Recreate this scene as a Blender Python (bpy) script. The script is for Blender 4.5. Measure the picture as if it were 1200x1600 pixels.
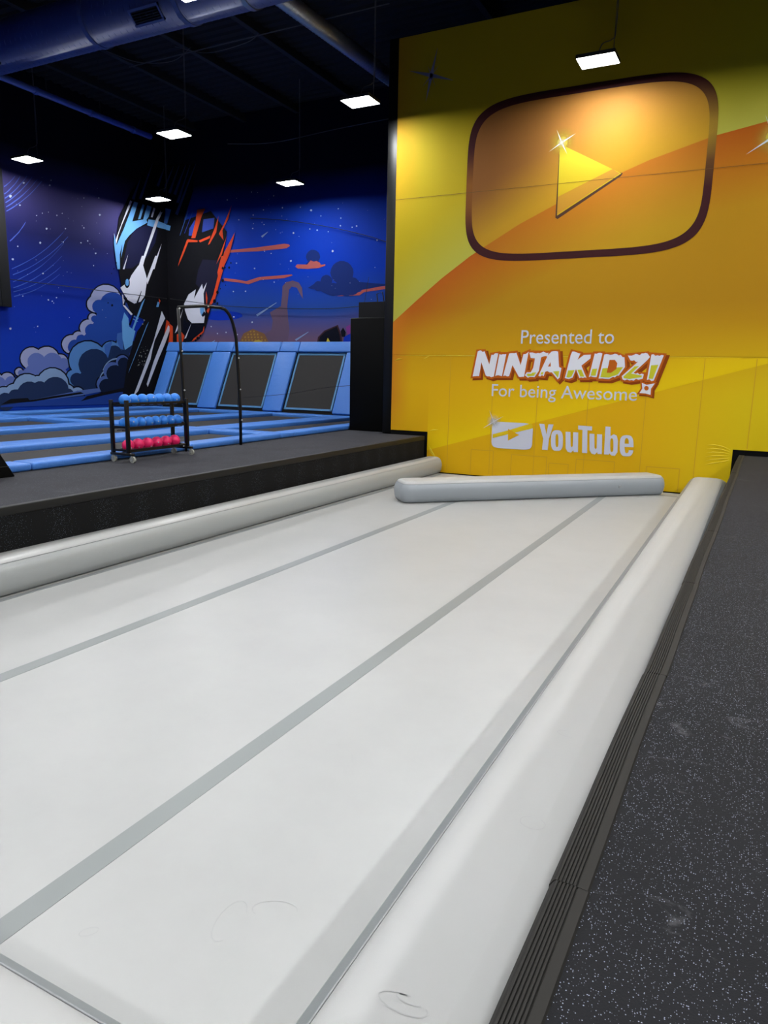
import bpy, bmesh, math, random
import numpy as np
from mathutils import Matrix, Vector

# ---------------------------------------------------------------- scene, camera, world, exposure
for o in list(bpy.data.objects):
    bpy.data.objects.remove(o, do_unlink=True)
scene = bpy.context.scene
COL = scene.collection

cam_data = bpy.data.cameras.new('camera')
cam = bpy.data.objects.new('camera', cam_data)
COL.objects.link(cam)
cam_data.sensor_fit = 'HORIZONTAL'
cam_data.sensor_width = 36.0
cam_data.lens = 33.692                      # 1123 px focal length on a 1200 px wide frame
cam_data.clip_start = 0.05
cam_data.clip_end = 200
CAM = Vector((0.0, 0.0, 2.1))
R = Matrix(((0.88841181, -0.10353522, 0.44721909),
            (0.45861802, 0.15806360, -0.87446293),
            (0.01984865, 0.98198593, 0.18790868)))
cam.matrix_world = Matrix.Translation(CAM) @ R.to_4x4()
scene.camera = cam

world = bpy.data.worlds.new('world')
scene.world = world
world.use_nodes = True
world.node_tree.nodes['Background'].inputs['Color'].default_value = (0.02, 0.022, 0.03, 1)
world.node_tree.nodes['Background'].inputs['Strength'].default_value = 0.1

vs = scene.view_settings
vs.view_transform = 'Standard'
vs.look = 'None'
vs.gamma = 1.0
vs.use_curve_mapping = False
vs.exposure = 0.3

LAMP_POWER = 142.0                           # radiance of the LED panels' diffusers
PANEL_Z = 7.42

# main levels and lines of the hall (metres)
HP = 0.783           # height of the walkways above the inflatable track
YW = 14.63           # printed yellow wall
XL = -19.0           # mural wall on the left
YB = 20.0            # mural wall at the back
ZC = 10.2            # ceiling
random.seed(11)

# ---------------------------------------------------------------- helpers
ALBEDO = 0.5         # the paints, vinyls and prints read this much darker than a printed swatch
def lin(c):
    out = []
    for v in c[:3]:
        v = v / 255.0
        out.append(v / 12.92 if v <= 0.04045 else ((v + 0.055) / 1.055) ** 2.4)
    return tuple(v * ALBEDO for v in out)

MATS = {}
def mat(name, rgb, rough=0.6, metal=0.0, spec=0.3, emit=None, strength=0.0, coat=0.0):
    if name in MATS:
        return MATS[name]
    m = bpy.data.materials.new(name)
    m.use_nodes = True
    b = m.node_tree.nodes['Principled BSDF']
    b.inputs['Base Color'].default_value = (*lin(rgb), 1)
    b.inputs['Roughness'].default_value = rough
    b.inputs['Metallic'].default_value = metal
    b.inputs['Specular IOR Level'].default_value = spec
    b.inputs['Coat Weight'].default_value = coat
    if emit:
        b.inputs['Emission Color'].default_value = (*emit, 1)
        b.inputs['Emission Strength'].default_value = strength
    MATS[name] = m
    return m

def nd(m, kind, **kw):
    n = m.node_tree.nodes.new(kind)
    for k, v in kw.items():
        if k in n.inputs:
            n.inputs[k].default_value = v
        else:
            setattr(n, k, v)
    return n

def lk(m, a, b):
    m.node_tree.links.new(a, b)

def bsdf(m):
    return m.node_tree.nodes['Principled BSDF']

def bump(m, height, strength=0.2, dist=0.01):
    b = nd(m, 'ShaderNodeBump')
    b.inputs['Strength'].default_value = strength
    b.inputs['Distance'].default_value = dist
    lk(m, height, b.inputs['Height'])
    lk(m, b.outputs['Normal'], bsdf(m).inputs['Normal'])

def coords(m, scale=(1, 1, 1)):
    t = nd(m, 'ShaderNodeTexCoord')
    mp = nd(m, 'ShaderNodeMapping')
    mp.inputs['Scale'].default_value = scale
    lk(m, t.outputs['Object'], mp.inputs['Vector'])
    return mp.outputs['Vector']

def ramp(m, fac, stops):
    r = nd(m, 'ShaderNodeValToRGB')
    e = r.color_ramp.elements
    while len(e) < len(stops):
        e.new(0.5)
    for el, (p, c) in zip(e, stops):
        el.position = p
        el.color = (*c, 1) if len(c) == 3 else c
    lk(m, fac, r.inputs['Fac'])
    return r.outputs['Color']

def mixc(m, fac, a, b, mode='MIX'):
    n = nd(m, 'ShaderNodeMix', data_type='RGBA', blend_type=mode)
    for idx, v in ((0, fac), (6, a), (7, b)):
        if hasattr(v, 'default_value') or hasattr(v, 'is_linked'):
            lk(m, v, n.inputs[idx])
        elif idx == 0:
            n.inputs[0].default_value = v
        else:
            n.inputs[idx].default_value = (*v, 1)
    return n.outputs[2]

class MB:
    """collects geometry and links it as ONE mesh object"""
    def __init__(self):
        self.v = []; self.f = []; self.mi = []
    def add(self, verts, faces, mi=0):
        o = len(self.v)
        self.v += [tuple(p) for p in verts]
        self.f += [tuple(i + o for i in f) for f in faces]
        self.mi += [mi] * len(faces)
        return self
    def box(self, x0, x1, y0, y1, z0, z1, mi=0):
        v = [(x, y, z) for x in (x0, x1) for y in (y0, y1) for z in (z0, z1)]
        f = [(0, 1, 3, 2), (4, 6, 7, 5), (0, 4, 5, 1), (2, 3, 7, 6), (0, 2, 6, 4), (1, 5, 7, 3)]
        return self.add(v, f, mi)
    def prism(self, pts, z0, z1, mi=0):
        n = len(pts)
        v = [(x, y, z0) for x, y in pts] + [(x, y, z1) for x, y in pts]
        f = [tuple(range(n - 1, -1, -1)), tuple(range(n, 2 * n))]
        f += [(i, (i + 1) % n, n + (i + 1) % n, n + i) for i in range(n)]
        return self.add(v, f, mi)
    def tube(self, pts, r, seg=8, cap=True, mi=0):
        pts = [Vector(p) for p in pts]
        rr = r if isinstance(r, (list, tuple)) else [r] * len(pts)
        v = []; f = []
        up = None
        for i, p in enumerate(pts):
            d = (pts[min(i + 1, len(pts) - 1)] - pts[max(i - 1, 0)]).normalized()
            if up is None:
                up = Vector((0, 0, 1)) if abs(d.z) < 0.9 else Vector((1, 0, 0))
            a = d.cross(up).normalized()
            b = a.cross(d).normalized()
            up = b
            for k in range(seg):
                t = 2 * math.pi * k / seg
                v.append(p + a * (math.cos(t) * rr[i]) + b * (math.sin(t) * rr[i]))
        for i in range(len(pts) - 1):
            for k in range(seg):
                k2 = (k + 1) % seg
                f.append((i * seg + k, i * seg + k2, (i + 1) * seg + k2, (i + 1) * seg + k))
        if cap:
            f.append(tuple(range(seg - 1, -1, -1)))
            n = (len(pts) - 1) * seg
            f.append(tuple(range(n, n + seg)))
        return self.add(v, f, mi)
    def rings(self, rings, close_top=True, close_bot=True, mi=0):
        n = len(rings[0]); v = []; f = []
        for r in rings:
            v += r
        for i in range(len(rings) - 1):
            for k in range(n):
                k2 = (k + 1) % n
                f.append((i * n + k, i * n + k2, (i + 1) * n + k2, (i + 1) * n + k))
        if close_bot:
            f.append(tuple(range(n - 1, -1, -1)))
        if close_top:
            m = (len(rings) - 1) * n
            f.append(tuple(range(m, m + n)))
        return self.add(v, f, mi)
    def sphere(self, c, r, seg=20, rng=12, mi=0):
        v = [(c[0], c[1], c[2] - r)]
        for i in range(1, rng):
            p = math.pi * i / rng
            for k in range(seg):
                t = 2 * math.pi * k / seg
                v.append((c[0] + r * math.sin(p) * math.cos(t), c[1] + r * math.sin(p) * math.sin(t), c[2] - r * math.cos(p)))
        v.append((c[0], c[1], c[2] + r))
        f = [(0, 1 + (k + 1) % seg, 1 + k) for k in range(seg)]
        for i in range(rng - 2):
            for k in range(seg):
                k2 = (k + 1) % seg
                f.append((1 + i * seg + k, 1 + i * seg + k2, 1 + (i + 1) * seg + k2, 1 + (i + 1) * seg + k))
        l = len(v) - 1
        f += [(l, 1 + (rng - 2) * seg + k, 1 + (rng - 2) * seg + (k + 1) % seg) for k in range(seg)]
        return self.add(v, f, mi)
    def mesh(self, name, mats, smooth=False):
        me = bpy.data.meshes.new(name)
        me.from_pydata(self.v, [], self.f)
        for m in (mats if isinstance(mats, (list, tuple)) else [mats]):
            me.materials.append(m)
        me.polygons.foreach_set('material_index', self.mi)
        if smooth:
            me.polygons.foreach_set('use_smooth', [True] * len(me.polygons))
        me.update()
        return me
    def build(self, name, mats, parent=None, smooth=False, bevel=0.0, seg=2, angle=40):
        me = self.mesh(name, mats, smooth)
        if bevel:
            bm = bmesh.new(); bm.from_mesh(me)
            bmesh.ops.recalc_face_normals(bm, faces=bm.faces)
            ed = [e for e in bm.edges if len(e.link_faces) == 2 and e.calc_face_angle(0) > math.radians(angle)]
            bmesh.ops.bevel(bm, geom=ed, offset=bevel, segments=seg, profile=0.5, affect='EDGES', clamp_overlap=True)
            for fc in bm.faces:
                fc.smooth = True
            bm.to_mesh(me); bm.free()
        o = bpy.data.objects.new(name, me)
        COL.objects.link(o)
        if parent:
            o.parent = parent
        return o

def autosmooth(o, ang=35):
    me = o.data
    me.polygons.foreach_set('use_smooth', [True] * len(me.polygons))
    me.set_sharp_from_angle(angle=math.radians(ang))
    return o

def tag(o, label=None, cat=None, group=None, kind=None):
    if label: o['label'] = label
    if cat: o['category'] = cat
    if group: o['group'] = group
    if kind: o['kind'] = kind
    return o

def thing(name, loc, label, cat, group=None, rz=0.0):
    o = bpy.data.objects.new(name, None)
    o.empty_display_size = 0.1
    COL.objects.link(o)
    o.location = loc
    o.rotation_euler = (0, 0, rz)
    return tag(o, label, cat, group)

def copy_tree(o, parent=None):
    c = o.copy()
    COL.objects.link(c)
    if parent is not None:
        c.parent = parent
    for ch in o.children:
        copy_tree(ch, c)
    return c
MURAL = {
'L': [
('arc',1,[(13.92,4.79),(14.18,4.92),(14.42,5.06),(14.67,5.21),(14.90,5.37),(15.14,5.55),(15.36,5.74),(15.58,5.94),(15.79,6.16),(15.79,6.16),(15.57,5.95),(15.35,5.75),(15.13,5.56),(14.89,5.38),(14.66,5.22),(14.41,5.07),(14.17,4.94),(13.92,4.81)]),
('arc',1,[(13.94,4.63),(14.20,4.75),(14.46,4.89),(14.71,5.04),(14.95,5.20),(15.19,5.37),(15.43,5.56),(15.66,5.76),(15.88,5.98),(15.87,5.99),(15.65,5.77),(15.42,5.57),(15.18,5.38),(14.94,5.21),(14.70,5.05),(14.45,4.90),(14.19,4.77),(13.94,4.66)]),
('arc',1,[(13.93,4.44),(14.17,4.56),(14.41,4.70),(14.65,4.84),(14.88,5.00),(15.10,5.18),(15.31,5.36),(15.52,5.56),(15.72,5.77),(15.72,5.78),(15.52,5.57),(15.31,5.37),(15.09,5.18),(14.87,5.01),(14.64,4.86),(14.40,4.71),(14.16,4.58),(13.92,4.46)]),
('arc',1,[(13.93,4.28),(14.15,4.37),(14.38,4.48),(14.60,4.60),(14.81,4.74),(15.02,4.88),(15.23,5.04),(15.43,5.21),(15.62,5.39),(15.62,5.40),(15.42,5.21),(15.22,5.05),(15.01,4.89),(14.80,4.75),(14.59,4.62),(14.37,4.50),(14.14,4.39),(13.92,4.30)]),
('arc',1,[(13.92,4.17),(14.13,4.24),(14.34,4.33),(14.55,4.42),(14.76,4.53),(14.97,4.65),(15.17,4.78),(15.37,4.92),(15.56,5.08),(15.55,5.08),(15.36,4.93),(15.16,4.79),(14.96,4.66),(14.75,4.54),(14.55,4.44),(14.34,4.34),(14.12,4.26),(13.91,4.19)]),
('arc',1,[(13.92,4.04),(14.13,4.11),(14.33,4.18),(14.54,4.26),(14.73,4.36),(14.93,4.47),(15.13,4.58),(15.32,4.71),(15.51,4.86),(15.50,4.86),(15.31,4.72),(15.12,4.59),(14.92,4.48),(14.73,4.37),(14.53,4.28),(14.33,4.20),(14.12,4.13),(13.92,4.07)]),
('arc2',1,[(13.87,6.94),(13.93,6.98),(13.97,7.02),(14.02,7.07),(14.07,7.11),(14.11,7.16),(14.16,7.21),(14.20,7.26),(14.24,7.31),(14.22,7.31),(14.18,7.26),(14.14,7.21),(14.10,7.17),(14.05,7.12),(14.01,7.08),(13.96,7.04),(13.91,7.00),(13.86,6.96)]),
('arc2',1,[(13.87,6.75),(13.95,6.82),(14.02,6.88),(14.09,6.96),(14.16,7.03),(14.23,7.11),(14.29,7.18),(14.35,7.26),(14.40,7.35),(14.39,7.35),(14.33,7.27),(14.27,7.19),(14.21,7.11),(14.14,7.04),(14.07,6.97),(14.00,6.90),(13.93,6.83),(13.85,6.77)]),
('arc2',1,[(13.87,6.64),(13.98,6.72),(14.08,6.81),(14.18,6.90),(14.27,6.99),(14.36,7.09),(14.45,7.19),(14.53,7.29),(14.61,7.39),(14.60,7.40),(14.52,7.29),(14.43,7.19),(14.34,7.10),(14.25,7.00),(14.16,6.91),(14.06,6.82),(13.96,6.74),(13.86,6.66)]),
('arc2',1,[(13.88,6.53),(14.01,6.62),(14.13,6.72),(14.25,6.83),(14.36,6.93),(14.47,7.05),(14.58,7.16),(14.68,7.28),(14.78,7.41),(14.77,7.41),(14.67,7.29),(14.56,7.17),(14.46,7.06),(14.35,6.95),(14.23,6.84),(14.11,6.74),(13.99,6.64),(13.87,6.55)]),
('arc2',1,[(13.89,6.42),(14.04,6.52),(14.18,6.63),(14.32,6.74),(14.45,6.86),(14.58,6.99),(14.71,7.12),(14.83,7.25),(14.95,7.39),(14.94,7.39),(14.82,7.26),(14.70,7.12),(14.57,7.00),(14.44,6.88),(14.30,6.76),(14.16,6.65),(14.02,6.54),(13.88,6.44)]),
('arc2',1,[(13.89,6.31),(14.06,6.42),(14.22,6.54),(14.37,6.66),(14.52,6.79),(14.67,6.92),(14.81,7.06),(14.95,7.21),(15.09,7.36),(15.07,7.37),(14.94,7.22),(14.80,7.07),(14.66,6.93),(14.51,6.80),(14.36,6.67),(14.20,6.55),(14.04,6.44),(13.88,6.33)]),
('arc2',1,[(13.93,5.53),(14.01,5.60),(14.08,5.67),(14.16,5.75),(14.23,5.82),(14.29,5.90),(14.36,5.98),(14.42,6.06),(14.47,6.15),(14.46,6.15),(14.40,6.07),(14.34,5.99),(14.28,5.91),(14.21,5.83),(14.14,5.76),(14.06,5.69),(13.99,5.62),(13.91,5.55)]),
('ink',2,[(17.88,4.34),(17.82,4.16),(17.69,3.98),(17.50,3.85),(17.27,3.77),(17.04,3.75),(16.82,3.80),(16.66,3.90),(16.56,4.04),(16.53,4.21),(16.58,4.39),(16.70,4.55),(16.88,4.68),(17.10,4.77),(17.34,4.80),(17.56,4.76),(17.73,4.66),(17.85,4.52)]),
('ink',2,[(18.11,4.18),(18.07,4.06),(17.98,3.94),(17.85,3.86),(17.70,3.80),(17.54,3.79),(17.39,3.82),(17.27,3.89),(17.20,3.98),(17.18,4.10),(17.22,4.22),(17.30,4.33),(17.43,4.42),(17.58,4.48),(17.74,4.49),(17.89,4.47),(18.01,4.40),(18.09,4.30)]),
('ink',2,[(17.15,4.15),(17.12,4.04),(17.05,3.94),(16.94,3.87),(16.81,3.82),(16.68,3.81),(16.55,3.84),(16.46,3.89),(16.40,3.98),(16.39,4.08),(16.41,4.18),(16.49,4.28),(16.59,4.35),(16.72,4.40),(16.85,4.41),(16.97,4.39),(17.07,4.33),(17.14,4.25)]),
('ink',2,[(16.85,3.70),(16.83,3.64),(16.79,3.58),(16.73,3.54),(16.65,3.52),(16.58,3.51),(16.51,3.53),(16.45,3.56),(16.42,3.61),(16.41,3.67),(16.43,3.73),(16.47,3.78),(16.53,3.82),(16.60,3.85),(16.68,3.85),(16.75,3.84),(16.80,3.81),(16.84,3.76)]),
('ink',2,[(16.81,3.38),(16.78,3.27),(16.71,3.18),(16.60,3.10),(16.48,3.06),(16.34,3.05),(16.23,3.08),(16.13,3.14),(16.07,3.23),(16.06,3.33),(16.09,3.43),(16.16,3.52),(16.26,3.60),(16.39,3.64),(16.52,3.65),(16.64,3.62),(16.73,3.56),(16.80,3.48)]),
('ink',2,[(16.33,3.05),(16.31,2.97),(16.25,2.90),(16.17,2.85),(16.08,2.81),(15.98,2.81),(15.89,2.83),(15.82,2.88),(15.78,2.95),(15.77,3.02),(15.79,3.10),(15.84,3.17),(15.92,3.23),(16.01,3.26),(16.11,3.26),(16.20,3.24),(16.27,3.20),(16.32,3.13)]),
('ink',2,[(16.16,2.84),(16.13,2.73),(16.05,2.62),(15.94,2.55),(15.81,2.50),(15.67,2.50),(15.54,2.54),(15.45,2.60),(15.39,2.70),(15.37,2.80),(15.40,2.91),(15.48,3.01),(15.59,3.09),(15.72,3.13),(15.85,3.14),(15.98,3.11),(16.08,3.04),(16.14,2.95)]),
('ink',2,[(16.63,2.72),(16.59,2.60),(16.51,2.50),(16.39,2.42),(16.25,2.37),(16.11,2.37),(15.97,2.40),(15.87,2.48),(15.80,2.57),(15.79,2.69),(15.82,2.80),(15.90,2.90),(16.01,2.98),(16.15,3.03),(16.30,3.04),(16.43,3.01),(16.54,2.94),(16.61,2.84)]),
('lav',3,[(17.82,4.33),(17.77,4.17),(17.65,4.01),(17.47,3.89),(17.26,3.81),(17.05,3.80),(16.85,3.84),(16.70,3.93),(16.61,4.06),(16.58,4.22),(16.63,4.38),(16.74,4.53),(16.91,4.65),(17.11,4.73),(17.32,4.75),(17.53,4.72),(17.69,4.63),(17.79,4.50)]),
('lav',3,[(18.05,4.18),(18.02,4.07),(17.94,3.97),(17.82,3.89),(17.69,3.85),(17.55,3.83),(17.42,3.86),(17.32,3.92),(17.26,4.00),(17.24,4.11),(17.27,4.21),(17.34,4.31),(17.45,4.38),(17.59,4.43),(17.73,4.45),(17.86,4.42),(17.96,4.37),(18.03,4.28)]),
('lav',3,[(17.09,4.14),(17.07,4.05),(17.00,3.97),(16.91,3.90),(16.80,3.86),(16.69,3.85),(16.59,3.88),(16.50,3.92),(16.45,4.00),(16.44,4.08),(16.46,4.17),(16.53,4.25),(16.61,4.32),(16.72,4.36),(16.84,4.37),(16.94,4.35),(17.03,4.30),(17.08,4.23)]),
('lav',3,[(16.79,3.70),(16.78,3.65),(16.75,3.61),(16.70,3.58),(16.65,3.56),(16.59,3.56),(16.54,3.57),(16.50,3.59),(16.47,3.63),(16.47,3.67),(16.48,3.71),(16.51,3.76),(16.55,3.79),(16.61,3.81),(16.66,3.81),(16.72,3.80),(16.76,3.78),(16.78,3.74)]),
('lav',3,[(16.76,3.37),(16.73,3.28),(16.67,3.20),(16.58,3.14),(16.47,3.10),(16.36,3.10),(16.25,3.12),(16.18,3.17),(16.13,3.25),(16.11,3.33),(16.14,3.42),(16.20,3.50),(16.29,3.56),(16.39,3.60),(16.50,3.61),(16.61,3.58),(16.69,3.53),(16.74,3.46)]),
('lav',3,[(16.27,3.05),(16.26,2.98),(16.21,2.93),(16.15,2.88),(16.07,2.86),(15.99,2.85),(15.92,2.87),(15.86,2.91),(15.83,2.96),(15.82,3.02),(15.84,3.09),(15.88,3.15),(15.94,3.19),(16.02,3.22),(16.10,3.22),(16.17,3.20),(16.23,3.17),(16.27,3.11)]),
('lav',3,[(16.11,2.84),(16.08,2.74),(16.01,2.65),(15.92,2.58),(15.80,2.55),(15.68,2.54),(15.57,2.57),(15.49,2.63),(15.44,2.71),(15.42,2.81),(15.45,2.90),(15.52,2.99),(15.61,3.05),(15.72,3.09),(15.84,3.10),(15.95,3.07),(16.04,3.01),(16.09,2.93)]),
('lav',3,[(16.57,2.72),(16.54,2.62),(16.47,2.52),(16.37,2.45),(16.24,2.41),(16.12,2.41),(16.00,2.44),(15.91,2.50),(15.85,2.59),(15.84,2.69),(15.87,2.79),(15.94,2.88),(16.04,2.95),(16.16,2.99),(16.29,3.00),(16.40,2.97),(16.50,2.91),(16.56,2.82)]),
('cblue',4,[(17.97,4.20),(17.93,4.06),(17.83,3.94),(17.69,3.83),(17.51,3.77),(17.33,3.76),(17.17,3.79),(17.04,3.87),(16.96,3.98),(16.94,4.11),(16.98,4.25),(17.07,4.37),(17.21,4.47),(17.38,4.53),(17.56,4.55),(17.73,4.52),(17.86,4.45),(17.95,4.34)]),
('cblue',4,[(18.15,4.09),(18.12,4.00),(18.06,3.92),(17.96,3.86),(17.85,3.82),(17.73,3.81),(17.63,3.83),(17.54,3.88),(17.49,3.95),(17.48,4.04),(17.50,4.12),(17.56,4.20),(17.66,4.27),(17.77,4.31),(17.88,4.32),(17.99,4.30),(18.08,4.25),(18.13,4.18)]),
('cblue',4,[(17.18,4.07),(17.15,4.00),(17.10,3.93),(17.02,3.88),(16.93,3.84),(16.84,3.83),(16.75,3.85),(16.68,3.89),(16.64,3.95),(16.63,4.02),(16.65,4.10),(16.70,4.16),(16.78,4.22),(16.87,4.25),(16.96,4.26),(17.05,4.24),(17.12,4.20),(17.16,4.14)]),
('cblue',4,[(16.83,3.66),(16.82,3.62),(16.79,3.59),(16.76,3.56),(16.71,3.55),(16.66,3.54),(16.62,3.55),(16.59,3.58),(16.57,3.60),(16.56,3.64),(16.57,3.68),(16.60,3.71),(16.64,3.74),(16.68,3.75),(16.73,3.76),(16.77,3.75),(16.80,3.73),(16.82,3.70)]),
('cblue',4,[(16.84,3.30),(16.81,3.23),(16.76,3.16),(16.69,3.11),(16.60,3.08),(16.50,3.07),(16.42,3.09),(16.35,3.14),(16.31,3.20),(16.30,3.27),(16.32,3.34),(16.37,3.40),(16.45,3.46),(16.53,3.49),(16.63,3.49),(16.71,3.48),(16.78,3.43),(16.82,3.37)]),
('cblue',4,[(16.33,3.00),(16.32,2.94),(16.28,2.90),(16.23,2.86),(16.16,2.84),(16.10,2.83),(16.04,2.85),(15.99,2.88),(15.96,2.93),(15.95,2.98),(15.97,3.03),(16.00,3.08),(16.05,3.11),(16.12,3.13),(16.18,3.14),(16.24,3.12),(16.29,3.09),(16.32,3.05)]),
('cblue',4,[(16.19,2.75),(16.17,2.67),(16.11,2.60),(16.03,2.55),(15.94,2.52),(15.84,2.51),(15.75,2.54),(15.68,2.59),(15.63,2.65),(15.62,2.73),(15.65,2.81),(15.70,2.88),(15.78,2.94),(15.87,2.97),(15.97,2.97),(16.06,2.95),(16.13,2.90),(16.18,2.83)]),
('cblue',4,[(16.66,2.63),(16.64,2.55),(16.58,2.47),(16.49,2.41),(16.39,2.38),(16.29,2.38),(16.19,2.40),(16.11,2.46),(16.07,2.53),(16.05,2.61),(16.08,2.69),(16.14,2.77),(16.22,2.82),(16.32,2.86),(16.43,2.86),(16.52,2.84),(16.60,2.79),(16.65,2.71)]),
('cblue',4,[(17.18,4.20),(18.12,4.18),(18.02,2.67),(16.19,2.60),(15.91,2.79),(16.49,3.31),(16.76,3.67),(16.85,4.07)]),
('ink',5,[(14.75,2.37),(14.71,2.25),(14.63,2.14),(14.52,2.05),(14.38,2.01),(14.24,2.01),(14.11,2.05),(14.01,2.12),(13.95,2.23),(13.94,2.35),(13.97,2.46),(14.05,2.57),(14.16,2.65),(14.29,2.70),(14.43,2.71),(14.56,2.67),(14.67,2.59),(14.73,2.49)]),
('ink',5,[(15.33,2.36),(15.29,2.22),(15.20,2.09),(15.06,2.00),(14.90,1.95),(14.73,1.95),(14.58,1.99),(14.46,2.08),(14.39,2.20),(14.38,2.33),(14.42,2.47),(14.51,2.59),(14.64,2.69),(14.79,2.74),(14.96,2.75),(15.11,2.71),(15.24,2.62),(15.31,2.50)]),
('ink',5,[(15.63,2.30),(15.60,2.21),(15.54,2.13),(15.45,2.07),(15.35,2.04),(15.24,2.03),(15.15,2.06),(15.07,2.12),(15.02,2.19),(15.01,2.28),(15.04,2.37),(15.10,2.45),(15.18,2.50),(15.28,2.54),(15.39,2.54),(15.49,2.52),(15.57,2.46),(15.62,2.38)]),
('ink',5,[(14.07,1.96),(14.06,1.91),(14.03,1.87),(13.98,1.83),(13.92,1.81),(13.86,1.81),(13.81,1.83),(13.77,1.86),(13.74,1.91),(13.74,1.96),(13.75,2.01),(13.78,2.05),(13.83,2.09),(13.89,2.11),(13.95,2.11),(14.00,2.09),(14.04,2.06),(14.07,2.01)]),
('ink',5,[(13.79,1.73),(13.76,1.65),(13.71,1.58),(13.63,1.52),(13.54,1.50),(13.45,1.50),(13.37,1.53),(13.30,1.58),(13.26,1.65),(13.26,1.73),(13.28,1.81),(13.33,1.89),(13.40,1.94),(13.49,1.97),(13.59,1.97),(13.67,1.94),(13.74,1.89),(13.78,1.82)]),
('ink',5,[(13.44,1.71),(13.41,1.62),(13.35,1.54),(13.27,1.49),(13.18,1.46),(13.08,1.46),(12.99,1.49),(12.92,1.55),(12.88,1.62),(12.87,1.71),(12.90,1.80),(12.95,1.88),(13.03,1.93),(13.12,1.96),(13.22,1.97),(13.31,1.94),(13.38,1.88),(13.43,1.80)]),
('lav',6,[(14.70,2.37),(14.67,2.26),(14.60,2.16),(14.49,2.09),(14.37,2.05),(14.25,2.05),(14.13,2.08),(14.05,2.15),(13.99,2.24),(13.98,2.35),(14.01,2.45),(14.08,2.55),(14.18,2.62),(14.30,2.66),(14.42,2.67),(14.54,2.63),(14.63,2.57),(14.69,2.47)]),
('lav',6,[(15.28,2.36),(15.24,2.23),(15.16,2.12),(15.04,2.03),(14.89,1.99),(14.74,1.99),(14.61,2.03),(14.50,2.11),(14.44,2.21),(14.42,2.34),(14.46,2.46),(14.54,2.57),(14.66,2.65),(14.80,2.70),(14.95,2.71),(15.09,2.67),(15.20,2.59),(15.27,2.48)]),
('lav',6,[(15.58,2.29),(15.55,2.22),(15.50,2.15),(15.43,2.10),(15.35,2.08),(15.26,2.08),(15.17,2.10),(15.11,2.15),(15.07,2.21),(15.06,2.28),(15.08,2.35),(15.13,2.42),(15.20,2.47),(15.29,2.50),(15.38,2.50),(15.46,2.48),(15.53,2.43),(15.57,2.37)]),
('lav',6,[(14.03,1.96),(14.02,1.93),(13.99,1.89),(13.96,1.87),(13.92,1.85),(13.87,1.85),(13.84,1.87),(13.80,1.89),(13.79,1.92),(13.78,1.96),(13.79,2.00),(13.82,2.03),(13.85,2.05),(13.89,2.07),(13.93,2.07),(13.97,2.06),(14.00,2.03),(14.02,2.00)]),
('lav',6,[(13.74,1.73),(13.72,1.67),(13.68,1.60),(13.62,1.56),(13.54,1.53),(13.46,1.54),(13.39,1.56),(13.34,1.60),(13.30,1.67),(13.30,1.73),(13.32,1.80),(13.36,1.86),(13.42,1.91),(13.50,1.93),(13.57,1.93),(13.64,1.91),(13.70,1.86),(13.73,1.80)]),
('lav',6,[(13.39,1.71),(13.37,1.64),(13.32,1.57),(13.25,1.52),(13.17,1.49),(13.09,1.49),(13.02,1.52),(12.96,1.57),(12.92,1.64),(12.91,1.71),(12.93,1.78),(12.98,1.85),(13.05,1.90),(13.13,1.93),(13.21,1.93),(13.29,1.90),(13.35,1.85),(13.38,1.79)]),
('cmid',7,[(14.79,2.27),(14.76,2.18),(14.70,2.10),(14.62,2.04),(14.52,2.01),(14.41,2.01),(14.32,2.04),(14.24,2.10),(14.20,2.17),(14.19,2.26),(14.21,2.35),(14.27,2.42),(14.35,2.48),(14.45,2.52),(14.56,2.52),(14.65,2.49),(14.73,2.44),(14.77,2.36)]),
('cmid',7,[(15.39,2.25),(15.36,2.15),(15.29,2.05),(15.18,1.98),(15.06,1.95),(14.94,1.94),(14.83,1.98),(14.74,2.04),(14.69,2.13),(14.67,2.23),(14.70,2.34),(14.77,2.43),(14.87,2.50),(14.98,2.54),(15.11,2.54),(15.22,2.51),(15.32,2.44),(15.37,2.35)]),
('cmid',7,[(15.64,2.23),(15.62,2.17),(15.58,2.12),(15.52,2.08),(15.45,2.05),(15.37,2.05),(15.31,2.07),(15.25,2.11),(15.22,2.16),(15.21,2.22),(15.23,2.28),(15.27,2.34),(15.33,2.38),(15.40,2.40),(15.47,2.40),(15.54,2.38),(15.60,2.34),(15.63,2.29)]),
('cmid',7,[(14.06,1.93),(14.05,1.90),(14.03,1.87),(14.00,1.85),(13.96,1.84),(13.93,1.84),(13.90,1.85),(13.87,1.87),(13.86,1.90),(13.85,1.93),(13.86,1.96),(13.88,1.99),(13.91,2.01),(13.94,2.02),(13.98,2.02),(14.01,2.01),(14.04,1.99),(14.05,1.96)]),
('cmid',7,[(13.79,1.67),(13.78,1.62),(13.74,1.57),(13.69,1.53),(13.63,1.51),(13.56,1.51),(13.51,1.53),(13.46,1.57),(13.43,1.62),(13.43,1.67),(13.44,1.73),(13.48,1.78),(13.53,1.82),(13.59,1.84),(13.66,1.84),(13.71,1.82),(13.76,1.78),(13.79,1.73)]),
('cmid',7,[(13.45,1.64),(13.43,1.58),(13.39,1.53),(13.34,1.49),(13.27,1.47),(13.20,1.47),(13.14,1.49),(13.09,1.53),(13.06,1.58),(13.05,1.65),(13.07,1.71),(13.11,1.76),(13.16,1.80),(13.23,1.82),(13.30,1.82),(13.36,1.80),(13.41,1.76),(13.44,1.71)]),
('cmid',7,[(13.58,1.62),(13.96,1.94),(14.35,2.27),(14.89,2.28),(15.34,2.24),(15.66,1.81),(14.81,1.24),(13.26,1.27)]),
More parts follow.
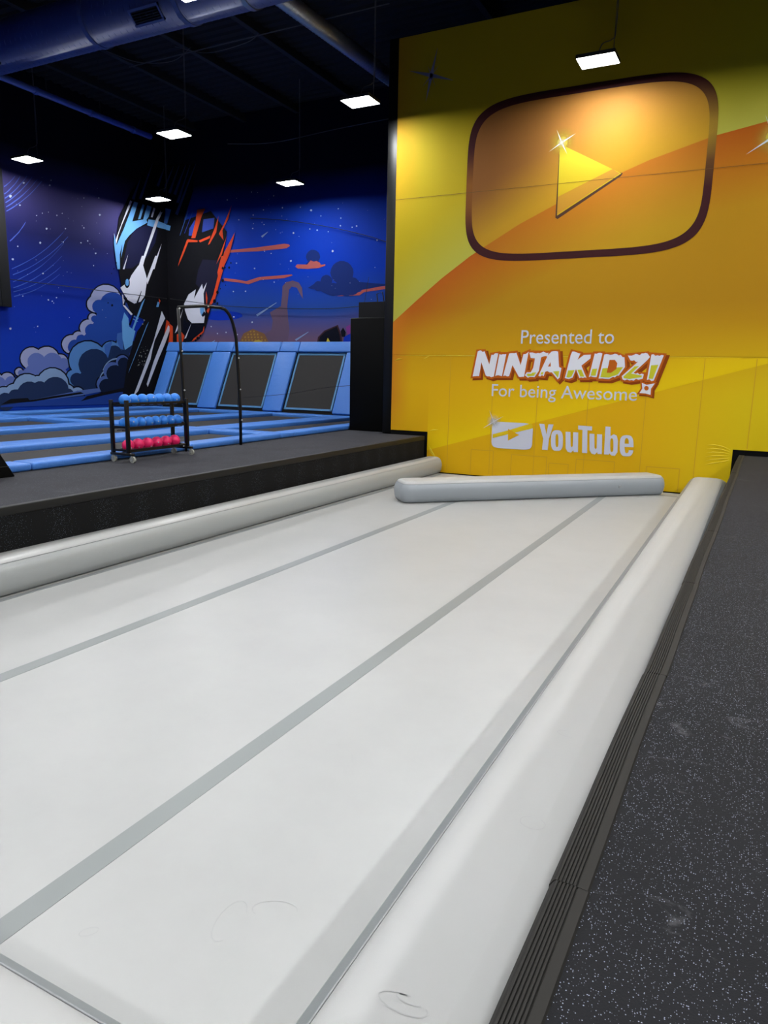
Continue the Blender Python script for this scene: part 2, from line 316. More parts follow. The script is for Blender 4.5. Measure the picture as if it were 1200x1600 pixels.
('ink',8,[(17.14,2.38),(17.07,2.16),(16.92,1.96),(16.69,1.82),(16.42,1.74),(16.15,1.74),(15.90,1.81),(15.71,1.95),(15.60,2.13),(15.57,2.34),(15.63,2.55),(15.77,2.74),(15.98,2.89),(16.24,2.97),(16.51,2.99),(16.77,2.92),(16.97,2.79),(17.10,2.60)]),
('ink',8,[(17.74,2.69),(17.70,2.56),(17.62,2.45),(17.49,2.37),(17.33,2.32),(17.18,2.32),(17.03,2.36),(16.92,2.43),(16.85,2.54),(16.83,2.65),(16.86,2.77),(16.95,2.88),(17.07,2.96),(17.22,3.01),(17.38,3.02),(17.53,2.98),(17.65,2.91),(17.72,2.81)]),
('ink',8,[(18.29,2.92),(18.26,2.81),(18.18,2.71),(18.06,2.63),(17.92,2.59),(17.77,2.58),(17.64,2.62),(17.54,2.68),(17.47,2.77),(17.45,2.88),(17.48,2.99),(17.56,3.09),(17.67,3.16),(17.81,3.21),(17.96,3.21),(18.09,3.19),(18.20,3.12),(18.27,3.03)]),
('ink',8,[(16.13,1.81),(16.10,1.72),(16.03,1.63),(15.93,1.56),(15.82,1.53),(15.69,1.53),(15.58,1.56),(15.50,1.63),(15.44,1.71),(15.43,1.81),(15.46,1.91),(15.52,1.99),(15.62,2.06),(15.74,2.09),(15.86,2.10),(15.97,2.06),(16.06,2.00),(16.12,1.91)]),
('crim',9,[(17.08,2.38),(17.02,2.17),(16.88,1.99),(16.66,1.86),(16.42,1.78),(16.16,1.78),(15.93,1.85),(15.76,1.98),(15.65,2.15),(15.62,2.34),(15.68,2.54),(15.81,2.72),(16.01,2.85),(16.25,2.93),(16.50,2.94),(16.73,2.88),(16.93,2.76),(17.05,2.59)]),
('crim',9,[(17.68,2.68),(17.65,2.58),(17.57,2.48),(17.46,2.41),(17.33,2.37),(17.19,2.36),(17.06,2.40),(16.96,2.46),(16.90,2.55),(16.89,2.65),(16.92,2.76),(16.99,2.85),(17.10,2.93),(17.23,2.97),(17.37,2.98),(17.50,2.94),(17.60,2.88),(17.66,2.79)]),
('crim',9,[(18.23,2.92),(18.20,2.82),(18.13,2.73),(18.03,2.67),(17.91,2.63),(17.79,2.63),(17.67,2.66),(17.58,2.71),(17.53,2.79),(17.51,2.88),(17.54,2.98),(17.60,3.06),(17.70,3.12),(17.82,3.16),(17.94,3.17),(18.06,3.14),(18.15,3.09),(18.21,3.01)]),
('crim',9,[(16.08,1.81),(16.05,1.73),(15.99,1.66),(15.91,1.60),(15.81,1.57),(15.71,1.57),(15.61,1.60),(15.54,1.66),(15.49,1.73),(15.48,1.81),(15.51,1.89),(15.56,1.97),(15.64,2.02),(15.74,2.05),(15.85,2.05),(15.94,2.03),(16.02,1.97),(16.07,1.90)]),
('cnavy',10,[(17.20,2.25),(17.15,2.07),(17.03,1.92),(16.85,1.81),(16.64,1.75),(16.43,1.75),(16.23,1.80),(16.08,1.91),(15.99,2.06),(15.96,2.22),(16.01,2.38),(16.12,2.53),(16.29,2.64),(16.49,2.71),(16.71,2.72),(16.91,2.67),(17.07,2.56),(17.17,2.42)]),
('cnavy',10,[(17.74,2.61),(17.72,2.52),(17.65,2.44),(17.56,2.38),(17.45,2.35),(17.33,2.35),(17.23,2.38),(17.14,2.43),(17.09,2.50),(17.08,2.59),(17.10,2.68),(17.16,2.76),(17.25,2.82),(17.36,2.85),(17.48,2.86),(17.59,2.83),(17.67,2.78),(17.73,2.70)]),
('cnavy',10,[(18.29,2.85),(18.26,2.77),(18.20,2.70),(18.12,2.65),(18.02,2.62),(17.92,2.62),(17.82,2.64),(17.74,2.69),(17.70,2.75),(17.68,2.83),(17.71,2.91),(17.76,2.98),(17.84,3.03),(17.94,3.06),(18.05,3.07),(18.14,3.04),(18.22,3.00),(18.27,2.93)]),
('cnavy',10,[(16.12,1.76),(16.10,1.69),(16.05,1.62),(15.98,1.58),(15.90,1.55),(15.81,1.55),(15.73,1.58),(15.67,1.62),(15.63,1.69),(15.62,1.75),(15.64,1.82),(15.69,1.89),(15.76,1.93),(15.84,1.96),(15.93,1.96),(16.01,1.93),(16.07,1.89),(16.11,1.83)]),
('cnavy',10,[(16.42,2.31),(17.34,2.60),(18.03,2.78),(18.17,1.61),(17.26,1.35),(15.68,1.37),(15.83,1.76)]),
('ink',11,[(15.60,1.62),(15.54,1.44),(15.42,1.28),(15.25,1.17),(15.05,1.11),(14.84,1.12),(14.65,1.18),(14.51,1.30),(14.42,1.45),(14.40,1.62),(14.45,1.79),(14.56,1.94),(14.72,2.05),(14.92,2.12),(15.12,2.12),(15.32,2.06),(15.47,1.95),(15.57,1.79)]),
('ink',11,[(14.86,1.57),(14.83,1.46),(14.76,1.36),(14.65,1.29),(14.52,1.26),(14.39,1.26),(14.28,1.30),(14.19,1.37),(14.13,1.47),(14.12,1.57),(14.15,1.68),(14.22,1.78),(14.32,1.85),(14.45,1.89),(14.57,1.89),(14.69,1.85),(14.79,1.78),(14.85,1.68)]),
('ink',11,[(14.62,1.50),(14.58,1.35),(14.48,1.21),(14.33,1.11),(14.16,1.06),(13.98,1.07),(13.83,1.13),(13.70,1.23),(13.63,1.36),(13.61,1.51),(13.66,1.66),(13.75,1.79),(13.89,1.89),(14.06,1.94),(14.23,1.94),(14.39,1.89),(14.53,1.79),(14.61,1.66)]),
('ink',11,[(14.04,1.35),(14.01,1.24),(13.94,1.14),(13.84,1.08),(13.72,1.04),(13.60,1.04),(13.49,1.08),(13.40,1.16),(13.36,1.25),(13.34,1.35),(13.37,1.46),(13.44,1.55),(13.54,1.62),(13.65,1.66),(13.77,1.66),(13.88,1.62),(13.97,1.55),(14.02,1.45)]),
('ink',11,[(13.72,1.24),(13.69,1.12),(13.62,1.02),(13.51,0.95),(13.39,0.91),(13.26,0.92),(13.14,0.96),(13.06,1.04),(13.00,1.14),(12.99,1.25),(13.02,1.36),(13.09,1.46),(13.20,1.53),(13.32,1.57),(13.45,1.57),(13.56,1.53),(13.65,1.46),(13.71,1.35)]),
('ink',11,[(15.80,1.37),(15.77,1.27),(15.70,1.19),(15.60,1.12),(15.49,1.09),(15.37,1.09),(15.26,1.13),(15.18,1.20),(15.12,1.28),(15.11,1.38),(15.14,1.48),(15.20,1.56),(15.30,1.62),(15.41,1.66),(15.53,1.66),(15.64,1.62),(15.73,1.56),(15.78,1.47)]),
('ink',11,[(16.16,1.32),(16.13,1.23),(16.07,1.16),(15.99,1.11),(15.89,1.08),(15.79,1.08),(15.70,1.11),(15.62,1.17),(15.58,1.24),(15.57,1.32),(15.59,1.41),(15.65,1.48),(15.73,1.53),(15.83,1.56),(15.93,1.56),(16.02,1.53),(16.10,1.47),(16.14,1.40)]),
('crim2',12,[(15.54,1.62),(15.50,1.45),(15.39,1.31),(15.23,1.21),(15.04,1.16),(14.85,1.16),(14.68,1.22),(14.55,1.32),(14.46,1.46),(14.45,1.62),(14.49,1.78),(14.59,1.91),(14.74,2.02),(14.92,2.08),(15.11,2.08),(15.29,2.02),(15.43,1.92),(15.52,1.78)]),
('crim2',12,[(14.81,1.57),(14.78,1.48),(14.72,1.39),(14.63,1.33),(14.52,1.30),(14.41,1.30),(14.30,1.33),(14.23,1.40),(14.18,1.48),(14.17,1.57),(14.19,1.67),(14.26,1.75),(14.34,1.81),(14.45,1.85),(14.56,1.85),(14.67,1.82),(14.75,1.75),(14.80,1.67)]),
('crim2',12,[(14.58,1.50),(14.54,1.36),(14.44,1.24),(14.31,1.15),(14.16,1.10),(14.00,1.11),(13.85,1.16),(13.74,1.25),(13.67,1.37),(13.66,1.51),(13.70,1.64),(13.78,1.76),(13.91,1.85),(14.06,1.90),(14.22,1.90),(14.37,1.86),(14.49,1.77),(14.56,1.64)]),
('crim2',12,[(13.99,1.35),(13.96,1.25),(13.90,1.17),(13.82,1.11),(13.71,1.08),(13.61,1.08),(13.52,1.12),(13.44,1.18),(13.40,1.26),(13.39,1.35),(13.41,1.45),(13.47,1.53),(13.55,1.59),(13.65,1.62),(13.76,1.62),(13.86,1.58),(13.93,1.52),(13.98,1.44)]),
('crim2',12,[(13.68,1.24),(13.65,1.14),(13.59,1.05),(13.49,0.98),(13.38,0.95),(13.27,0.95),(13.17,0.99),(13.09,1.06),(13.04,1.15),(13.03,1.25),(13.06,1.35),(13.12,1.44),(13.21,1.50),(13.32,1.53),(13.43,1.53),(13.54,1.50),(13.62,1.43),(13.67,1.34)]),
('crim2',12,[(15.74,1.37),(15.72,1.29),(15.66,1.21),(15.58,1.16),(15.48,1.13),(15.38,1.14),(15.29,1.17),(15.22,1.22),(15.17,1.30),(15.16,1.38),(15.19,1.46),(15.24,1.53),(15.32,1.58),(15.42,1.61),(15.52,1.61),(15.61,1.58),(15.69,1.53),(15.73,1.46)]),
('crim2',12,[(16.10,1.32),(16.08,1.25),(16.04,1.19),(15.97,1.15),(15.89,1.12),(15.80,1.13),(15.73,1.15),(15.67,1.20),(15.63,1.26),(15.62,1.32),(15.64,1.39),(15.69,1.45),(15.75,1.49),(15.83,1.51),(15.92,1.51),(15.99,1.49),(16.05,1.45),(16.09,1.39)]),
('cdark',13,[(15.54,1.43),(15.50,1.29),(15.41,1.16),(15.27,1.08),(15.11,1.03),(14.95,1.03),(14.80,1.09),(14.68,1.18),(14.61,1.30),(14.59,1.44),(14.63,1.57),(14.72,1.69),(14.85,1.78),(15.01,1.83),(15.17,1.83),(15.33,1.78),(15.45,1.69),(15.53,1.57)]),
('cdark',13,[(14.81,1.46),(14.79,1.38),(14.73,1.30),(14.65,1.25),(14.56,1.22),(14.46,1.22),(14.37,1.25),(14.31,1.31),(14.26,1.38),(14.25,1.46),(14.28,1.54),(14.33,1.62),(14.41,1.67),(14.50,1.70),(14.60,1.70),(14.69,1.67),(14.76,1.61),(14.80,1.54)]),
('cdark',13,[(14.58,1.34),(14.54,1.22),(14.46,1.11),(14.35,1.03),(14.21,1.00),(14.07,1.00),(13.95,1.04),(13.85,1.12),(13.79,1.23),(13.78,1.35),(13.81,1.47),(13.89,1.57),(14.00,1.65),(14.13,1.69),(14.27,1.69),(14.40,1.65),(14.50,1.57),(14.56,1.46)]),
('cdark',13,[(13.99,1.24),(13.97,1.16),(13.92,1.08),(13.84,1.03),(13.75,1.01),(13.66,1.01),(13.58,1.04),(13.52,1.09),(13.48,1.17),(13.47,1.25),(13.49,1.32),(13.54,1.39),(13.61,1.45),(13.70,1.47),(13.79,1.47),(13.88,1.44),(13.94,1.39),(13.98,1.32)]),
('cdark',13,[(13.68,1.12),(13.65,1.03),(13.60,0.95),(13.52,0.90),(13.42,0.87),(13.33,0.88),(13.24,0.91),(13.17,0.97),(13.13,1.04),(13.12,1.13),(13.14,1.22),(13.20,1.29),(13.28,1.35),(13.37,1.38),(13.47,1.37),(13.56,1.34),(13.63,1.28),(13.67,1.21)]),
('cdark',13,[(15.74,1.27),(15.72,1.20),(15.67,1.14),(15.60,1.09),(15.52,1.07),(15.43,1.07),(15.35,1.10),(15.29,1.15),(15.25,1.21),(15.24,1.28),(15.26,1.35),(15.31,1.41),(15.38,1.46),(15.46,1.48),(15.55,1.48),(15.63,1.46),(15.69,1.41),(15.73,1.34)]),
('cdark',13,[(16.10,1.24),(16.09,1.18),(16.05,1.13),(15.99,1.09),(15.92,1.07),(15.85,1.07),(15.78,1.09),(15.73,1.13),(15.70,1.19),(15.69,1.24),(15.71,1.30),(15.74,1.35),(15.80,1.39),(15.87,1.41),(15.94,1.41),(16.01,1.39),(16.06,1.35),(16.09,1.30)]),
('cdark',13,[(13.40,1.18),(13.70,1.26),(14.10,1.39),(14.97,1.48),(15.50,1.32),(15.98,1.27),(15.96,1.02),(13.23,1.02)]),
('ink',13,[(17.75,2.03),(17.72,1.91),(17.63,1.81),(17.51,1.73),(17.36,1.69),(17.20,1.69),(17.06,1.73),(16.95,1.80),(16.88,1.91),(16.86,2.02),(16.90,2.14),(16.98,2.24),(17.10,2.32),(17.25,2.37),(17.40,2.37),(17.55,2.33),(17.66,2.26),(17.73,2.15)]),
('ink',13,[(18.07,2.36),(18.04,2.27),(17.98,2.19),(17.88,2.13),(17.77,2.10),(17.65,2.10),(17.55,2.12),(17.46,2.18),(17.41,2.25),(17.40,2.34),(17.42,2.43),(17.48,2.50),(17.57,2.56),(17.69,2.60),(17.80,2.60),(17.91,2.57),(18.00,2.52),(18.05,2.44)]),
('ink',13,[(17.33,1.61),(17.30,1.51),(17.23,1.42),(17.12,1.35),(16.99,1.31),(16.86,1.32),(16.74,1.35),(16.64,1.42),(16.58,1.51),(16.57,1.61),(16.60,1.72),(16.67,1.81),(16.77,1.87),(16.90,1.91),(17.03,1.91),(17.16,1.88),(17.25,1.81),(17.32,1.72)]),
('crim3',14,[(17.69,2.03),(17.66,1.93),(17.59,1.84),(17.48,1.77),(17.35,1.73),(17.22,1.73),(17.09,1.77),(17.00,1.83),(16.94,1.92),(16.92,2.02),(16.95,2.12),(17.02,2.21),(17.13,2.28),(17.25,2.32),(17.39,2.32),(17.51,2.29),(17.61,2.23),(17.68,2.14)]),
('crim3',14,[(18.00,2.35),(17.98,2.28),(17.93,2.22),(17.86,2.17),(17.76,2.14),(17.67,2.14),(17.58,2.16),(17.51,2.21),(17.47,2.27),(17.46,2.34),(17.48,2.41),(17.53,2.48),(17.60,2.52),(17.69,2.55),(17.79,2.56),(17.88,2.53),(17.95,2.49),(17.99,2.43)]),
('crim3',14,[(17.27,1.61),(17.25,1.52),(17.19,1.45),(17.09,1.39),(16.98,1.36),(16.87,1.36),(16.77,1.39),(16.69,1.45),(16.64,1.53),(16.62,1.61),(16.65,1.70),(16.71,1.78),(16.80,1.83),(16.91,1.87),(17.02,1.87),(17.12,1.84),(17.21,1.78),(17.26,1.70)]),
('cink',15,[(17.75,1.95),(17.73,1.85),(17.66,1.77),(17.55,1.71),(17.43,1.67),(17.31,1.67),(17.19,1.71),(17.10,1.77),(17.05,1.85),(17.03,1.95),(17.06,2.04),(17.12,2.12),(17.22,2.19),(17.34,2.22),(17.47,2.23),(17.59,2.19),(17.68,2.13),(17.74,2.05)]),
('cink',15,[(18.05,2.30),(18.03,2.23),(17.98,2.17),(17.91,2.13),(17.82,2.10),(17.73,2.10),(17.65,2.12),(17.59,2.16),(17.55,2.22),(17.53,2.29),(17.55,2.35),(17.60,2.41),(17.67,2.46),(17.76,2.48),(17.84,2.49),(17.93,2.46),(17.99,2.42),(18.04,2.37)]),
('cink',15,[(17.32,1.54),(17.30,1.46),(17.24,1.39),(17.16,1.34),(17.05,1.31),(16.95,1.31),(16.85,1.34),(16.77,1.39),(16.73,1.47),(16.71,1.55),(16.74,1.63),(16.80,1.70),(16.88,1.75),(16.98,1.78),(17.09,1.78),(17.18,1.75),(17.26,1.70),(17.31,1.63)]),
('cink',15,[(17.01,1.56),(17.30,1.92),(17.79,2.24),(18.14,2.25),(18.09,1.34),(16.86,1.36)]),
('crim2',13,[(16.92,2.04),(16.97,2.13),(17.03,2.20),(17.09,2.26),(17.16,2.31),(17.25,2.36),(17.34,2.39),(17.45,2.41),(17.57,2.42),(17.56,2.47),(17.44,2.45),(17.33,2.43),(17.23,2.39),(17.14,2.34),(17.06,2.28),(17.00,2.22),(16.94,2.14),(16.89,2.05)]),
('crim2',13,[(16.77,1.54),(16.76,1.62),(16.76,1.70),(16.77,1.77),(16.80,1.83),(16.84,1.90),(16.90,1.95),(16.97,2.01),(17.06,2.06),(17.02,2.09),(16.94,2.04),(16.86,1.98),(16.81,1.91),(16.76,1.84),(16.74,1.77),(16.72,1.70),(16.73,1.62),(16.74,1.54)]),
('black',15,[(13.24,1.05),(13.55,1.20),(14.11,1.22),(14.16,1.15),(14.98,1.26),(15.98,1.37),(16.10,1.32),(14.26,1.11),(13.54,1.08)]),
('crim3',14,[(14.16,1.15),(15.99,1.42),(18.10,1.61),(18.10,1.56),(15.98,1.26),(14.21,1.10)]),
('black',15,[(15.96,1.08),(16.22,1.24),(18.17,1.56),(18.68,1.61),(18.67,1.50),(16.86,1.25)]),
('cblue2',14,[(13.23,1.02),(14.26,1.13),(16.10,1.24),(18.67,1.50),(18.64,0.95),(13.23,0.98)]),
('black',16,[(18.42,7.80),(19.29,8.84),(20.00,9.02),(20.00,2.62),(19.86,2.51),(19.28,1.61),(18.98,1.12),(17.65,1.15),(17.95,2.35),(18.43,3.36),(18.83,3.77),(18.21,3.93),(17.87,4.62),(17.79,5.11),(17.70,6.09),(17.88,6.91)]),
('navy2',17,[(18.56,6.69),(19.09,6.89),(19.57,6.83),(19.44,6.39),(19.04,5.87),(18.33,5.39),(17.92,5.34),(18.18,6.18)]),
('streak',18,[(19.43,8.92),(18.76,7.66),(18.88,7.66),(19.46,8.92)]),
('streak',18,[(20.00,8.96),(19.59,8.25),(19.71,8.24),(20.00,8.90)]),
('streak',18,[(20.00,8.31),(19.89,8.13),(20.00,8.12)]),
('streak',18,[(18.88,8.35),(18.45,7.60),(18.57,7.59),(18.90,8.35)]),
('white',18,[(17.63,6.40),(17.68,6.17),(18.38,7.53),(18.47,7.52),(17.98,6.70),(17.82,6.38),(17.70,6.03),(17.63,6.09)]),
('sky',19,[(18.55,7.53),(18.72,7.53),(18.43,6.89),(19.05,7.08),(19.11,6.98),(18.61,6.70),(18.27,6.42),(18.08,6.22),(17.88,5.67),(17.96,6.11),(17.83,5.76),(17.81,5.30),(17.70,5.29),(17.65,5.70),(17.61,6.09),(17.65,6.38),(17.72,6.04),(18.06,6.60)]),
('sky',19,[(18.92,7.53),(19.01,7.51),(18.80,7.04),(18.69,7.00)]),
('sky',19,[(19.13,7.54),(19.33,7.52),(19.17,7.17),(19.06,7.05),(18.91,7.02)]),
('sky',19,[(19.16,7.09),(19.48,7.12),(19.41,6.88),(19.09,6.89)]),
('sky',19,[(19.59,7.12),(20.00,7.09),(20.00,6.91),(19.54,6.91)]),
('skyd',18,[(20.00,7.11),(19.88,7.11),(20.00,7.60)]),
('white',20,[(19.75,7.49),(19.59,7.06),(18.83,5.61),(18.84,5.44),(18.52,5.40),(18.76,5.64),(19.51,7.16)]),
('white',20,[(19.74,6.41),(19.35,5.51),(19.22,5.49)]),
('white',20,[(19.50,7.50),(19.35,7.19),(19.28,7.19),(19.42,7.52)]),
('white',20,[(19.83,7.45),(19.65,7.19),(19.59,7.20),(19.72,7.43)]),
('white',20,[(18.19,5.82),(18.00,5.33),(17.93,5.32)]),
('white',20,[(18.62,5.53),(18.83,5.56),(18.99,5.12),(18.85,4.57),(18.65,4.36),(18.36,4.27),(18.09,4.36),(17.95,4.51),(17.79,4.72),(18.17,4.97),(18.29,5.17)]),
('white',20,[(18.79,5.86),(18.96,5.88),(18.82,5.54),(18.61,5.47)]),
('white',20,[(19.41,5.95),(19.54,5.97),(18.99,4.96),(18.96,5.12)]),
('ink',21,[(18.20,4.92),(18.19,4.86),(18.17,4.81),(18.13,4.77),(18.09,4.74),(18.05,4.74),(18.02,4.75),(17.99,4.79),(17.97,4.83),(17.97,4.89),(17.98,4.95),(18.00,5.00),(18.04,5.04),(18.07,5.06),(18.11,5.07),(18.15,5.05),(18.18,5.02),(18.20,4.97)]),
('sky',22,[(18.16,4.93),(18.15,4.89),(18.14,4.85),(18.12,4.83),(18.09,4.81),(18.07,4.81),(18.04,4.82),(18.02,4.84),(18.01,4.87),(18.01,4.91),(18.02,4.95),(18.03,4.98),(18.05,5.01),(18.08,5.03),(18.11,5.03),(18.13,5.02),(18.15,5.00),(18.16,4.96)]),
('ink',21,[(18.06,4.47),(17.86,4.18),(17.94,4.17),(18.07,4.47)]),
('ink',21,[(18.54,4.39),(18.07,3.56),(18.15,3.54),(18.56,4.38)]),
('ink',21,[(18.69,4.71),(18.45,4.31),(18.53,4.30),(18.71,4.71)]),
('white',20,[(17.85,4.50),(17.87,4.16),(18.20,3.88),(18.27,3.92),(17.93,4.19),(17.89,4.51)]),
('white',20,[(19.62,4.13),(19.77,3.90),(19.23,3.11),(19.10,2.78),(19.00,2.46),(18.37,1.38),(18.12,1.18),(18.57,1.97),(19.18,3.10)]),
('white',20,[(19.91,3.67),(20.00,3.61),(20.00,3.54),(19.74,3.05),(19.37,2.47),(18.81,1.51),(18.77,1.61),(19.14,2.38),(19.38,2.79)]),
('orange',19,[(19.84,3.85),(20.00,3.76),(20.00,3.07),(19.88,3.06),(20.00,3.46),(20.00,3.56),(19.68,3.13),(19.47,2.75),(19.69,3.25)]),
('sky',20,[(18.86,4.49),(18.35,3.53),(18.26,3.37),(18.23,3.47),(18.70,4.32)]),
('sky',20,[(18.99,3.73),(17.96,1.97),(18.03,2.12),(18.88,3.60)]),
('sky',17,[(17.91,3.95),(17.79,3.64),(17.78,3.11),(17.86,2.73),(18.18,2.90),(18.36,3.37),(18.09,3.51),(18.08,3.77)]),
('skyd',17,[(17.57,3.25),(17.77,3.30),(17.81,2.73),(17.66,2.76),(17.53,3.02)]),
('skyd',17,[(17.01,2.85),(17.36,3.01),(17.24,2.71),(17.13,2.44),(17.02,2.63)]),
('sky',20,[(19.44,4.43),(19.53,4.42),(19.47,4.26),(19.36,4.25)]),
('orange',20,[(19.50,4.54),(19.57,4.48),(19.52,4.35)]),
('sky',20,[(18.28,3.86),(18.51,3.78),(18.52,3.80),(18.29,3.88)]),
('sky',20,[(18.25,3.76),(18.48,3.68),(18.49,3.70),(18.26,3.78)]),
('deb',20,[(18.64,2.38),(18.62,2.36),(18.59,2.37),(18.59,2.40),(18.62,2.40)]),
('deb',20,[(18.75,2.39),(18.72,2.37),(18.69,2.37),(18.69,2.40),(18.73,2.41)]),
('deb',20,[(18.53,2.57),(18.50,2.54),(18.47,2.55),(18.47,2.58),(18.50,2.59)]),
('deb',20,[(18.59,2.28),(18.58,2.27),(18.57,2.27),(18.57,2.28),(18.58,2.29)]),
('deb',20,[(18.72,2.72),(18.70,2.70),(18.67,2.71),(18.68,2.73),(18.70,2.73)]),
('deb',20,[(18.80,2.88),(18.79,2.87),(18.78,2.87),(18.78,2.88),(18.80,2.89)]),
('deb',20,[(18.48,2.26),(18.46,2.24),(18.43,2.25),(18.43,2.28),(18.46,2.28)]),
('deb',20,[(18.46,2.34),(18.45,2.33),(18.44,2.34),(18.44,2.35),(18.45,2.35)]),
('deb',20,[(18.78,2.80),(18.78,2.80),(18.77,2.80),(18.77,2.81),(18.78,2.81)]),
('deb',20,[(18.85,2.75),(18.84,2.74),(18.82,2.74),(18.82,2.75),(18.84,2.76)]),
('deb',20,[(18.71,2.30),(18.70,2.29),(18.68,2.29),(18.68,2.31),(18.70,2.31)]),
('deb',20,[(18.80,2.53),(18.78,2.51),(18.75,2.51),(18.75,2.54),(18.78,2.54)]),
('deb',20,[(18.45,2.25),(18.43,2.23),(18.40,2.23),(18.40,2.26),(18.43,2.27)]),
('deb',20,[(18.70,2.28),(18.68,2.27),(18.67,2.28),(18.67,2.29),(18.69,2.29)]),
('deb',20,[(18.69,2.77),(18.68,2.76),(18.67,2.77),(18.67,2.78),(18.68,2.78)]),
('deb',20,[(18.57,2.68),(18.55,2.66),(18.53,2.67),(18.53,2.69),(18.56,2.69)]),
('deb',20,[(18.45,2.42),(18.43,2.41),(18.41,2.41),(18.42,2.43),(18.44,2.44)]),
('deb',20,[(18.51,2.33),(18.50,2.31),(18.47,2.32),(18.47,2.34),(18.50,2.35)]),
('deb',20,[(18.61,2.56),(18.59,2.54),(18.56,2.55),(18.56,2.57),(18.59,2.58)]),
('deb',20,[(18.38,2.22),(18.37,2.22),(18.36,2.22),(18.36,2.23),(18.37,2.23)]),
('deb',20,[(18.63,2.31),(18.63,2.31),(18.62,2.31),(18.62,2.32),(18.63,2.32)]),
('deb',20,[(18.79,2.64),(18.77,2.62),(18.74,2.63),(18.75,2.65),(18.77,2.66)]),
('deb',20,[(18.61,2.85),(18.60,2.84),(18.59,2.84),(18.59,2.85),(18.60,2.86)]),
('deb',20,[(18.89,2.76),(18.87,2.74),(18.84,2.75),(18.84,2.77),(18.88,2.78)]),
('deb',20,[(18.67,2.25),(18.66,2.24),(18.64,2.24),(18.64,2.26),(18.66,2.26)]),
('deb',20,[(18.61,2.53),(18.59,2.51),(18.56,2.52),(18.56,2.54),(18.59,2.55)]),
('deb',20,[(18.80,3.76),(18.78,3.74),(18.75,3.73),(18.74,3.75),(18.75,3.78),(18.79,3.78)]),
('deb',20,[(18.73,3.63),(18.71,3.61),(18.67,3.60),(18.66,3.62),(18.68,3.65),(18.71,3.65)]),
('ink',20,[(17.45,4.13),(17.42,4.09),(17.38,4.09),(17.36,4.13),(17.39,4.16),(17.43,4.17)]),
('ink',20,[(17.27,4.19),(17.25,4.17),(17.23,4.16),(17.22,4.19),(17.23,4.21),(17.26,4.21)]),
('ink',20,[(17.69,5.48),(17.67,5.45),(17.65,5.45),(17.64,5.47),(17.65,5.50),(17.68,5.50)]),
('ink',20,[(17.58,5.28),(17.56,5.26),(17.54,5.25),(17.53,5.28),(17.54,5.30),(17.57,5.30)]),
('ink',20,[(17.47,5.12),(17.45,5.10),(17.43,5.10),(17.43,5.12),(17.44,5.14),(17.46,5.14)]),
('star',6,[(14.52,7.20),(14.50,7.17),(14.47,7.16),(14.45,7.17),(14.46,7.20),(14.48,7.21),(14.51,7.21)]),
('star',6,[(14.08,6.75),(14.06,6.72),(14.03,6.70),(14.00,6.71),(14.00,6.75),(14.03,6.77),(14.07,6.78)]),
('star',6,[(14.34,6.57),(14.33,6.55),(14.30,6.54),(14.29,6.55),(14.29,6.57),(14.31,6.58),(14.33,6.58)]),
('star',6,[(15.42,7.47),(15.41,7.46),(15.39,7.45),(15.37,7.45),(15.38,7.47),(15.39,7.48),(15.41,7.48)]),
('star',6,[(15.37,7.33),(15.36,7.30),(15.33,7.29),(15.31,7.30),(15.31,7.32),(15.34,7.34),(15.36,7.34)]),
('star',6,[(16.56,7.23),(16.55,7.21),(16.53,7.20),(16.52,7.21),(16.52,7.22),(16.54,7.24),(16.55,7.24)]),
('star',6,[(17.14,7.35),(17.13,7.33),(17.11,7.32),(17.09,7.33),(17.09,7.35),(17.11,7.36),(17.13,7.36)]),
('star',6,[(17.16,6.85),(17.14,6.83),(17.10,6.81),(17.08,6.83),(17.08,6.85),(17.11,6.87),(17.14,6.87)]),
('star',6,[(15.17,6.09),(15.16,6.07),(15.13,6.05),(15.10,6.07),(15.11,6.09),(15.13,6.11),(15.16,6.11)]),
('star',6,[(15.82,6.20),(15.81,6.19),(15.79,6.18),(15.77,6.19),(15.77,6.20),(15.79,6.22),(15.81,6.22)]),
('star',6,[(14.92,5.66),(14.91,5.63),(14.88,5.62),(14.86,5.63),(14.86,5.66),(14.88,5.68),(14.91,5.68)]),
('star',6,[(14.17,5.44),(14.16,5.42),(14.14,5.42),(14.13,5.43),(14.13,5.44),(14.15,5.46),(14.17,5.45)]),
('star',6,[(16.50,6.35),(16.49,6.33),(16.47,6.33),(16.45,6.33),(16.46,6.35),(16.47,6.36),(16.49,6.36)]),
('star',6,[(16.62,5.98),(16.61,5.97),(16.59,5.96),(16.57,5.97),(16.57,5.98),(16.59,6.00),(16.61,6.00)]),
('star',6,[(16.36,5.89),(16.35,5.87),(16.33,5.87),(16.31,5.87),(16.31,5.89),(16.33,5.90),(16.35,5.90)]),
('star',6,[(15.71,5.80),(15.70,5.79),(15.68,5.78),(15.67,5.79),(15.67,5.80),(15.68,5.82),(15.70,5.82)]),
('star',6,[(16.91,5.66),(16.89,5.64),(16.87,5.63),(16.84,5.64),(16.85,5.66),(16.87,5.68),(16.90,5.68)]),
('star',6,[(16.79,5.28),(16.78,5.26),(16.76,5.26),(16.75,5.26),(16.75,5.28),(16.76,5.29),(16.78,5.29)]),
('star',6,[(14.94,4.81),(14.93,4.79),(14.90,4.78),(14.89,4.79),(14.89,4.81),(14.91,4.82),(14.93,4.82)]),
('star',6,[(14.00,5.07),(13.98,5.04),(13.95,5.04),(13.93,5.05),(13.93,5.08),(13.96,5.09),(13.99,5.09)]),
('star',6,[(14.85,6.39),(14.84,6.38),(14.82,6.37),(14.81,6.38),(14.81,6.39),(14.82,6.40),(14.84,6.40)]),
('star',6,[(15.04,6.49),(15.04,6.48),(15.02,6.47),(15.01,6.48),(15.01,6.49),(15.02,6.50),(15.04,6.50)]),
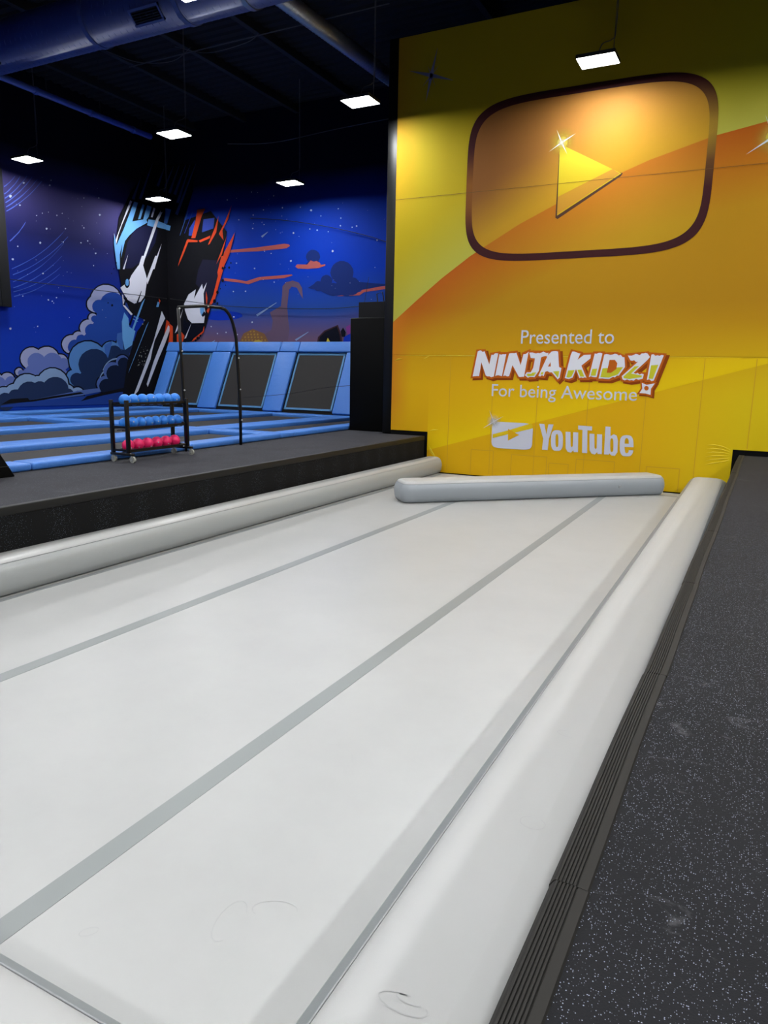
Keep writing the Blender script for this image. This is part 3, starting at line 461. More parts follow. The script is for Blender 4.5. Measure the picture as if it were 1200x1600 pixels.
('star',6,[(15.54,6.53),(15.53,6.51),(15.51,6.50),(15.50,6.51),(15.50,6.53),(15.52,6.54),(15.53,6.54)]),
('star',6,[(15.73,6.62),(15.72,6.61),(15.71,6.60),(15.69,6.61),(15.70,6.62),(15.71,6.63),(15.72,6.63)]),
('star',6,[(14.21,4.09),(14.21,4.08),(14.19,4.08),(14.18,4.08),(14.18,4.10),(14.19,4.11),(14.21,4.11)]),
('star',6,[(15.06,4.07),(15.05,4.05),(15.03,4.05),(15.01,4.06),(15.01,4.08),(15.03,4.09),(15.05,4.09)]),
('star',6,[(15.19,4.05),(15.18,4.03),(15.16,4.03),(15.14,4.03),(15.15,4.05),(15.16,4.06),(15.18,4.06)]),
('star',6,[(15.35,4.17),(15.34,4.15),(15.31,4.14),(15.30,4.15),(15.30,4.17),(15.32,4.18),(15.34,4.18)]),
('star',6,[(13.76,3.17),(13.75,3.14),(13.72,3.13),(13.69,3.15),(13.70,3.18),(13.72,3.19),(13.75,3.19)]),
('star',6,[(14.63,3.28),(14.62,3.27),(14.61,3.26),(14.59,3.27),(14.60,3.29),(14.61,3.30),(14.63,3.30)]),
('star',6,[(15.24,6.56),(15.24,6.55),(15.23,6.54),(15.22,6.55),(15.22,6.56),(15.23,6.57),(15.24,6.57)]),
('star',6,[(15.23,4.00),(15.22,3.99),(15.21,3.98),(15.20,3.99),(15.20,4.00),(15.21,4.01),(15.22,4.01)]),
('star',6,[(14.72,5.16),(14.71,5.15),(14.71,5.15),(14.70,5.15),(14.70,5.16),(14.71,5.16),(14.71,5.16)]),
('star',6,[(15.91,4.95),(15.91,4.94),(15.90,4.94),(15.90,4.94),(15.90,4.95),(15.90,4.95),(15.91,4.95)]),
('star',6,[(13.91,3.77),(13.91,3.77),(13.90,3.77),(13.90,3.77),(13.90,3.77),(13.90,3.78),(13.91,3.78)]),
('star',6,[(14.54,3.11),(14.54,3.11),(14.53,3.11),(14.53,3.11),(14.53,3.12),(14.53,3.12),(14.54,3.12)]),
('star',6,[(16.81,5.78),(16.80,5.77),(16.79,5.77),(16.79,5.77),(16.79,5.78),(16.79,5.78),(16.80,5.78)]),
('star',6,[(14.41,4.71),(14.41,4.71),(14.40,4.71),(14.39,4.71),(14.39,4.72),(14.40,4.72),(14.41,4.72)]),
('star',6,[(15.59,4.37),(15.59,4.36),(15.58,4.36),(15.57,4.37),(15.57,4.37),(15.58,4.38),(15.59,4.38)]),
('star',6,[(14.10,4.14),(14.09,4.13),(14.09,4.13),(14.08,4.13),(14.08,4.14),(14.09,4.14),(14.09,4.14)]),
('star',6,[(15.10,7.47),(15.10,7.46),(15.09,7.46),(15.08,7.46),(15.08,7.46),(15.09,7.47),(15.10,7.47)]),
('star',6,[(15.43,4.46),(15.42,4.45),(15.41,4.45),(15.41,4.45),(15.41,4.46),(15.42,4.46),(15.42,4.46)]),
('star',6,[(16.20,3.57),(16.20,3.57),(16.19,3.57),(16.19,3.57),(16.19,3.58),(16.19,3.58),(16.20,3.58)]),
('star',6,[(16.69,5.91),(16.68,5.90),(16.67,5.90),(16.66,5.90),(16.66,5.91),(16.67,5.92),(16.68,5.91)]),
('star',6,[(17.09,7.62),(17.08,7.61),(17.08,7.61),(17.07,7.61),(17.07,7.62),(17.08,7.62),(17.08,7.62)]),
('star',6,[(14.50,3.25),(14.49,3.24),(14.49,3.24),(14.48,3.25),(14.48,3.25),(14.49,3.25),(14.49,3.25)]),
('star',6,[(16.10,6.48),(16.10,6.47),(16.09,6.47),(16.09,6.47),(16.09,6.48),(16.09,6.48),(16.10,6.48)]),
('star',6,[(15.27,6.10),(15.26,6.09),(15.25,6.09),(15.25,6.09),(15.25,6.10),(15.26,6.10),(15.26,6.10)]),
('star',6,[(15.75,3.62),(15.74,3.61),(15.73,3.61),(15.73,3.62),(15.73,3.62),(15.73,3.63),(15.74,3.63)]),
('star',6,[(17.03,3.96),(17.03,3.95),(17.02,3.94),(17.01,3.95),(17.01,3.96),(17.02,3.96),(17.03,3.96)]),
('star',6,[(16.31,7.15),(16.30,7.14),(16.30,7.14),(16.29,7.14),(16.29,7.15),(16.30,7.15),(16.31,7.15)]),
('star',6,[(17.15,3.73),(17.15,3.72),(17.14,3.72),(17.13,3.72),(17.13,3.73),(17.14,3.73),(17.15,3.73)]),
('star',6,[(16.45,6.96),(16.44,6.95),(16.43,6.94),(16.43,6.95),(16.43,6.95),(16.43,6.96),(16.44,6.96)]),
('star',6,[(15.92,6.51),(15.92,6.51),(15.91,6.51),(15.91,6.51),(15.91,6.51),(15.91,6.52),(15.92,6.52)]),
('star',6,[(16.70,3.27),(16.69,3.27),(16.69,3.27),(16.68,3.27),(16.68,3.27),(16.69,3.27),(16.69,3.27)]),
('star',6,[(16.69,6.07),(16.69,6.07),(16.68,6.06),(16.68,6.07),(16.68,6.07),(16.68,6.07),(16.69,6.07)]),
('star',6,[(14.82,4.16),(14.81,4.16),(14.80,4.16),(14.80,4.16),(14.80,4.17),(14.80,4.17),(14.81,4.17)]),
('star',6,[(14.09,4.76),(14.08,4.76),(14.08,4.76),(14.08,4.76),(14.08,4.76),(14.08,4.77),(14.09,4.77)]),
('star',6,[(16.42,6.40),(16.42,6.39),(16.41,6.38),(16.40,6.39),(16.40,6.40),(16.41,6.40),(16.42,6.40)]),
('star',6,[(17.35,5.72),(17.34,5.71),(17.33,5.71),(17.32,5.71),(17.32,5.72),(17.33,5.72),(17.34,5.72)]),
('star',6,[(15.11,7.27),(15.11,7.26),(15.10,7.26),(15.10,7.26),(15.10,7.27),(15.10,7.27),(15.11,7.28)]),
('star',6,[(14.20,6.56),(14.20,6.56),(14.19,6.55),(14.19,6.56),(14.19,6.56),(14.19,6.57),(14.20,6.57)]),
('star',6,[(16.09,7.13),(16.09,7.13),(16.09,7.13),(16.08,7.13),(16.08,7.13),(16.09,7.14),(16.09,7.14)]),
('star',6,[(16.98,6.58),(16.97,6.57),(16.96,6.57),(16.96,6.57),(16.96,6.58),(16.96,6.58),(16.98,6.58)]),
('star',6,[(17.07,6.29),(17.06,6.28),(17.05,6.28),(17.05,6.28),(17.05,6.29),(17.05,6.29),(17.06,6.29)]),
('star',6,[(15.61,4.82),(15.61,4.82),(15.60,4.82),(15.60,4.82),(15.60,4.83),(15.60,4.83),(15.61,4.83)]),
('star',6,[(15.76,4.95),(15.76,4.95),(15.75,4.94),(15.74,4.95),(15.74,4.95),(15.75,4.96),(15.76,4.96)]),
('star',6,[(15.64,5.80),(15.64,5.80),(15.63,5.79),(15.63,5.80),(15.63,5.80),(15.63,5.81),(15.64,5.81)]),
('star',6,[(14.80,6.24),(14.80,6.23),(14.79,6.22),(14.79,6.23),(14.79,6.24),(14.79,6.24),(14.80,6.24)]),
('star',6,[(15.65,5.27),(15.65,5.26),(15.64,5.26),(15.64,5.26),(15.64,5.27),(15.64,5.27),(15.65,5.27)]),
('star',6,[(15.28,5.07),(15.28,5.07),(15.27,5.07),(15.27,5.07),(15.27,5.07),(15.27,5.08),(15.28,5.08)]),
('star',6,[(15.95,4.92),(15.95,4.92),(15.94,4.92),(15.94,4.92),(15.94,4.92),(15.94,4.92),(15.95,4.92)]),
],
'R': [
('black',16,[(-19.00,9.02),(-17.57,8.90),(-17.71,8.03),(-18.15,7.14),(-16.96,7.36),(-16.30,6.66),(-16.46,5.90),(-16.70,5.08),(-17.06,4.21),(-17.31,3.57),(-17.96,3.12),(-18.56,2.97),(-19.00,2.62)]),
('navy',17,[(-17.36,5.83),(-16.64,5.76),(-16.73,5.27),(-17.04,4.39),(-17.30,4.40),(-17.34,4.75),(-17.70,5.04),(-17.57,5.50)]),
('streak',18,[(-18.99,8.97),(-19.00,8.96),(-19.00,8.90),(-18.97,8.96)]),
('streak',18,[(-18.54,8.92),(-19.00,8.31),(-19.00,8.12),(-18.99,8.12),(-18.52,8.91)]),
('streak',18,[(-18.28,8.93),(-18.82,8.10),(-18.70,8.05),(-18.26,8.92)]),
('streak',18,[(-17.99,8.92),(-18.58,8.04),(-18.46,7.99),(-17.97,8.91)]),
('streak',18,[(-17.80,8.90),(-18.46,7.76),(-18.34,7.72),(-17.78,8.89)]),
('streak',18,[(-17.56,8.89),(-18.53,7.39),(-18.41,7.34),(-17.54,8.88)]),
('sky',19,[(-19.00,7.09),(-18.75,7.01),(-18.80,6.86),(-19.00,6.91)]),
('skyd',18,[(-19.00,7.62),(-18.70,7.54),(-18.91,7.09),(-19.00,7.11),(-19.00,7.60)]),
('orange',20,[(-17.54,7.44),(-17.19,7.45),(-17.36,7.21),(-17.66,6.54),(-17.83,6.55),(-17.61,7.15)]),
('orange',20,[(-18.03,6.51),(-17.93,6.51),(-18.22,6.02),(-18.48,5.65),(-18.38,5.89)]),
('orange',20,[(-18.00,6.53),(-17.56,6.46),(-17.57,6.41),(-17.98,6.43)]),
('orange',20,[(-17.51,6.45),(-17.00,6.58),(-17.02,6.50),(-17.45,6.39)]),
('orange',20,[(-16.07,7.47),(-16.38,6.95),(-16.63,6.61),(-16.44,6.39),(-16.48,6.71),(-16.23,7.05)]),
('orange',20,[(-16.62,7.19),(-16.81,6.79),(-17.11,6.29),(-17.03,6.32),(-16.74,6.67)]),
('orange',20,[(-16.29,6.53),(-16.78,5.64),(-16.52,5.95)]),
('orange',20,[(-15.95,6.62),(-16.42,6.02),(-16.63,5.48),(-16.50,5.48),(-16.21,5.93)]),
('mblue',19,[(-17.28,7.12),(-16.80,7.13),(-16.86,6.80),(-17.36,6.71)]),
('mblue',19,[(-17.91,6.87),(-17.64,7.15),(-17.76,6.63),(-17.95,6.64)]),
('skyd',19,[(-17.96,7.45),(-18.35,6.67),(-18.33,6.67),(-17.92,7.43)]),
('mblue',19,[(-17.72,7.46),(-18.14,6.73),(-18.12,6.73),(-17.69,7.45)]),
('white',20,[(-17.41,5.03),(-17.36,4.75),(-17.35,4.40),(-17.30,4.09),(-17.38,3.73),(-17.91,3.73),(-18.09,3.86),(-18.21,4.15),(-18.25,4.39),(-18.03,4.70),(-17.70,4.86),(-17.79,4.55)]),
('white',20,[(-17.20,5.07),(-17.36,4.71),(-17.39,4.83)]),
('sky',21,[(-17.53,4.23),(-17.35,4.25),(-17.32,4.01),(-17.47,3.96),(-17.53,4.09)]),
('ink',22,[(-17.35,4.13),(-17.26,4.01),(-17.42,3.93),(-17.47,3.99)]),
('orange',20,[(-16.54,5.90),(-16.30,5.89),(-16.61,5.15),(-16.86,4.51),(-17.04,4.32),(-17.18,4.04),(-17.24,4.13),(-16.93,4.66),(-16.71,5.27),(-16.73,5.38)]),
('orange',20,[(-17.24,4.79),(-17.19,4.55),(-17.24,4.24),(-17.26,4.59)]),
('white',20,[(-19.00,3.61),(-18.97,3.59),(-19.00,3.54)]),
('orange',19,[(-19.00,3.76),(-18.81,3.63),(-18.83,3.08),(-19.00,3.07),(-19.00,3.46),(-18.96,3.61),(-19.00,3.56)]),
('orange',20,[(-18.63,3.35),(-18.40,3.43),(-18.27,3.30),(-18.36,3.10),(-18.64,3.08)]),
('ink',19,[(-18.17,3.77),(-17.37,3.71),(-17.43,3.46),(-17.76,3.26),(-18.20,3.04),(-18.35,3.47),(-18.27,4.03)]),
('orange',18,[(-17.37,3.62),(-17.39,3.42),(-17.77,3.18),(-17.98,3.08),(-17.76,3.30)]),
('white',20,[(-18.30,4.23),(-18.61,3.47),(-18.72,3.39)]),
('white',20,[(-17.93,3.75),(-18.21,3.22),(-18.29,3.20)]),
('ink',20,[(-16.69,4.73),(-16.72,4.68),(-16.78,4.68),(-16.81,4.74),(-16.78,4.79),(-16.72,4.79)]),
('ink',20,[(-16.46,5.11),(-16.48,5.06),(-16.54,5.06),(-16.57,5.11),(-16.54,5.16),(-16.48,5.15)]),
('ink',20,[(-16.45,5.50),(-16.48,5.46),(-16.52,5.46),(-16.55,5.51),(-16.52,5.55),(-16.47,5.55)]),
('ink',20,[(-16.82,4.45),(-16.85,4.39),(-16.92,4.39),(-16.95,4.45),(-16.92,4.51),(-16.85,4.50)]),
('ink',20,[(-16.71,4.37),(-16.74,4.32),(-16.79,4.33),(-16.81,4.37),(-16.78,4.41),(-16.73,4.41)]),
('ink',20,[(-16.36,5.52),(-16.38,5.49),(-16.42,5.49),(-16.43,5.52),(-16.42,5.55),(-16.38,5.55)]),
('ink',20,[(-16.18,5.51),(-16.20,5.47),(-16.25,5.48),(-16.27,5.51),(-16.25,5.55),(-16.20,5.55)]),
('ink',20,[(-16.59,4.84),(-16.61,4.82),(-16.63,4.82),(-16.65,4.84),(-16.63,4.87),(-16.61,4.87)]),
('ink',20,[(-16.36,4.95),(-16.38,4.93),(-16.40,4.93),(-16.41,4.95),(-16.40,4.97),(-16.38,4.97)]),
('ink',20,[(-17.50,3.30),(-17.53,3.26),(-17.57,3.26),(-17.60,3.30),(-17.57,3.34),(-17.52,3.34)]),
('ink',20,[(-17.63,3.22),(-17.66,3.17),(-17.72,3.17),(-17.74,3.22),(-17.71,3.27),(-17.65,3.27)]),
('ink',20,[(-17.72,3.14),(-17.75,3.10),(-17.79,3.10),(-17.82,3.14),(-17.79,3.18),(-17.74,3.18)]),
('ink',20,[(-17.57,3.22),(-17.59,3.19),(-17.63,3.19),(-17.65,3.22),(-17.62,3.25),(-17.58,3.25)]),
('ink',20,[(-16.11,5.66),(-16.13,5.63),(-16.16,5.63),(-16.18,5.66),(-16.16,5.69),(-16.13,5.68)]),
('mblue2',1,[(-15.71,3.95),(-15.75,3.91),(-15.86,3.87),(-16.03,3.84),(-16.25,3.82),(-16.51,3.81),(-16.78,3.81),(-17.04,3.83),(-17.27,3.86),(-17.45,3.90),(-17.56,3.94),(-17.60,3.98),(-17.56,4.03),(-17.44,4.07),(-17.26,4.10),(-17.03,4.12),(-16.77,4.13),(-16.50,4.12),(-16.25,4.10),(-16.02,4.08),(-15.85,4.04),(-15.75,4.00)]),
('smoke',1,[(-14.59,4.03),(-14.15,4.22),(-14.10,4.56),(-14.08,4.84),(-13.94,4.96),(-13.69,5.00),(-13.45,4.93),(-13.33,4.76),(-13.29,4.42),(-13.38,4.54),(-13.52,4.77),(-13.72,4.82),(-13.83,4.72),(-13.90,4.21),(-13.87,3.81),(-13.82,3.47),(-13.91,3.01),(-15.92,3.01),(-15.69,3.37),(-15.27,3.51),(-14.82,3.33),(-14.53,3.48),(-14.48,3.77)]),
('gold',2,[(-15.92,3.01),(-15.69,3.36),(-15.30,3.51),(-14.82,3.35),(-14.60,3.01)]),
('gold2',3,[(-15.70,3.14),(-15.72,3.12),(-15.76,3.12),(-15.78,3.14),(-15.76,3.17),(-15.71,3.17)]),
('gold2',3,[(-15.67,3.05),(-15.70,3.02),(-15.74,3.02),(-15.76,3.05),(-15.73,3.08),(-15.69,3.08)]),
('gold2',3,[(-15.58,3.24),(-15.60,3.21),(-15.64,3.21),(-15.66,3.24),(-15.64,3.27),(-15.60,3.27)]),
('gold2',3,[(-15.56,3.14),(-15.58,3.12),(-15.62,3.12),(-15.64,3.14),(-15.62,3.17),(-15.58,3.17)]),
('gold2',3,[(-15.54,3.05),(-15.56,3.02),(-15.60,3.02),(-15.62,3.05),(-15.60,3.07),(-15.56,3.07)]),
('gold2',3,[(-15.46,3.33),(-15.48,3.31),(-15.52,3.31),(-15.54,3.33),(-15.52,3.36),(-15.48,3.36)]),
('gold2',3,[(-15.44,3.24),(-15.46,3.21),(-15.50,3.21),(-15.52,3.24),(-15.50,3.27),(-15.46,3.26)]),
('gold2',3,[(-15.42,3.14),(-15.44,3.12),(-15.48,3.12),(-15.50,3.14),(-15.48,3.17),(-15.44,3.17)]),
('gold2',3,[(-15.40,3.05),(-15.42,3.02),(-15.46,3.02),(-15.48,3.05),(-15.46,3.07),(-15.42,3.07)]),
('gold2',3,[(-15.35,3.43),(-15.37,3.40),(-15.41,3.40),(-15.43,3.43),(-15.41,3.45),(-15.37,3.45)]),
('gold2',3,[(-15.33,3.33),(-15.35,3.30),(-15.39,3.31),(-15.41,3.33),(-15.39,3.36),(-15.35,3.36)]),
('gold2',3,[(-15.31,3.24),(-15.33,3.21),(-15.37,3.21),(-15.39,3.24),(-15.37,3.26),(-15.32,3.26)]),
('gold2',3,[(-15.29,3.14),(-15.30,3.11),(-15.35,3.12),(-15.37,3.14),(-15.34,3.17),(-15.30,3.17)]),
('gold2',3,[(-15.26,3.05),(-15.28,3.02),(-15.32,3.02),(-15.34,3.05),(-15.32,3.07),(-15.28,3.07)]),
('gold2',3,[(-15.21,3.42),(-15.23,3.40),(-15.27,3.40),(-15.29,3.43),(-15.27,3.45),(-15.23,3.45)]),
('gold2',3,[(-15.19,3.33),(-15.21,3.30),(-15.25,3.30),(-15.27,3.33),(-15.25,3.36),(-15.21,3.36)]),
('gold2',3,[(-15.17,3.24),(-15.19,3.21),(-15.23,3.21),(-15.25,3.24),(-15.23,3.26),(-15.19,3.26)]),
('gold2',3,[(-15.15,3.14),(-15.17,3.11),(-15.21,3.11),(-15.23,3.14),(-15.21,3.17),(-15.17,3.17)]),
('gold2',3,[(-15.13,3.05),(-15.15,3.02),(-15.19,3.02),(-15.21,3.05),(-15.19,3.07),(-15.15,3.07)]),
('gold2',3,[(-15.06,3.33),(-15.08,3.30),(-15.12,3.30),(-15.14,3.33),(-15.12,3.36),(-15.08,3.36)]),
('gold2',3,[(-15.04,3.23),(-15.06,3.21),(-15.10,3.21),(-15.12,3.24),(-15.10,3.26),(-15.05,3.26)]),
('gold2',3,[(-15.02,3.14),(-15.04,3.11),(-15.07,3.11),(-15.09,3.14),(-15.07,3.17),(-15.03,3.17)]),
('gold2',3,[(-14.99,3.05),(-15.01,3.02),(-15.05,3.02),(-15.07,3.05),(-15.05,3.07),(-15.01,3.07)]),
('gold2',3,[(-14.90,3.23),(-14.92,3.21),(-14.96,3.21),(-14.98,3.23),(-14.96,3.26),(-14.92,3.26)]),
('gold2',3,[(-14.88,3.14),(-14.90,3.11),(-14.94,3.11),(-14.96,3.14),(-14.94,3.17),(-14.90,3.17)]),
('gold2',3,[(-14.86,3.05),(-14.88,3.02),(-14.92,3.02),(-14.94,3.05),(-14.92,3.07),(-14.88,3.07)]),
('gold2',3,[(-14.75,3.14),(-14.77,3.11),(-14.81,3.11),(-14.83,3.14),(-14.81,3.17),(-14.77,3.17)]),
('gold2',3,[(-14.73,3.05),(-14.75,3.02),(-14.79,3.02),(-14.80,3.05),(-14.79,3.07),(-14.75,3.07)]),
('gold2',3,[(-14.59,3.05),(-14.61,3.02),(-14.65,3.02),(-14.67,3.05),(-14.65,3.07),(-14.61,3.07)]),
('gold3',4,[(-15.30,3.04),(-15.29,3.07),(-15.27,3.09),(-15.23,3.12),(-15.19,3.13),(-15.14,3.14),(-15.08,3.15),(-15.03,3.14),(-14.98,3.13),(-14.94,3.11),(-14.90,3.09),(-14.88,3.07),(-14.88,3.04)]),
('coral',3,[(-16.39,6.07),(-15.15,6.09),(-14.00,6.14),(-13.82,6.11),(-13.78,6.06),(-13.91,6.00),(-15.00,5.97),(-16.39,6.00)]),
('coral',3,[(-16.49,5.19),(-15.99,5.13),(-15.54,5.05),(-15.02,5.16),(-13.72,5.19),(-13.68,5.16),(-14.01,5.09),(-14.94,5.07),(-15.45,4.95),(-15.76,5.01),(-16.45,5.10)]),
('dpuff',2,[(-12.65,5.67),(-12.67,5.60),(-12.71,5.54),(-12.78,5.50),(-12.87,5.48),(-12.96,5.48),(-13.04,5.51),(-13.11,5.56),(-13.16,5.63),(-13.18,5.70),(-13.16,5.77),(-13.11,5.83),(-13.04,5.88),(-12.96,5.90),(-12.87,5.89),(-12.78,5.86),(-12.71,5.81),(-12.67,5.75)]),
('dpuff',2,[(-13.20,5.47),(-13.10,5.55),(-12.70,5.53),(-12.62,5.44)]),
('coral',3,[(-13.58,5.42),(-13.51,5.49),(-13.13,5.46),(-13.00,5.58),(-12.88,5.54),(-12.78,5.55),(-12.66,5.50),(-12.62,5.43),(-12.46,5.44),(-12.46,5.40),(-12.70,5.34),(-13.10,5.33),(-13.48,5.36)]),
('dpuff',4,[(-11.44,5.15),(-11.46,5.03),(-11.53,4.93),(-11.64,4.86),(-11.77,4.82),(-11.92,4.83),(-12.05,4.88),(-12.17,4.96),(-12.24,5.07),(-12.27,5.18),(-12.24,5.30),(-12.17,5.40),(-12.06,5.47),(-11.93,5.51),(-11.78,5.50),(-11.64,5.45),(-11.54,5.37),(-11.46,5.26)]),
('dpuff',4,[(-12.20,4.94),(-12.21,4.88),(-12.25,4.83),(-12.31,4.79),(-12.38,4.77),(-12.45,4.78),(-12.52,4.80),(-12.58,4.84),(-12.61,4.89),(-12.63,4.95),(-12.61,5.01),(-12.58,5.06),(-12.52,5.10),(-12.45,5.12),(-12.38,5.12),(-12.31,5.09),(-12.25,5.05),(-12.21,5.00)]),
('dpuff',4,[(-11.19,4.74),(-11.21,4.65),(-11.26,4.57),(-11.34,4.51),(-11.45,4.48),(-11.56,4.49),(-11.67,4.52),(-11.75,4.58),(-11.81,4.67),(-11.83,4.76),(-11.81,4.85),(-11.76,4.93),(-11.67,4.99),(-11.57,5.02),(-11.46,5.01),(-11.35,4.98),(-11.27,4.91),(-11.21,4.83)]),
('dpuff',4,[(-11.92,4.67),(-11.94,4.60),(-11.98,4.54),(-12.04,4.50),(-12.12,4.48),(-12.20,4.48),(-12.28,4.51),(-12.34,4.55),(-12.38,4.62),(-12.40,4.68),(-12.38,4.75),(-12.34,4.81),(-12.28,4.85),(-12.20,4.87),(-12.12,4.87),(-12.04,4.84),(-11.98,4.79),(-11.94,4.73)]),
('dpuff',4,[(-12.51,4.79),(-12.52,4.73),(-12.55,4.69),(-12.60,4.66),(-12.66,4.64),(-12.73,4.64),(-12.79,4.66),(-12.84,4.70),(-12.87,4.75),(-12.88,4.80),(-12.87,4.85),(-12.84,4.90),(-12.79,4.93),(-12.73,4.95),(-12.66,4.94),(-12.60,4.92),(-12.55,4.88),(-12.52,4.84)]),
('dpuff',4,[(-11.35,4.74),(-11.37,4.64),(-11.43,4.56),(-11.52,4.49),(-11.64,4.46),(-11.76,4.47),(-11.88,4.50),(-11.97,4.58),(-12.04,4.67),(-12.06,4.77),(-12.04,4.87),(-11.98,4.96),(-11.88,5.02),(-11.77,5.05),(-11.64,5.04),(-11.53,5.01),(-11.43,4.94),(-11.37,4.85)]),
('dpuff',4,[(-13.10,4.75),(-12.76,4.92),(-12.43,4.84),(-11.38,4.88),(-10.18,4.75),(-10.75,4.67),(-11.19,4.62),(-11.50,4.48),(-12.29,4.50),(-12.69,4.67)]),
('coral',3,[(-11.86,4.57),(-11.83,4.49),(-12.03,4.47),(-11.50,4.47),(-11.22,4.47),(-11.06,4.56),(-10.18,4.64),(-10.18,4.72),(-11.09,4.67),(-11.19,4.57),(-11.51,4.52)]),
('meteor',3,[(-15.10,3.91),(-14.31,4.33),(-14.32,4.34),(-15.15,3.97)]),
('meteor',3,[(-13.56,3.11),(-13.07,3.39),(-13.09,3.40),(-13.60,3.16)]),
('meteor',3,[(-14.86,6.38),(-14.63,6.54),(-14.64,6.55),(-14.91,6.43)]),
('meteor',3,[(-17.05,3.02),(-16.91,3.14),(-16.93,3.15),(-17.11,3.07)]),
('brown',3,[(-12.76,3.01),(-12.72,3.23),(-12.48,3.43),(-11.98,3.60),(-11.85,3.29),(-11.80,3.01)]),
('ink',4,[(-12.69,3.01),(-12.65,3.23),(-12.45,3.39),(-12.02,3.55),(-11.91,3.29),(-11.87,3.01)]),
('yellow',5,[(-12.43,3.01),(-12.35,3.21),(-12.21,3.01)]),
('ink',4,[(-11.88,3.40),(-11.79,3.52),(-11.69,3.37),(-11.72,3.23),(-11.83,3.23)]),
('magenta',3,[(-11.69,3.53),(-11.53,3.61),(-11.52,3.28),(-11.65,3.34)]),
('mblue2',3,[(-11.80,3.01),(-11.75,3.23),(-11.52,3.34),(-11.52,3.01)]),
('star',6,[(-14.78,7.22),(-14.79,7.21),(-14.81,7.21),(-14.82,7.22),(-14.82,7.23),(-14.81,7.24),(-14.79,7.24)]),
('star',6,[(-15.19,7.10),(-15.20,7.08),(-15.21,7.08),(-15.23,7.09),(-15.23,7.11),(-15.21,7.12),(-15.20,7.11)]),
('star',6,[(-14.04,7.23),(-14.05,7.21),(-14.06,7.21),(-14.08,7.22),(-14.08,7.24),(-14.06,7.25),(-14.04,7.24)]),
('star',6,[(-12.94,7.06),(-12.95,7.04),(-12.99,7.04),(-13.02,7.06),(-13.02,7.08),(-12.99,7.10),(-12.95,7.09)]),
('star',6,[(-12.60,6.87),(-12.61,6.86),(-12.63,6.86),(-12.64,6.87),(-12.64,6.88),(-12.63,6.89),(-12.61,6.89)]),
('star',6,[(-11.98,7.04),(-11.98,7.02),(-12.00,7.02),(-12.02,7.03),(-12.02,7.04),(-12.00,7.05),(-11.98,7.05)]),
('star',6,[(-15.21,6.69),(-15.22,6.67),(-15.24,6.67),(-15.26,6.68),(-15.26,6.70),(-15.24,6.71),(-15.22,6.70)]),
('star',6,[(-14.76,6.78),(-14.77,6.77),(-14.78,6.76),(-14.80,6.77),(-14.80,6.79),(-14.78,6.79),(-14.77,6.79)]),
('star',6,[(-13.61,6.44),(-13.62,6.42),(-13.65,6.42),(-13.67,6.43),(-13.67,6.46),(-13.65,6.47),(-13.62,6.46)]),
('star',6,[(-13.00,6.52),(-13.01,6.51),(-13.03,6.50),(-13.04,6.51),(-13.04,6.53),(-13.03,6.54),(-13.01,6.53)]),
('star',6,[(-12.72,6.46),(-12.73,6.45),(-12.76,6.44),(-12.78,6.46),(-12.78,6.48),(-12.76,6.49),(-12.73,6.48)]),
('star',6,[(-12.33,6.39),(-12.34,6.38),(-12.35,6.38),(-12.37,6.39),(-12.37,6.40),(-12.35,6.41),(-12.34,6.41)]),
('star',6,[(-11.89,6.54),(-11.90,6.52),(-11.92,6.52),(-11.94,6.53),(-11.94,6.55),(-11.92,6.56),(-11.90,6.55)]),
('star',6,[(-11.48,6.47),(-11.49,6.45),(-11.51,6.45),(-11.52,6.46),(-11.52,6.48),(-11.51,6.48),(-11.49,6.48)]),
('star',6,[(-11.32,6.49),(-11.33,6.47),(-11.35,6.47),(-11.37,6.48),(-11.37,6.50),(-11.35,6.51),(-11.33,6.50)]),
('star',6,[(-11.88,6.76),(-11.89,6.74),(-11.91,6.74),(-11.92,6.75),(-11.92,6.77),(-11.91,6.78),(-11.89,6.77)]),
('star',6,[(-13.36,7.19),(-13.36,7.18),(-13.38,7.18),(-13.39,7.18),(-13.39,7.20),(-13.38,7.20),(-13.36,7.20)]),
('star',6,[(-13.70,5.60),(-13.72,5.58),(-13.75,5.57),(-13.78,5.59),(-13.78,5.62),(-13.75,5.63),(-13.72,5.63)]),
('star',6,[(-12.15,5.81),(-12.16,5.79),(-12.20,5.78),(-12.22,5.80),(-12.22,5.83),(-12.20,5.85),(-12.16,5.84)]),
('star',6,[(-14.75,5.95),(-14.76,5.94),(-14.78,5.94),(-14.79,5.95),(-14.79,5.96),(-14.77,5.97),(-14.76,5.97)]),
('star',6,[(-14.49,5.88),(-14.50,5.86),(-14.52,5.86),(-14.53,5.87),(-14.53,5.88),(-14.52,5.89),(-14.50,5.89)]),
('star',6,[(-15.90,5.64),(-15.91,5.63),(-15.93,5.62),(-15.95,5.64),(-15.95,5.65),(-15.93,5.66),(-15.91,5.66)]),
('star',6,[(-15.15,5.44),(-15.16,5.42),(-15.19,5.42),(-15.21,5.43),(-15.21,5.45),(-15.19,5.46),(-15.16,5.46)]),
('star',6,[(-16.05,4.74),(-16.06,4.72),(-16.08,4.72),(-16.10,4.73),(-16.10,4.75),(-16.08,4.76),(-16.06,4.75)]),
('star',6,[(-15.54,4.73),(-15.55,4.71),(-15.57,4.71),(-15.59,4.72),(-15.59,4.74),(-15.57,4.75),(-15.55,4.75)]),
('star',6,[(-15.28,3.73),(-15.29,3.71),(-15.32,3.70),(-15.34,3.72),(-15.34,3.74),(-15.32,3.75),(-15.29,3.75)]),
('star',6,[(-16.77,3.37),(-16.78,3.35),(-16.81,3.35),(-16.83,3.36),(-16.82,3.38),(-16.81,3.39),(-16.78,3.38)]),
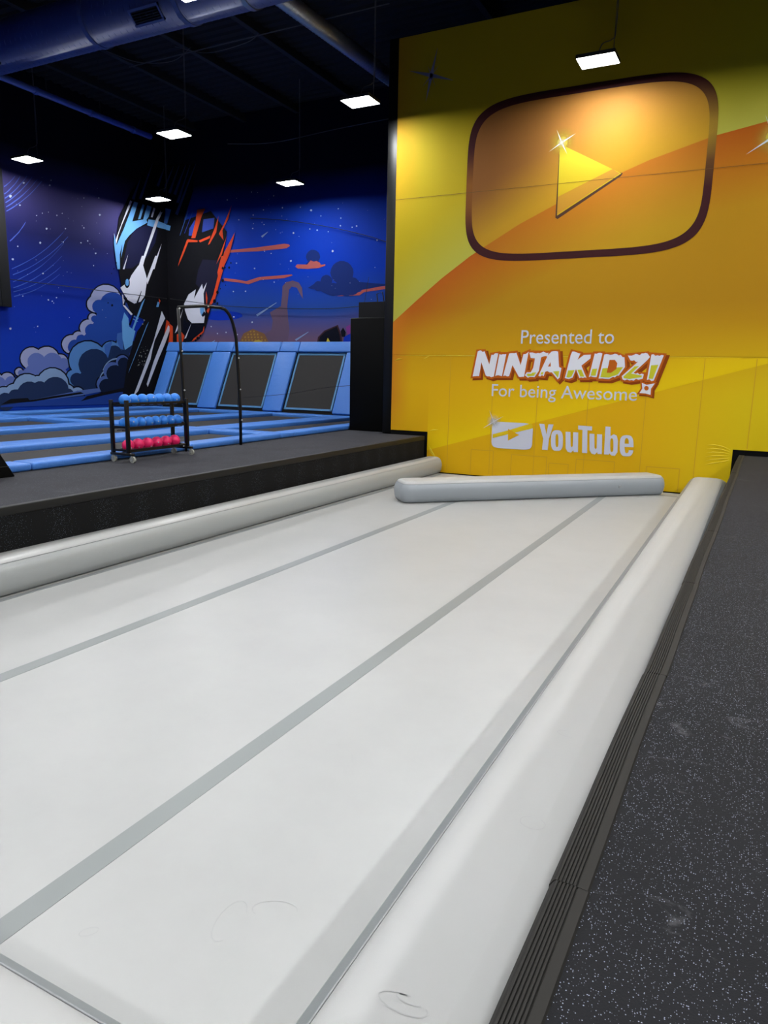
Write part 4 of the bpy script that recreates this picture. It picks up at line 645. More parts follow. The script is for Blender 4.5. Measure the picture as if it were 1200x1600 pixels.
('star',6,[(-16.39,3.40),(-16.40,3.39),(-16.43,3.38),(-16.45,3.40),(-16.45,3.41),(-16.43,3.43),(-16.40,3.42)]),
('star',6,[(-15.91,3.33),(-15.92,3.31),(-15.95,3.31),(-15.96,3.32),(-15.96,3.34),(-15.95,3.35),(-15.92,3.35)]),
('star',6,[(-10.22,5.09),(-10.23,5.08),(-10.26,5.07),(-10.28,5.09),(-10.28,5.11),(-10.26,5.12),(-10.23,5.11)]),
('star',6,[(-10.61,6.04),(-10.62,6.02),(-10.64,6.01),(-10.66,6.03),(-10.66,6.05),(-10.64,6.06),(-10.62,6.05)]),
('star',6,[(-14.38,4.98),(-14.38,4.96),(-14.40,4.96),(-14.42,4.97),(-14.42,4.99),(-14.40,5.00),(-14.38,4.99)]),
('star',6,[(-17.04,3.60),(-17.05,3.59),(-17.07,3.58),(-17.09,3.60),(-17.09,3.62),(-17.07,3.63),(-17.05,3.62)]),
('star',6,[(-15.77,6.99),(-15.78,6.98),(-15.80,6.98),(-15.81,6.99),(-15.81,7.00),(-15.80,7.01),(-15.78,7.00)]),
('star',6,[(-16.23,7.65),(-16.24,7.63),(-16.26,7.63),(-16.28,7.64),(-16.28,7.66),(-16.26,7.67),(-16.23,7.66)]),
('star',6,[(-14.37,7.61),(-14.38,7.60),(-14.40,7.60),(-14.41,7.61),(-14.41,7.62),(-14.40,7.63),(-14.38,7.63)]),
('star',6,[(-15.24,7.80),(-15.25,7.79),(-15.27,7.79),(-15.28,7.80),(-15.28,7.81),(-15.27,7.82),(-15.25,7.81)]),
('star',6,[(-12.21,6.07),(-12.22,6.06),(-12.22,6.06),(-12.23,6.06),(-12.23,6.07),(-12.22,6.07),(-12.22,6.07)]),
('star',6,[(-13.82,5.36),(-13.83,5.36),(-13.84,5.36),(-13.84,5.36),(-13.84,5.37),(-13.84,5.37),(-13.83,5.37)]),
('star',6,[(-15.85,7.66),(-15.86,7.65),(-15.87,7.65),(-15.88,7.66),(-15.88,7.67),(-15.87,7.67),(-15.86,7.67)]),
('star',6,[(-10.40,6.61),(-10.40,6.61),(-10.40,6.61),(-10.41,6.61),(-10.41,6.62),(-10.41,6.62),(-10.40,6.62)]),
('star',6,[(-12.41,6.54),(-12.42,6.54),(-12.42,6.54),(-12.43,6.54),(-12.43,6.55),(-12.42,6.55),(-12.42,6.55)]),
('star',6,[(-14.06,6.50),(-14.06,6.49),(-14.07,6.49),(-14.08,6.50),(-14.08,6.50),(-14.07,6.51),(-14.06,6.50)]),
('star',6,[(-14.13,6.48),(-14.13,6.47),(-14.14,6.47),(-14.15,6.47),(-14.15,6.48),(-14.14,6.49),(-14.13,6.48)]),
('star',6,[(-15.86,5.93),(-15.87,5.93),(-15.88,5.92),(-15.88,5.93),(-15.88,5.94),(-15.88,5.94),(-15.87,5.94)]),
('star',6,[(-14.07,6.98),(-14.07,6.97),(-14.08,6.97),(-14.09,6.98),(-14.09,6.98),(-14.08,6.99),(-14.07,6.99)]),
('star',6,[(-14.50,7.13),(-14.51,7.12),(-14.51,7.12),(-14.52,7.13),(-14.52,7.13),(-14.51,7.13),(-14.51,7.13)]),
('star',6,[(-11.83,7.18),(-11.83,7.18),(-11.84,7.18),(-11.84,7.18),(-11.84,7.19),(-11.84,7.19),(-11.83,7.19)]),
('star',6,[(-13.94,4.95),(-13.94,4.94),(-13.95,4.94),(-13.96,4.94),(-13.96,4.95),(-13.95,4.95),(-13.94,4.95)]),
('star',6,[(-10.97,6.91),(-10.97,6.90),(-10.98,6.90),(-10.98,6.91),(-10.99,6.91),(-10.98,6.91),(-10.97,6.91)]),
('star',6,[(-12.07,4.71),(-12.08,4.70),(-12.08,4.70),(-12.09,4.71),(-12.09,4.71),(-12.08,4.71),(-12.08,4.71)]),
('star',6,[(-14.58,7.35),(-14.59,7.35),(-14.60,7.35),(-14.60,7.35),(-14.60,7.36),(-14.60,7.36),(-14.59,7.36)]),
('star',6,[(-14.82,5.07),(-14.83,5.06),(-14.84,5.06),(-14.85,5.07),(-14.85,5.08),(-14.84,5.08),(-14.83,5.08)]),
('star',6,[(-14.85,6.85),(-14.85,6.84),(-14.86,6.84),(-14.87,6.85),(-14.87,6.86),(-14.86,6.86),(-14.85,6.86)]),
('star',6,[(-12.12,4.96),(-12.13,4.96),(-12.13,4.96),(-12.14,4.96),(-12.14,4.97),(-12.13,4.97),(-12.13,4.97)]),
('star',6,[(-15.18,6.83),(-15.19,6.83),(-15.20,6.82),(-15.21,6.83),(-15.21,6.84),(-15.20,6.84),(-15.19,6.84)]),
('star',6,[(-14.31,6.59),(-14.31,6.58),(-14.32,6.58),(-14.33,6.59),(-14.33,6.59),(-14.32,6.60),(-14.31,6.59)]),
('star',6,[(-13.41,6.32),(-13.42,6.32),(-13.43,6.32),(-13.44,6.32),(-13.44,6.33),(-13.43,6.33),(-13.42,6.33)]),
('star',6,[(-15.00,7.77),(-15.01,7.76),(-15.02,7.76),(-15.03,7.77),(-15.03,7.78),(-15.02,7.78),(-15.01,7.78)]),
('star',6,[(-10.79,4.34),(-10.79,4.33),(-10.80,4.33),(-10.81,4.34),(-10.81,4.34),(-10.80,4.35),(-10.80,4.34)]),
('star',6,[(-10.42,4.52),(-10.42,4.51),(-10.43,4.51),(-10.43,4.51),(-10.43,4.52),(-10.43,4.52),(-10.42,4.52)]),
('star',6,[(-11.54,4.84),(-11.54,4.84),(-11.55,4.84),(-11.56,4.84),(-11.56,4.85),(-11.55,4.85),(-11.54,4.85)]),
('star',6,[(-12.84,6.67),(-12.84,6.67),(-12.85,6.67),(-12.85,6.67),(-12.85,6.68),(-12.85,6.68),(-12.84,6.68)]),
('star',6,[(-14.57,7.52),(-14.57,7.52),(-14.58,7.52),(-14.59,7.52),(-14.59,7.53),(-14.58,7.53),(-14.57,7.53)]),
('star',6,[(-14.23,5.04),(-14.23,5.03),(-14.24,5.03),(-14.24,5.03),(-14.24,5.04),(-14.24,5.04),(-14.23,5.04)]),
('star',6,[(-10.68,5.26),(-10.68,5.26),(-10.69,5.25),(-10.70,5.26),(-10.70,5.27),(-10.69,5.27),(-10.68,5.27)]),
('star',6,[(-10.71,4.61),(-10.71,4.61),(-10.72,4.61),(-10.72,4.61),(-10.72,4.62),(-10.72,4.62),(-10.71,4.62)]),
('star',6,[(-15.97,5.33),(-15.97,5.33),(-15.98,5.32),(-15.99,5.33),(-15.98,5.33),(-15.98,5.33),(-15.97,5.33)]),
('star',6,[(-14.14,5.53),(-14.15,5.52),(-14.15,5.52),(-14.16,5.52),(-14.16,5.53),(-14.15,5.54),(-14.15,5.53)]),
('star',6,[(-13.46,4.57),(-13.46,4.57),(-13.47,4.57),(-13.47,4.57),(-13.47,4.58),(-13.47,4.58),(-13.46,4.58)]),
('star',6,[(-13.88,6.87),(-13.88,6.86),(-13.89,6.86),(-13.90,6.87),(-13.90,6.87),(-13.89,6.88),(-13.88,6.88)]),
('star',6,[(-13.08,5.08),(-13.08,5.08),(-13.09,5.08),(-13.10,5.08),(-13.10,5.08),(-13.09,5.09),(-13.08,5.09)]),
('star',6,[(-14.77,5.99),(-14.78,5.98),(-14.79,5.98),(-14.79,5.99),(-14.79,6.00),(-14.79,6.00),(-14.78,6.00)]),
('star',6,[(-14.95,5.13),(-14.95,5.12),(-14.96,5.12),(-14.97,5.12),(-14.97,5.13),(-14.96,5.14),(-14.95,5.13)]),
('star',6,[(-11.21,4.87),(-11.21,4.87),(-11.21,4.87),(-11.22,4.87),(-11.22,4.88),(-11.21,4.88),(-11.21,4.88)]),
('star',6,[(-12.20,4.79),(-12.20,4.78),(-12.21,4.78),(-12.21,4.78),(-12.21,4.79),(-12.21,4.79),(-12.20,4.79)]),
('star',6,[(-14.30,6.85),(-14.31,6.84),(-14.32,6.84),(-14.32,6.84),(-14.32,6.85),(-14.32,6.85),(-14.31,6.85)]),
],
}
SIGN = [
('title_lettering','nk_dark',1,[(-5.202,2.027),(-5.199,2.316),(-5.127,2.048),(-4.974,2.008),(-4.878,2.034),(-4.79,2.59),(-5.026,2.556),(-5.034,2.365),(-5.119,2.63),(-5.334,2.621),(-5.439,2.013)],None),
('title_lettering','nk_orange',2,[(-5.256,2.067),(-5.249,2.356),(-5.173,2.088),(-5.024,2.049),(-4.932,2.073),(-4.846,2.619),(-5.072,2.587),(-5.084,2.395),(-5.172,2.66),(-5.379,2.651),(-5.483,2.053)],None),
('title_lettering','nk_white',3,[(-5.435,2.096),(-5.345,2.613),(-5.308,2.632),(-5.271,2.633),(-5.234,2.6),(-5.197,2.619),(-5.079,2.351),(-5.039,2.551),(-5.002,2.54),(-4.966,2.574),(-4.93,2.576),(-4.894,2.572),(-4.968,2.105),(-5.024,2.09),(-5.064,2.107),(-5.104,2.103),(-5.144,2.121),(-5.254,2.393),(-5.292,2.105),(-5.328,2.107),(-5.363,2.104),(-5.399,2.101)],None),
('title_lettering','nk_dark',1,[(-4.702,2.035),(-4.62,2.573),(-4.855,2.572),(-4.94,2.03)],None),
('title_lettering','nk_orange',2,[(-4.757,2.075),(-4.676,2.603),(-4.901,2.602),(-4.984,2.07)],None),
('title_lettering','nk_white',3,[(-4.937,2.111),(-4.866,2.562),(-4.83,2.549),(-4.794,2.56),(-4.758,2.558),(-4.722,2.563),(-4.791,2.114),(-4.828,2.122),(-4.864,2.132),(-4.9,2.129)],None),
('title_lettering','nk_dark',1,[(-4.552,2.038),(-4.517,2.242),(-4.407,2.031),(-4.231,2.034),(-4.157,2.641),(-4.346,2.561),(-4.359,2.357),(-4.432,2.607),(-4.648,2.578),(-4.773,2.033)],None),
('title_lettering','nk_orange',2,[(-4.606,2.077),(-4.568,2.284),(-4.454,2.071),(-4.286,2.074),(-4.213,2.669),(-4.392,2.592),(-4.409,2.387),(-4.485,2.636),(-4.694,2.609),(-4.817,2.074)],None),
('title_lettering','nk_white',3,[(-4.766,2.114),(-4.661,2.573),(-4.623,2.579),(-4.586,2.581),(-4.548,2.579),(-4.51,2.593),(-4.405,2.343),(-4.357,2.565),(-4.323,2.563),(-4.288,2.579),(-4.254,2.613),(-4.321,2.113),(-4.358,2.111),(-4.395,2.105),(-4.432,2.111),(-4.577,2.341),(-4.637,2.117),(-4.68,2.111),(-4.723,2.13)],None),
('title_lettering','nk_dark',1,[(-4.186,2.412),(-4.114,2.405),(-4.135,2.268),(-4.163,2.212),(-4.239,2.211),(-4.318,2.098),(-4.202,2.01),(-4.024,2.03),(-3.925,2.183),(-3.899,2.426),(-3.772,2.445),(-3.741,2.606),(-4.252,2.603)],None),
('title_lettering','nk_orange',2,[(-4.232,2.452),(-4.159,2.445),(-4.18,2.302),(-4.21,2.242),(-4.287,2.241),(-4.361,2.134),(-4.251,2.05),(-4.077,2.07),(-3.98,2.22),(-3.953,2.465),(-3.826,2.485),(-3.797,2.636),(-4.295,2.634)],None),
('title_lettering','nk_white',3,[(-4.239,2.594),(-4.203,2.595),(-4.167,2.596),(-4.132,2.584),(-4.096,2.576),(-4.06,2.588),(-4.024,2.581),(-3.989,2.595),(-3.953,2.614),(-3.917,2.602),(-3.881,2.583),(-3.845,2.595),(-3.86,2.52),(-3.903,2.529),(-3.947,2.518),(-3.99,2.5),(-4.019,2.234),(-4.1,2.108),(-4.147,2.111),(-4.193,2.113),(-4.239,2.092),(-4.307,2.142),(-4.266,2.201),(-4.186,2.202),(-4.141,2.289),(-4.113,2.48),(-4.203,2.489)],None),
('title_lettering','nk_lime',4,[(-4.158,2.194),(-4.168,2.175),(-4.251,2.173),(-4.268,2.148),(-4.231,2.121),(-4.117,2.134),(-4.073,2.201)],None),
('title_lettering','nk_dark',1,[(-3.83,2.048),(-3.806,2.135),(-3.724,2.13),(-3.578,1.968),(-3.499,2.053),(-3.466,2.292),(-3.523,2.313),(-3.564,2.625),(-3.758,2.624),(-3.84,2.538),(-4.038,2.062)],None),
('title_lettering','nk_orange',2,[(-3.884,2.088),(-3.86,2.175),(-3.771,2.17),(-3.628,2.01),(-3.553,2.09),(-3.521,2.323),(-3.578,2.344),(-3.618,2.655),(-3.806,2.654),(-3.886,2.571),(-4.081,2.102)],None),
('title_lettering','nk_white',3,[(-4.023,2.138),(-3.852,2.548),(-3.788,2.614),(-3.743,2.625),(-3.699,2.626),(-3.654,2.615),(-3.615,2.315),(-3.565,2.297),(-3.591,2.108),(-3.627,2.07),(-3.753,2.209),(-3.798,2.206),(-3.844,2.233),(-3.89,2.217),(-3.914,2.13),(-3.95,2.151),(-3.987,2.122)],None),
('title_lettering','nk_orange',5,[(-3.838,2.322),(-3.791,2.411),(-3.779,2.323)],None),
('title_lettering','nk_lime',4,[(-3.935,2.16),(-3.92,2.213),(-3.731,2.227),(-3.627,2.111),(-3.618,2.121),(-3.602,2.237),(-3.963,2.21),(-3.982,2.163)],None),
('title_lettering','nk_dark',1,[(-3.35,2.002),(-3.244,2.044),(-3.223,2.189),(-3.177,2.026),(-2.935,2.031),(-3.071,2.302),(-2.917,2.432),(-2.909,2.576),(-3.112,2.561),(-3.186,2.458),(-3.101,2.577),(-3.353,2.634),(-3.392,2.528),(-3.488,2.031)],None),
('title_lettering','nk_orange',2,[(-3.401,2.042),(-3.298,2.083),(-3.273,2.231),(-3.224,2.066),(-2.993,2.071),(-3.127,2.338),(-2.972,2.469),(-2.964,2.606),(-3.161,2.591),(-3.238,2.489),(-3.158,2.609),(-3.4,2.663),(-3.437,2.562),(-3.533,2.07)],None),
('title_lettering','nk_white',3,[(-3.486,2.101),(-3.398,2.551),(-3.374,2.616),(-3.334,2.617),(-3.293,2.606),(-3.253,2.587),(-3.212,2.58),(-3.26,2.459),(-3.145,2.552),(-3.099,2.557),(-3.053,2.559),(-3.007,2.562),(-3.011,2.489),(-3.177,2.349),(-3.058,2.109),(-3.093,2.125),(-3.128,2.108),(-3.163,2.12),(-3.198,2.106),(-3.276,2.282),(-3.33,2.113),(-3.404,2.084)],None),
('title_lettering','nk_lime',4,[(-3.407,2.113),(-3.353,2.134),(-3.302,2.26),(-3.249,2.264),(-3.18,2.135),(-3.102,2.136),(-3.169,2.271),(-3.428,2.251),(-3.453,2.122)],None),
('title_lettering','nk_dark',1,[(-2.777,2.052),(-2.685,2.592),(-2.922,2.591),(-3.02,2.048)],None),
('title_lettering','nk_orange',2,[(-2.831,2.092),(-2.741,2.622),(-2.968,2.621),(-3.064,2.088)],None),
('title_lettering','nk_white',3,[(-3.016,2.129),(-2.935,2.581),(-2.898,2.576),(-2.862,2.596),(-2.825,2.597),(-2.788,2.582),(-2.865,2.132),(-2.903,2.129),(-2.94,2.133),(-2.978,2.146)],None),
('title_lettering','nk_lime',4,[(-2.888,2.159),(-2.866,2.294),(-2.959,2.287),(-2.983,2.157)],None),
('title_lettering','nk_dark',1,[(-2.567,2.019),(-2.369,2.095),(-2.25,2.287),(-2.279,2.508),(-2.459,2.584),(-2.739,2.572),(-2.829,2.026)],None),
('title_lettering','nk_orange',2,[(-2.618,2.059),(-2.423,2.134),(-2.305,2.323),(-2.333,2.54),(-2.51,2.614),(-2.785,2.602),(-2.873,2.066)],None),
('title_lettering','nk_white',3,[(-2.826,2.105),(-2.751,2.564),(-2.712,2.574),(-2.673,2.567),(-2.634,2.558),(-2.595,2.564),(-2.556,2.58),(-2.517,2.574),(-2.481,2.546),(-2.444,2.559),(-2.407,2.519),(-2.37,2.512),(-2.347,2.332),(-2.45,2.167),(-2.485,2.169),(-2.52,2.133),(-2.555,2.144),(-2.59,2.121),(-2.625,2.1),(-2.665,2.101),(-2.705,2.102),(-2.745,2.108),(-2.786,2.107)],None),
('title_lettering','nk_orange',5,[(-2.679,2.218),(-2.644,2.464),(-2.545,2.465),(-2.495,2.402),(-2.504,2.293),(-2.598,2.219)],None),
('title_lettering','nk_lime',4,[(-2.63,2.128),(-2.468,2.19),(-2.38,2.331),(-2.765,2.302),(-2.793,2.132)],None),
('title_lettering','nk_dark',1,[(-2.238,2.383),(-2.139,2.376),(-2.398,2.136),(-2.355,2.019),(-2.196,2),(-1.914,2.047),(-1.893,2.206),(-2.06,2.216),(-1.878,2.388),(-1.802,2.489),(-1.887,2.598),(-2.334,2.551)],None),
('title_lettering','nk_orange',2,[(-2.285,2.423),(-2.181,2.413),(-2.442,2.169),(-2.402,2.059),(-2.246,2.04),(-1.969,2.087),(-1.949,2.237),(-2.117,2.248),(-1.932,2.427),(-1.858,2.524),(-1.939,2.628),(-2.376,2.582)],None),
('title_lettering','nk_white',3,[(-2.311,2.548),(-2.276,2.545),(-2.24,2.545),(-2.205,2.56),(-2.169,2.58),(-2.134,2.572),(-2.098,2.554),(-2.063,2.587),(-2.028,2.587),(-1.992,2.598),(-1.957,2.586),(-1.908,2.524),(-1.963,2.453),(-2.179,2.226),(-2.142,2.209),(-2.105,2.226),(-2.068,2.195),(-2.031,2.213),(-1.994,2.202),(-2.004,2.121),(-2.045,2.106),(-2.085,2.097),(-2.126,2.115),(-2.166,2.079),(-2.206,2.088),(-2.247,2.08),(-2.289,2.099),(-2.331,2.081),(-2.373,2.096),(-2.395,2.159),(-2.117,2.433),(-2.153,2.429),(-2.189,2.461),(-2.224,2.45),(-2.26,2.459)],None),
('title_lettering','nk_lime',4,[(-2.171,2.347),(-2.363,2.151),(-2.352,2.121),(-2.248,2.108),(-2.029,2.145),(-2.025,2.178),(-2.223,2.211),(-2.092,2.353)],None),
('title_lettering','nk_dark',1,[(-1.928,2.018),(-1.719,2.008),(-1.558,2.558),(-1.877,2.582)],None),
('title_lettering','nk_orange',2,[(-1.973,2.058),(-1.773,2.048),(-1.615,2.588),(-1.923,2.611)],None),
('title_lettering','nk_white',3,[(-1.887,2.568),(-1.85,2.574),(-1.813,2.545),(-1.777,2.555),(-1.74,2.545),(-1.704,2.561),(-1.667,2.552),(-1.803,2.09),(-1.845,2.076),(-1.887,2.111),(-1.929,2.096)],None),
('title_lettering','nk_lime',4,[(-1.899,2.122),(-1.823,2.119),(-1.747,2.38),(-1.876,2.37)],None),
('title_lettering','nk_dark',1,[(-1.989,1.908),(-2.052,1.792),(-1.894,1.784),(-1.77,1.75),(-1.771,1.898),(-1.705,2.032),(-1.883,2.007),(-2.01,2.052)],None),
('title_lettering','nk_orange',2,[(-2.029,1.938),(-2.092,1.822),(-1.934,1.814),(-1.81,1.78),(-1.811,1.928),(-1.745,2.062),(-1.923,2.037),(-2.05,2.082)],None),
('title_lettering','nk_white',3,[(-2.015,2.04),(-1.925,2.006),(-1.781,2.036),(-1.841,1.936),(-1.84,1.819),(-1.929,1.844),(-2.043,1.849),(-1.997,1.932)],None),
('title_lettering','nk_orange',4,[(-1.882,1.944),(-1.884,1.925),(-1.895,1.91),(-1.911,1.901),(-1.929,1.901),(-1.946,1.909),(-1.959,1.923),(-1.965,1.942),(-1.962,1.961),(-1.952,1.976),(-1.936,1.985),(-1.918,1.985),(-1.9,1.977),(-1.888,1.963)],None),
('logo_lettering','white',3,[(-3.947,1.173),(-3.842,1.169),(-3.786,0.965),(-3.756,1.171),(-3.652,1.17),(-3.728,0.877),(-3.738,0.647),(-3.856,0.646),(-3.845,0.87)],None),
('logo_lettering','white',3,[(-3.44,0.858),(-3.437,0.781),(-3.44,0.738),(-3.448,0.705),(-3.46,0.679),(-3.478,0.66),(-3.503,0.648),(-3.547,0.641),(-3.592,0.642),(-3.618,0.651),(-3.638,0.667),(-3.654,0.691),(-3.667,0.724),(-3.676,0.766),(-3.683,0.843),(-3.685,0.92),(-3.682,0.964),(-3.674,0.997),(-3.661,1.023),(-3.643,1.041),(-3.619,1.053),(-3.574,1.059),(-3.53,1.058),(-3.504,1.048),(-3.484,1.032),(-3.468,1.008),(-3.456,0.976),(-3.447,0.934)],[(-3.53,0.852),(-3.528,0.803),(-3.527,0.776),(-3.528,0.755),(-3.531,0.739),(-3.535,0.727),(-3.541,0.72),(-3.552,0.717),(-3.563,0.719),(-3.57,0.725),(-3.575,0.736),(-3.58,0.752),(-3.584,0.772),(-3.587,0.8),(-3.591,0.849),(-3.594,0.898),(-3.594,0.925),(-3.593,0.946),(-3.59,0.962),(-3.586,0.974),(-3.58,0.981),(-3.569,0.983),(-3.558,0.982),(-3.551,0.975),(-3.546,0.965),(-3.541,0.949),(-3.537,0.928),(-3.534,0.901)]),
('logo_lettering','white',3,[(-3.397,1.038),(-3.301,1.037),(-3.28,0.768),(-3.259,0.733),(-3.234,0.755),(-3.244,1.037),(-3.146,1.036),(-3.125,0.645),(-3.208,0.642),(-3.217,0.678),(-3.264,0.627),(-3.331,0.64),(-3.375,0.707)],None),
('logo_lettering','white',3,[(-3.156,1.176),(-2.883,1.169),(-2.88,1.089),(-2.967,1.091),(-2.944,0.636),(-3.041,0.636),(-3.065,1.094),(-3.15,1.096)],None),
('logo_lettering','white',3,[(-2.922,1.025),(-2.828,1.024),(-2.806,0.758),(-2.786,0.724),(-2.761,0.746),(-2.773,1.024),(-2.678,1.023),(-2.655,0.638),(-2.736,0.635),(-2.744,0.67),(-2.79,0.62),(-2.855,0.633),(-2.898,0.699)],None),
('logo_lettering','white',3,[(-2.624,1.182),(-2.527,1.178),(-2.515,0.997),(-2.456,1.039),(-2.397,1.013),(-2.367,0.912),(-2.361,0.693),(-2.404,0.619),(-2.467,0.621),(-2.513,0.662),(-2.519,0.635),(-2.611,0.635)],[(-2.445,0.825),(-2.442,0.776),(-2.441,0.748),(-2.442,0.727),(-2.445,0.711),(-2.449,0.699),(-2.455,0.692),(-2.466,0.689),(-2.478,0.69),(-2.485,0.697),(-2.49,0.708),(-2.495,0.723),(-2.5,0.744),(-2.503,0.772),(-2.508,0.822),(-2.511,0.871),(-2.512,0.899),(-2.51,0.92),(-2.508,0.936),(-2.504,0.948),(-2.498,0.955),(-2.487,0.958),(-2.475,0.956),(-2.468,0.95),(-2.462,0.939),(-2.458,0.923),(-2.453,0.902),(-2.45,0.875)]),
('logo_lettering','white',3,[(-2.069,0.837),(-2.065,0.762),(-2.068,0.719),(-2.076,0.686),(-2.09,0.66),(-2.108,0.642),(-2.134,0.63),(-2.181,0.623),(-2.228,0.623),(-2.255,0.632),(-2.277,0.648),(-2.294,0.671),(-2.308,0.703),(-2.318,0.745),(-2.326,0.821),(-2.33,0.897),(-2.326,0.94),(-2.318,0.973),(-2.305,0.998),(-2.286,1.017),(-2.26,1.028),(-2.214,1.035),(-2.166,1.034),(-2.139,1.025),(-2.118,1.009),(-2.101,0.985),(-2.087,0.954),(-2.078,0.912)],[(-2.237,0.868),(-2.239,0.934),(-2.228,0.97),(-2.206,0.98),(-2.183,0.97),(-2.166,0.936),(-2.158,0.869)]),
('logo_lettering','gold_bg',4,[(-2.235,0.806),(-2.062,0.811),(-2.057,0.748),(-2.149,0.751),(-2.151,0.707),(-2.182,0.681),(-2.215,0.702)],None),
('logo_plate','white',3,[(-4.07,0.895),(-4.071,1.04),(-4.076,1.076),(-4.084,1.101),(-4.094,1.119),(-4.109,1.134),(-4.127,1.146),(-4.151,1.155),(-4.181,1.162),(-4.22,1.166),(-4.279,1.169),(-4.51,1.17),(-4.741,1.169),(-4.8,1.166),(-4.839,1.162),(-4.869,1.155),(-4.893,1.146),(-4.911,1.134),(-4.926,1.119),(-4.936,1.101),(-4.944,1.076),(-4.949,1.04),(-4.95,0.895),(-4.949,0.75),(-4.944,0.714),(-4.936,0.689),(-4.926,0.671),(-4.911,0.656),(-4.893,0.644),(-4.869,0.635),(-4.839,0.628),(-4.8,0.624),(-4.741,0.621),(-4.51,0.62),(-4.279,0.621),(-4.22,0.624),(-4.181,0.628),(-4.151,0.635),(-4.127,0.644),(-4.109,0.656),(-4.094,0.671),(-4.084,0.689),(-4.076,0.714),(-4.071,0.75)],None),
('logo_plate','logo_band',4,[(-4.929,0.903),(-4.559,1.016),(-4.122,1.171),(-4.076,1.133),(-4.072,1.072),(-4.396,0.978),(-4.925,0.824)],None),
('logo_plate','logo_tri',5,[(-4.599,1.036),(-4.355,0.919),(-4.589,0.787)],None),
]
# ---------------------------------------------------------------- materials
def m_vinyl(name, rgb, rough=0.42, grime=0.0):
    m = mat(name, rgb, rough)
    v = coords(m)
    n = nd(m, 'ShaderNodeTexNoise', Scale=420.0, Detail=2.0)
    lk(m, v, n.inputs['Vector'])
    bump(m, n.outputs['Fac'], 0.12, 0.002)
    if grime:
        n2 = nd(m, 'ShaderNodeTexNoise', Scale=1.3, Detail=6.0, Roughness=0.65)
        lk(m, v, n2.inputs['Vector'])
        c = lin(rgb)
        col = ramp(m, n2.outputs['Fac'], [(0.3, tuple(k * (1 - grime) for k in c)), (0.62, c)])
        lk(m, col, bsdf(m).inputs['Base Color'])
    return m

V_WHITE = m_vinyl('white vinyl', (212, 212, 210), 0.38, 0.06)
V_TOP = m_vinyl('white bumper vinyl', (214, 214, 212), 0.42, 0.02)
V_GREY = m_vinyl('grey vinyl', (154, 160, 161), 0.33)
V_STRIPE = m_vinyl('grey stripe vinyl', (163, 168, 168), 0.38)
V_MID = m_vinyl('blue grey vinyl', (188, 194, 200), 0.3)
M_BLACK = mat('black paint', (6, 6, 7), 0.7, spec=0.1)
M_DARK = mat('dark board', (26, 26, 28), 0.7)
M_GAP = mat('black gap', (8, 8, 8), 0.9)
M_STEEL = mat('galvanised steel', (236, 238, 244), 0.36, 0.85)
M_CHROME = mat('caster steel', (255, 255, 250), 0.3, 0.8)
M_POWDER = mat('black powder coat', (13, 13, 13), 0.42)
M_BLUEPAD = mat('blue vinyl pad', (84, 150, 246), 0.45)
v = coords(M_BLUEPAD)
n = nd(M_BLUEPAD, 'ShaderNodeTexNoise', Scale=7.0, Detail=4.0)
lk(M_BLUEPAD, v, n.inputs['Vector'])
bump(M_BLUEPAD, n.outputs['Fac'], 0.35, 0.03)
M_BLUELINE = mat('light blue webbing', (96, 160, 214), 0.6)
M_BED = mat('black trampoline mesh', (48, 45, 44), 0.75)
v = coords(M_BED)
w1 = nd(M_BED, 'ShaderNodeTexNoise', Scale=300.0, Detail=1.0)
lk(M_BED, v, w1.inputs['Vector'])
bump(M_BED, w1.outputs['Fac'], 0.2, 0.002)

def m_rubber(name, base, fleck, scale, amount, scuff=0.0):
    m = mat(name, base, 0.85, spec=0.2)
    v = coords(m)
    vo = nd(m, 'ShaderNodeTexVoronoi', Scale=scale, Randomness=1.0)
    lk(m, v, vo.inputs['Vector'])
    # keep a random share of the cells as flecks
    sep = nd(m, 'ShaderNodeSeparateColor')
    lk(m, vo.outputs['Color'], sep.inputs['Color'])
    keep = nd(m, 'ShaderNodeMath', operation='LESS_THAN'); keep.inputs[1].default_value = amount
    lk(m, sep.outputs['Red'], keep.inputs[0])
    size = nd(m, 'ShaderNodeMath', operation='MULTIPLY_ADD'); size.inputs[1].default_value = 0.22; size.inputs[2].default_value = 0.1
    lk(m, sep.outputs['Green'], size.inputs[0])
    near = nd(m, 'ShaderNodeMath', operation='LESS_THAN')
    lk(m, vo.outputs['Distance'], near.inputs[0]); lk(m, size.outputs[0], near.inputs[1])
    both = nd(m, 'ShaderNodeMath', operation='MULTIPLY')
    lk(m, keep.outputs[0], both.inputs[0]); lk(m, near.outputs[0], both.inputs[1])
    n = nd(m, 'ShaderNodeTexNoise', Scale=2.2, Detail=5.0)
    lk(m, v, n.inputs['Vector'])
    b = lin(base)
    basec = ramp(m, n.outputs['Fac'], [(0.3, tuple(k * 0.82 for k in b)), (0.75, tuple(k * 1.2 for k in b))])
    col = mixc(m, both.outputs[0], basec, lin(fleck))
    if scuff:
        v2 = coords(m, (2.3, 5.0, 1.0))
        n2 = nd(m, 'ShaderNodeTexNoise', Scale=1.4, Detail=7.0, Roughness=0.7)
        n2.inputs['Distortion'].default_value = 1.2
        lk(m, v2, n2.inputs['Vector'])
        f = ramp(m, n2.outputs['Fac'], [(0.61, (0, 0, 0)), (0.74, (scuff, scuff, scuff))])
        col = mixc(m, f, col, lin((150, 150, 155)))
    lk(m, col, bsdf(m).inputs['Base Color'])
    n3 = nd(m, 'ShaderNodeTexNoise', Scale=180.0, Detail=2.0)
    lk(m, v, n3.inputs['Vector'])
    bump(m, n3.outputs['Fac'], 0.35, 0.004)
    return m

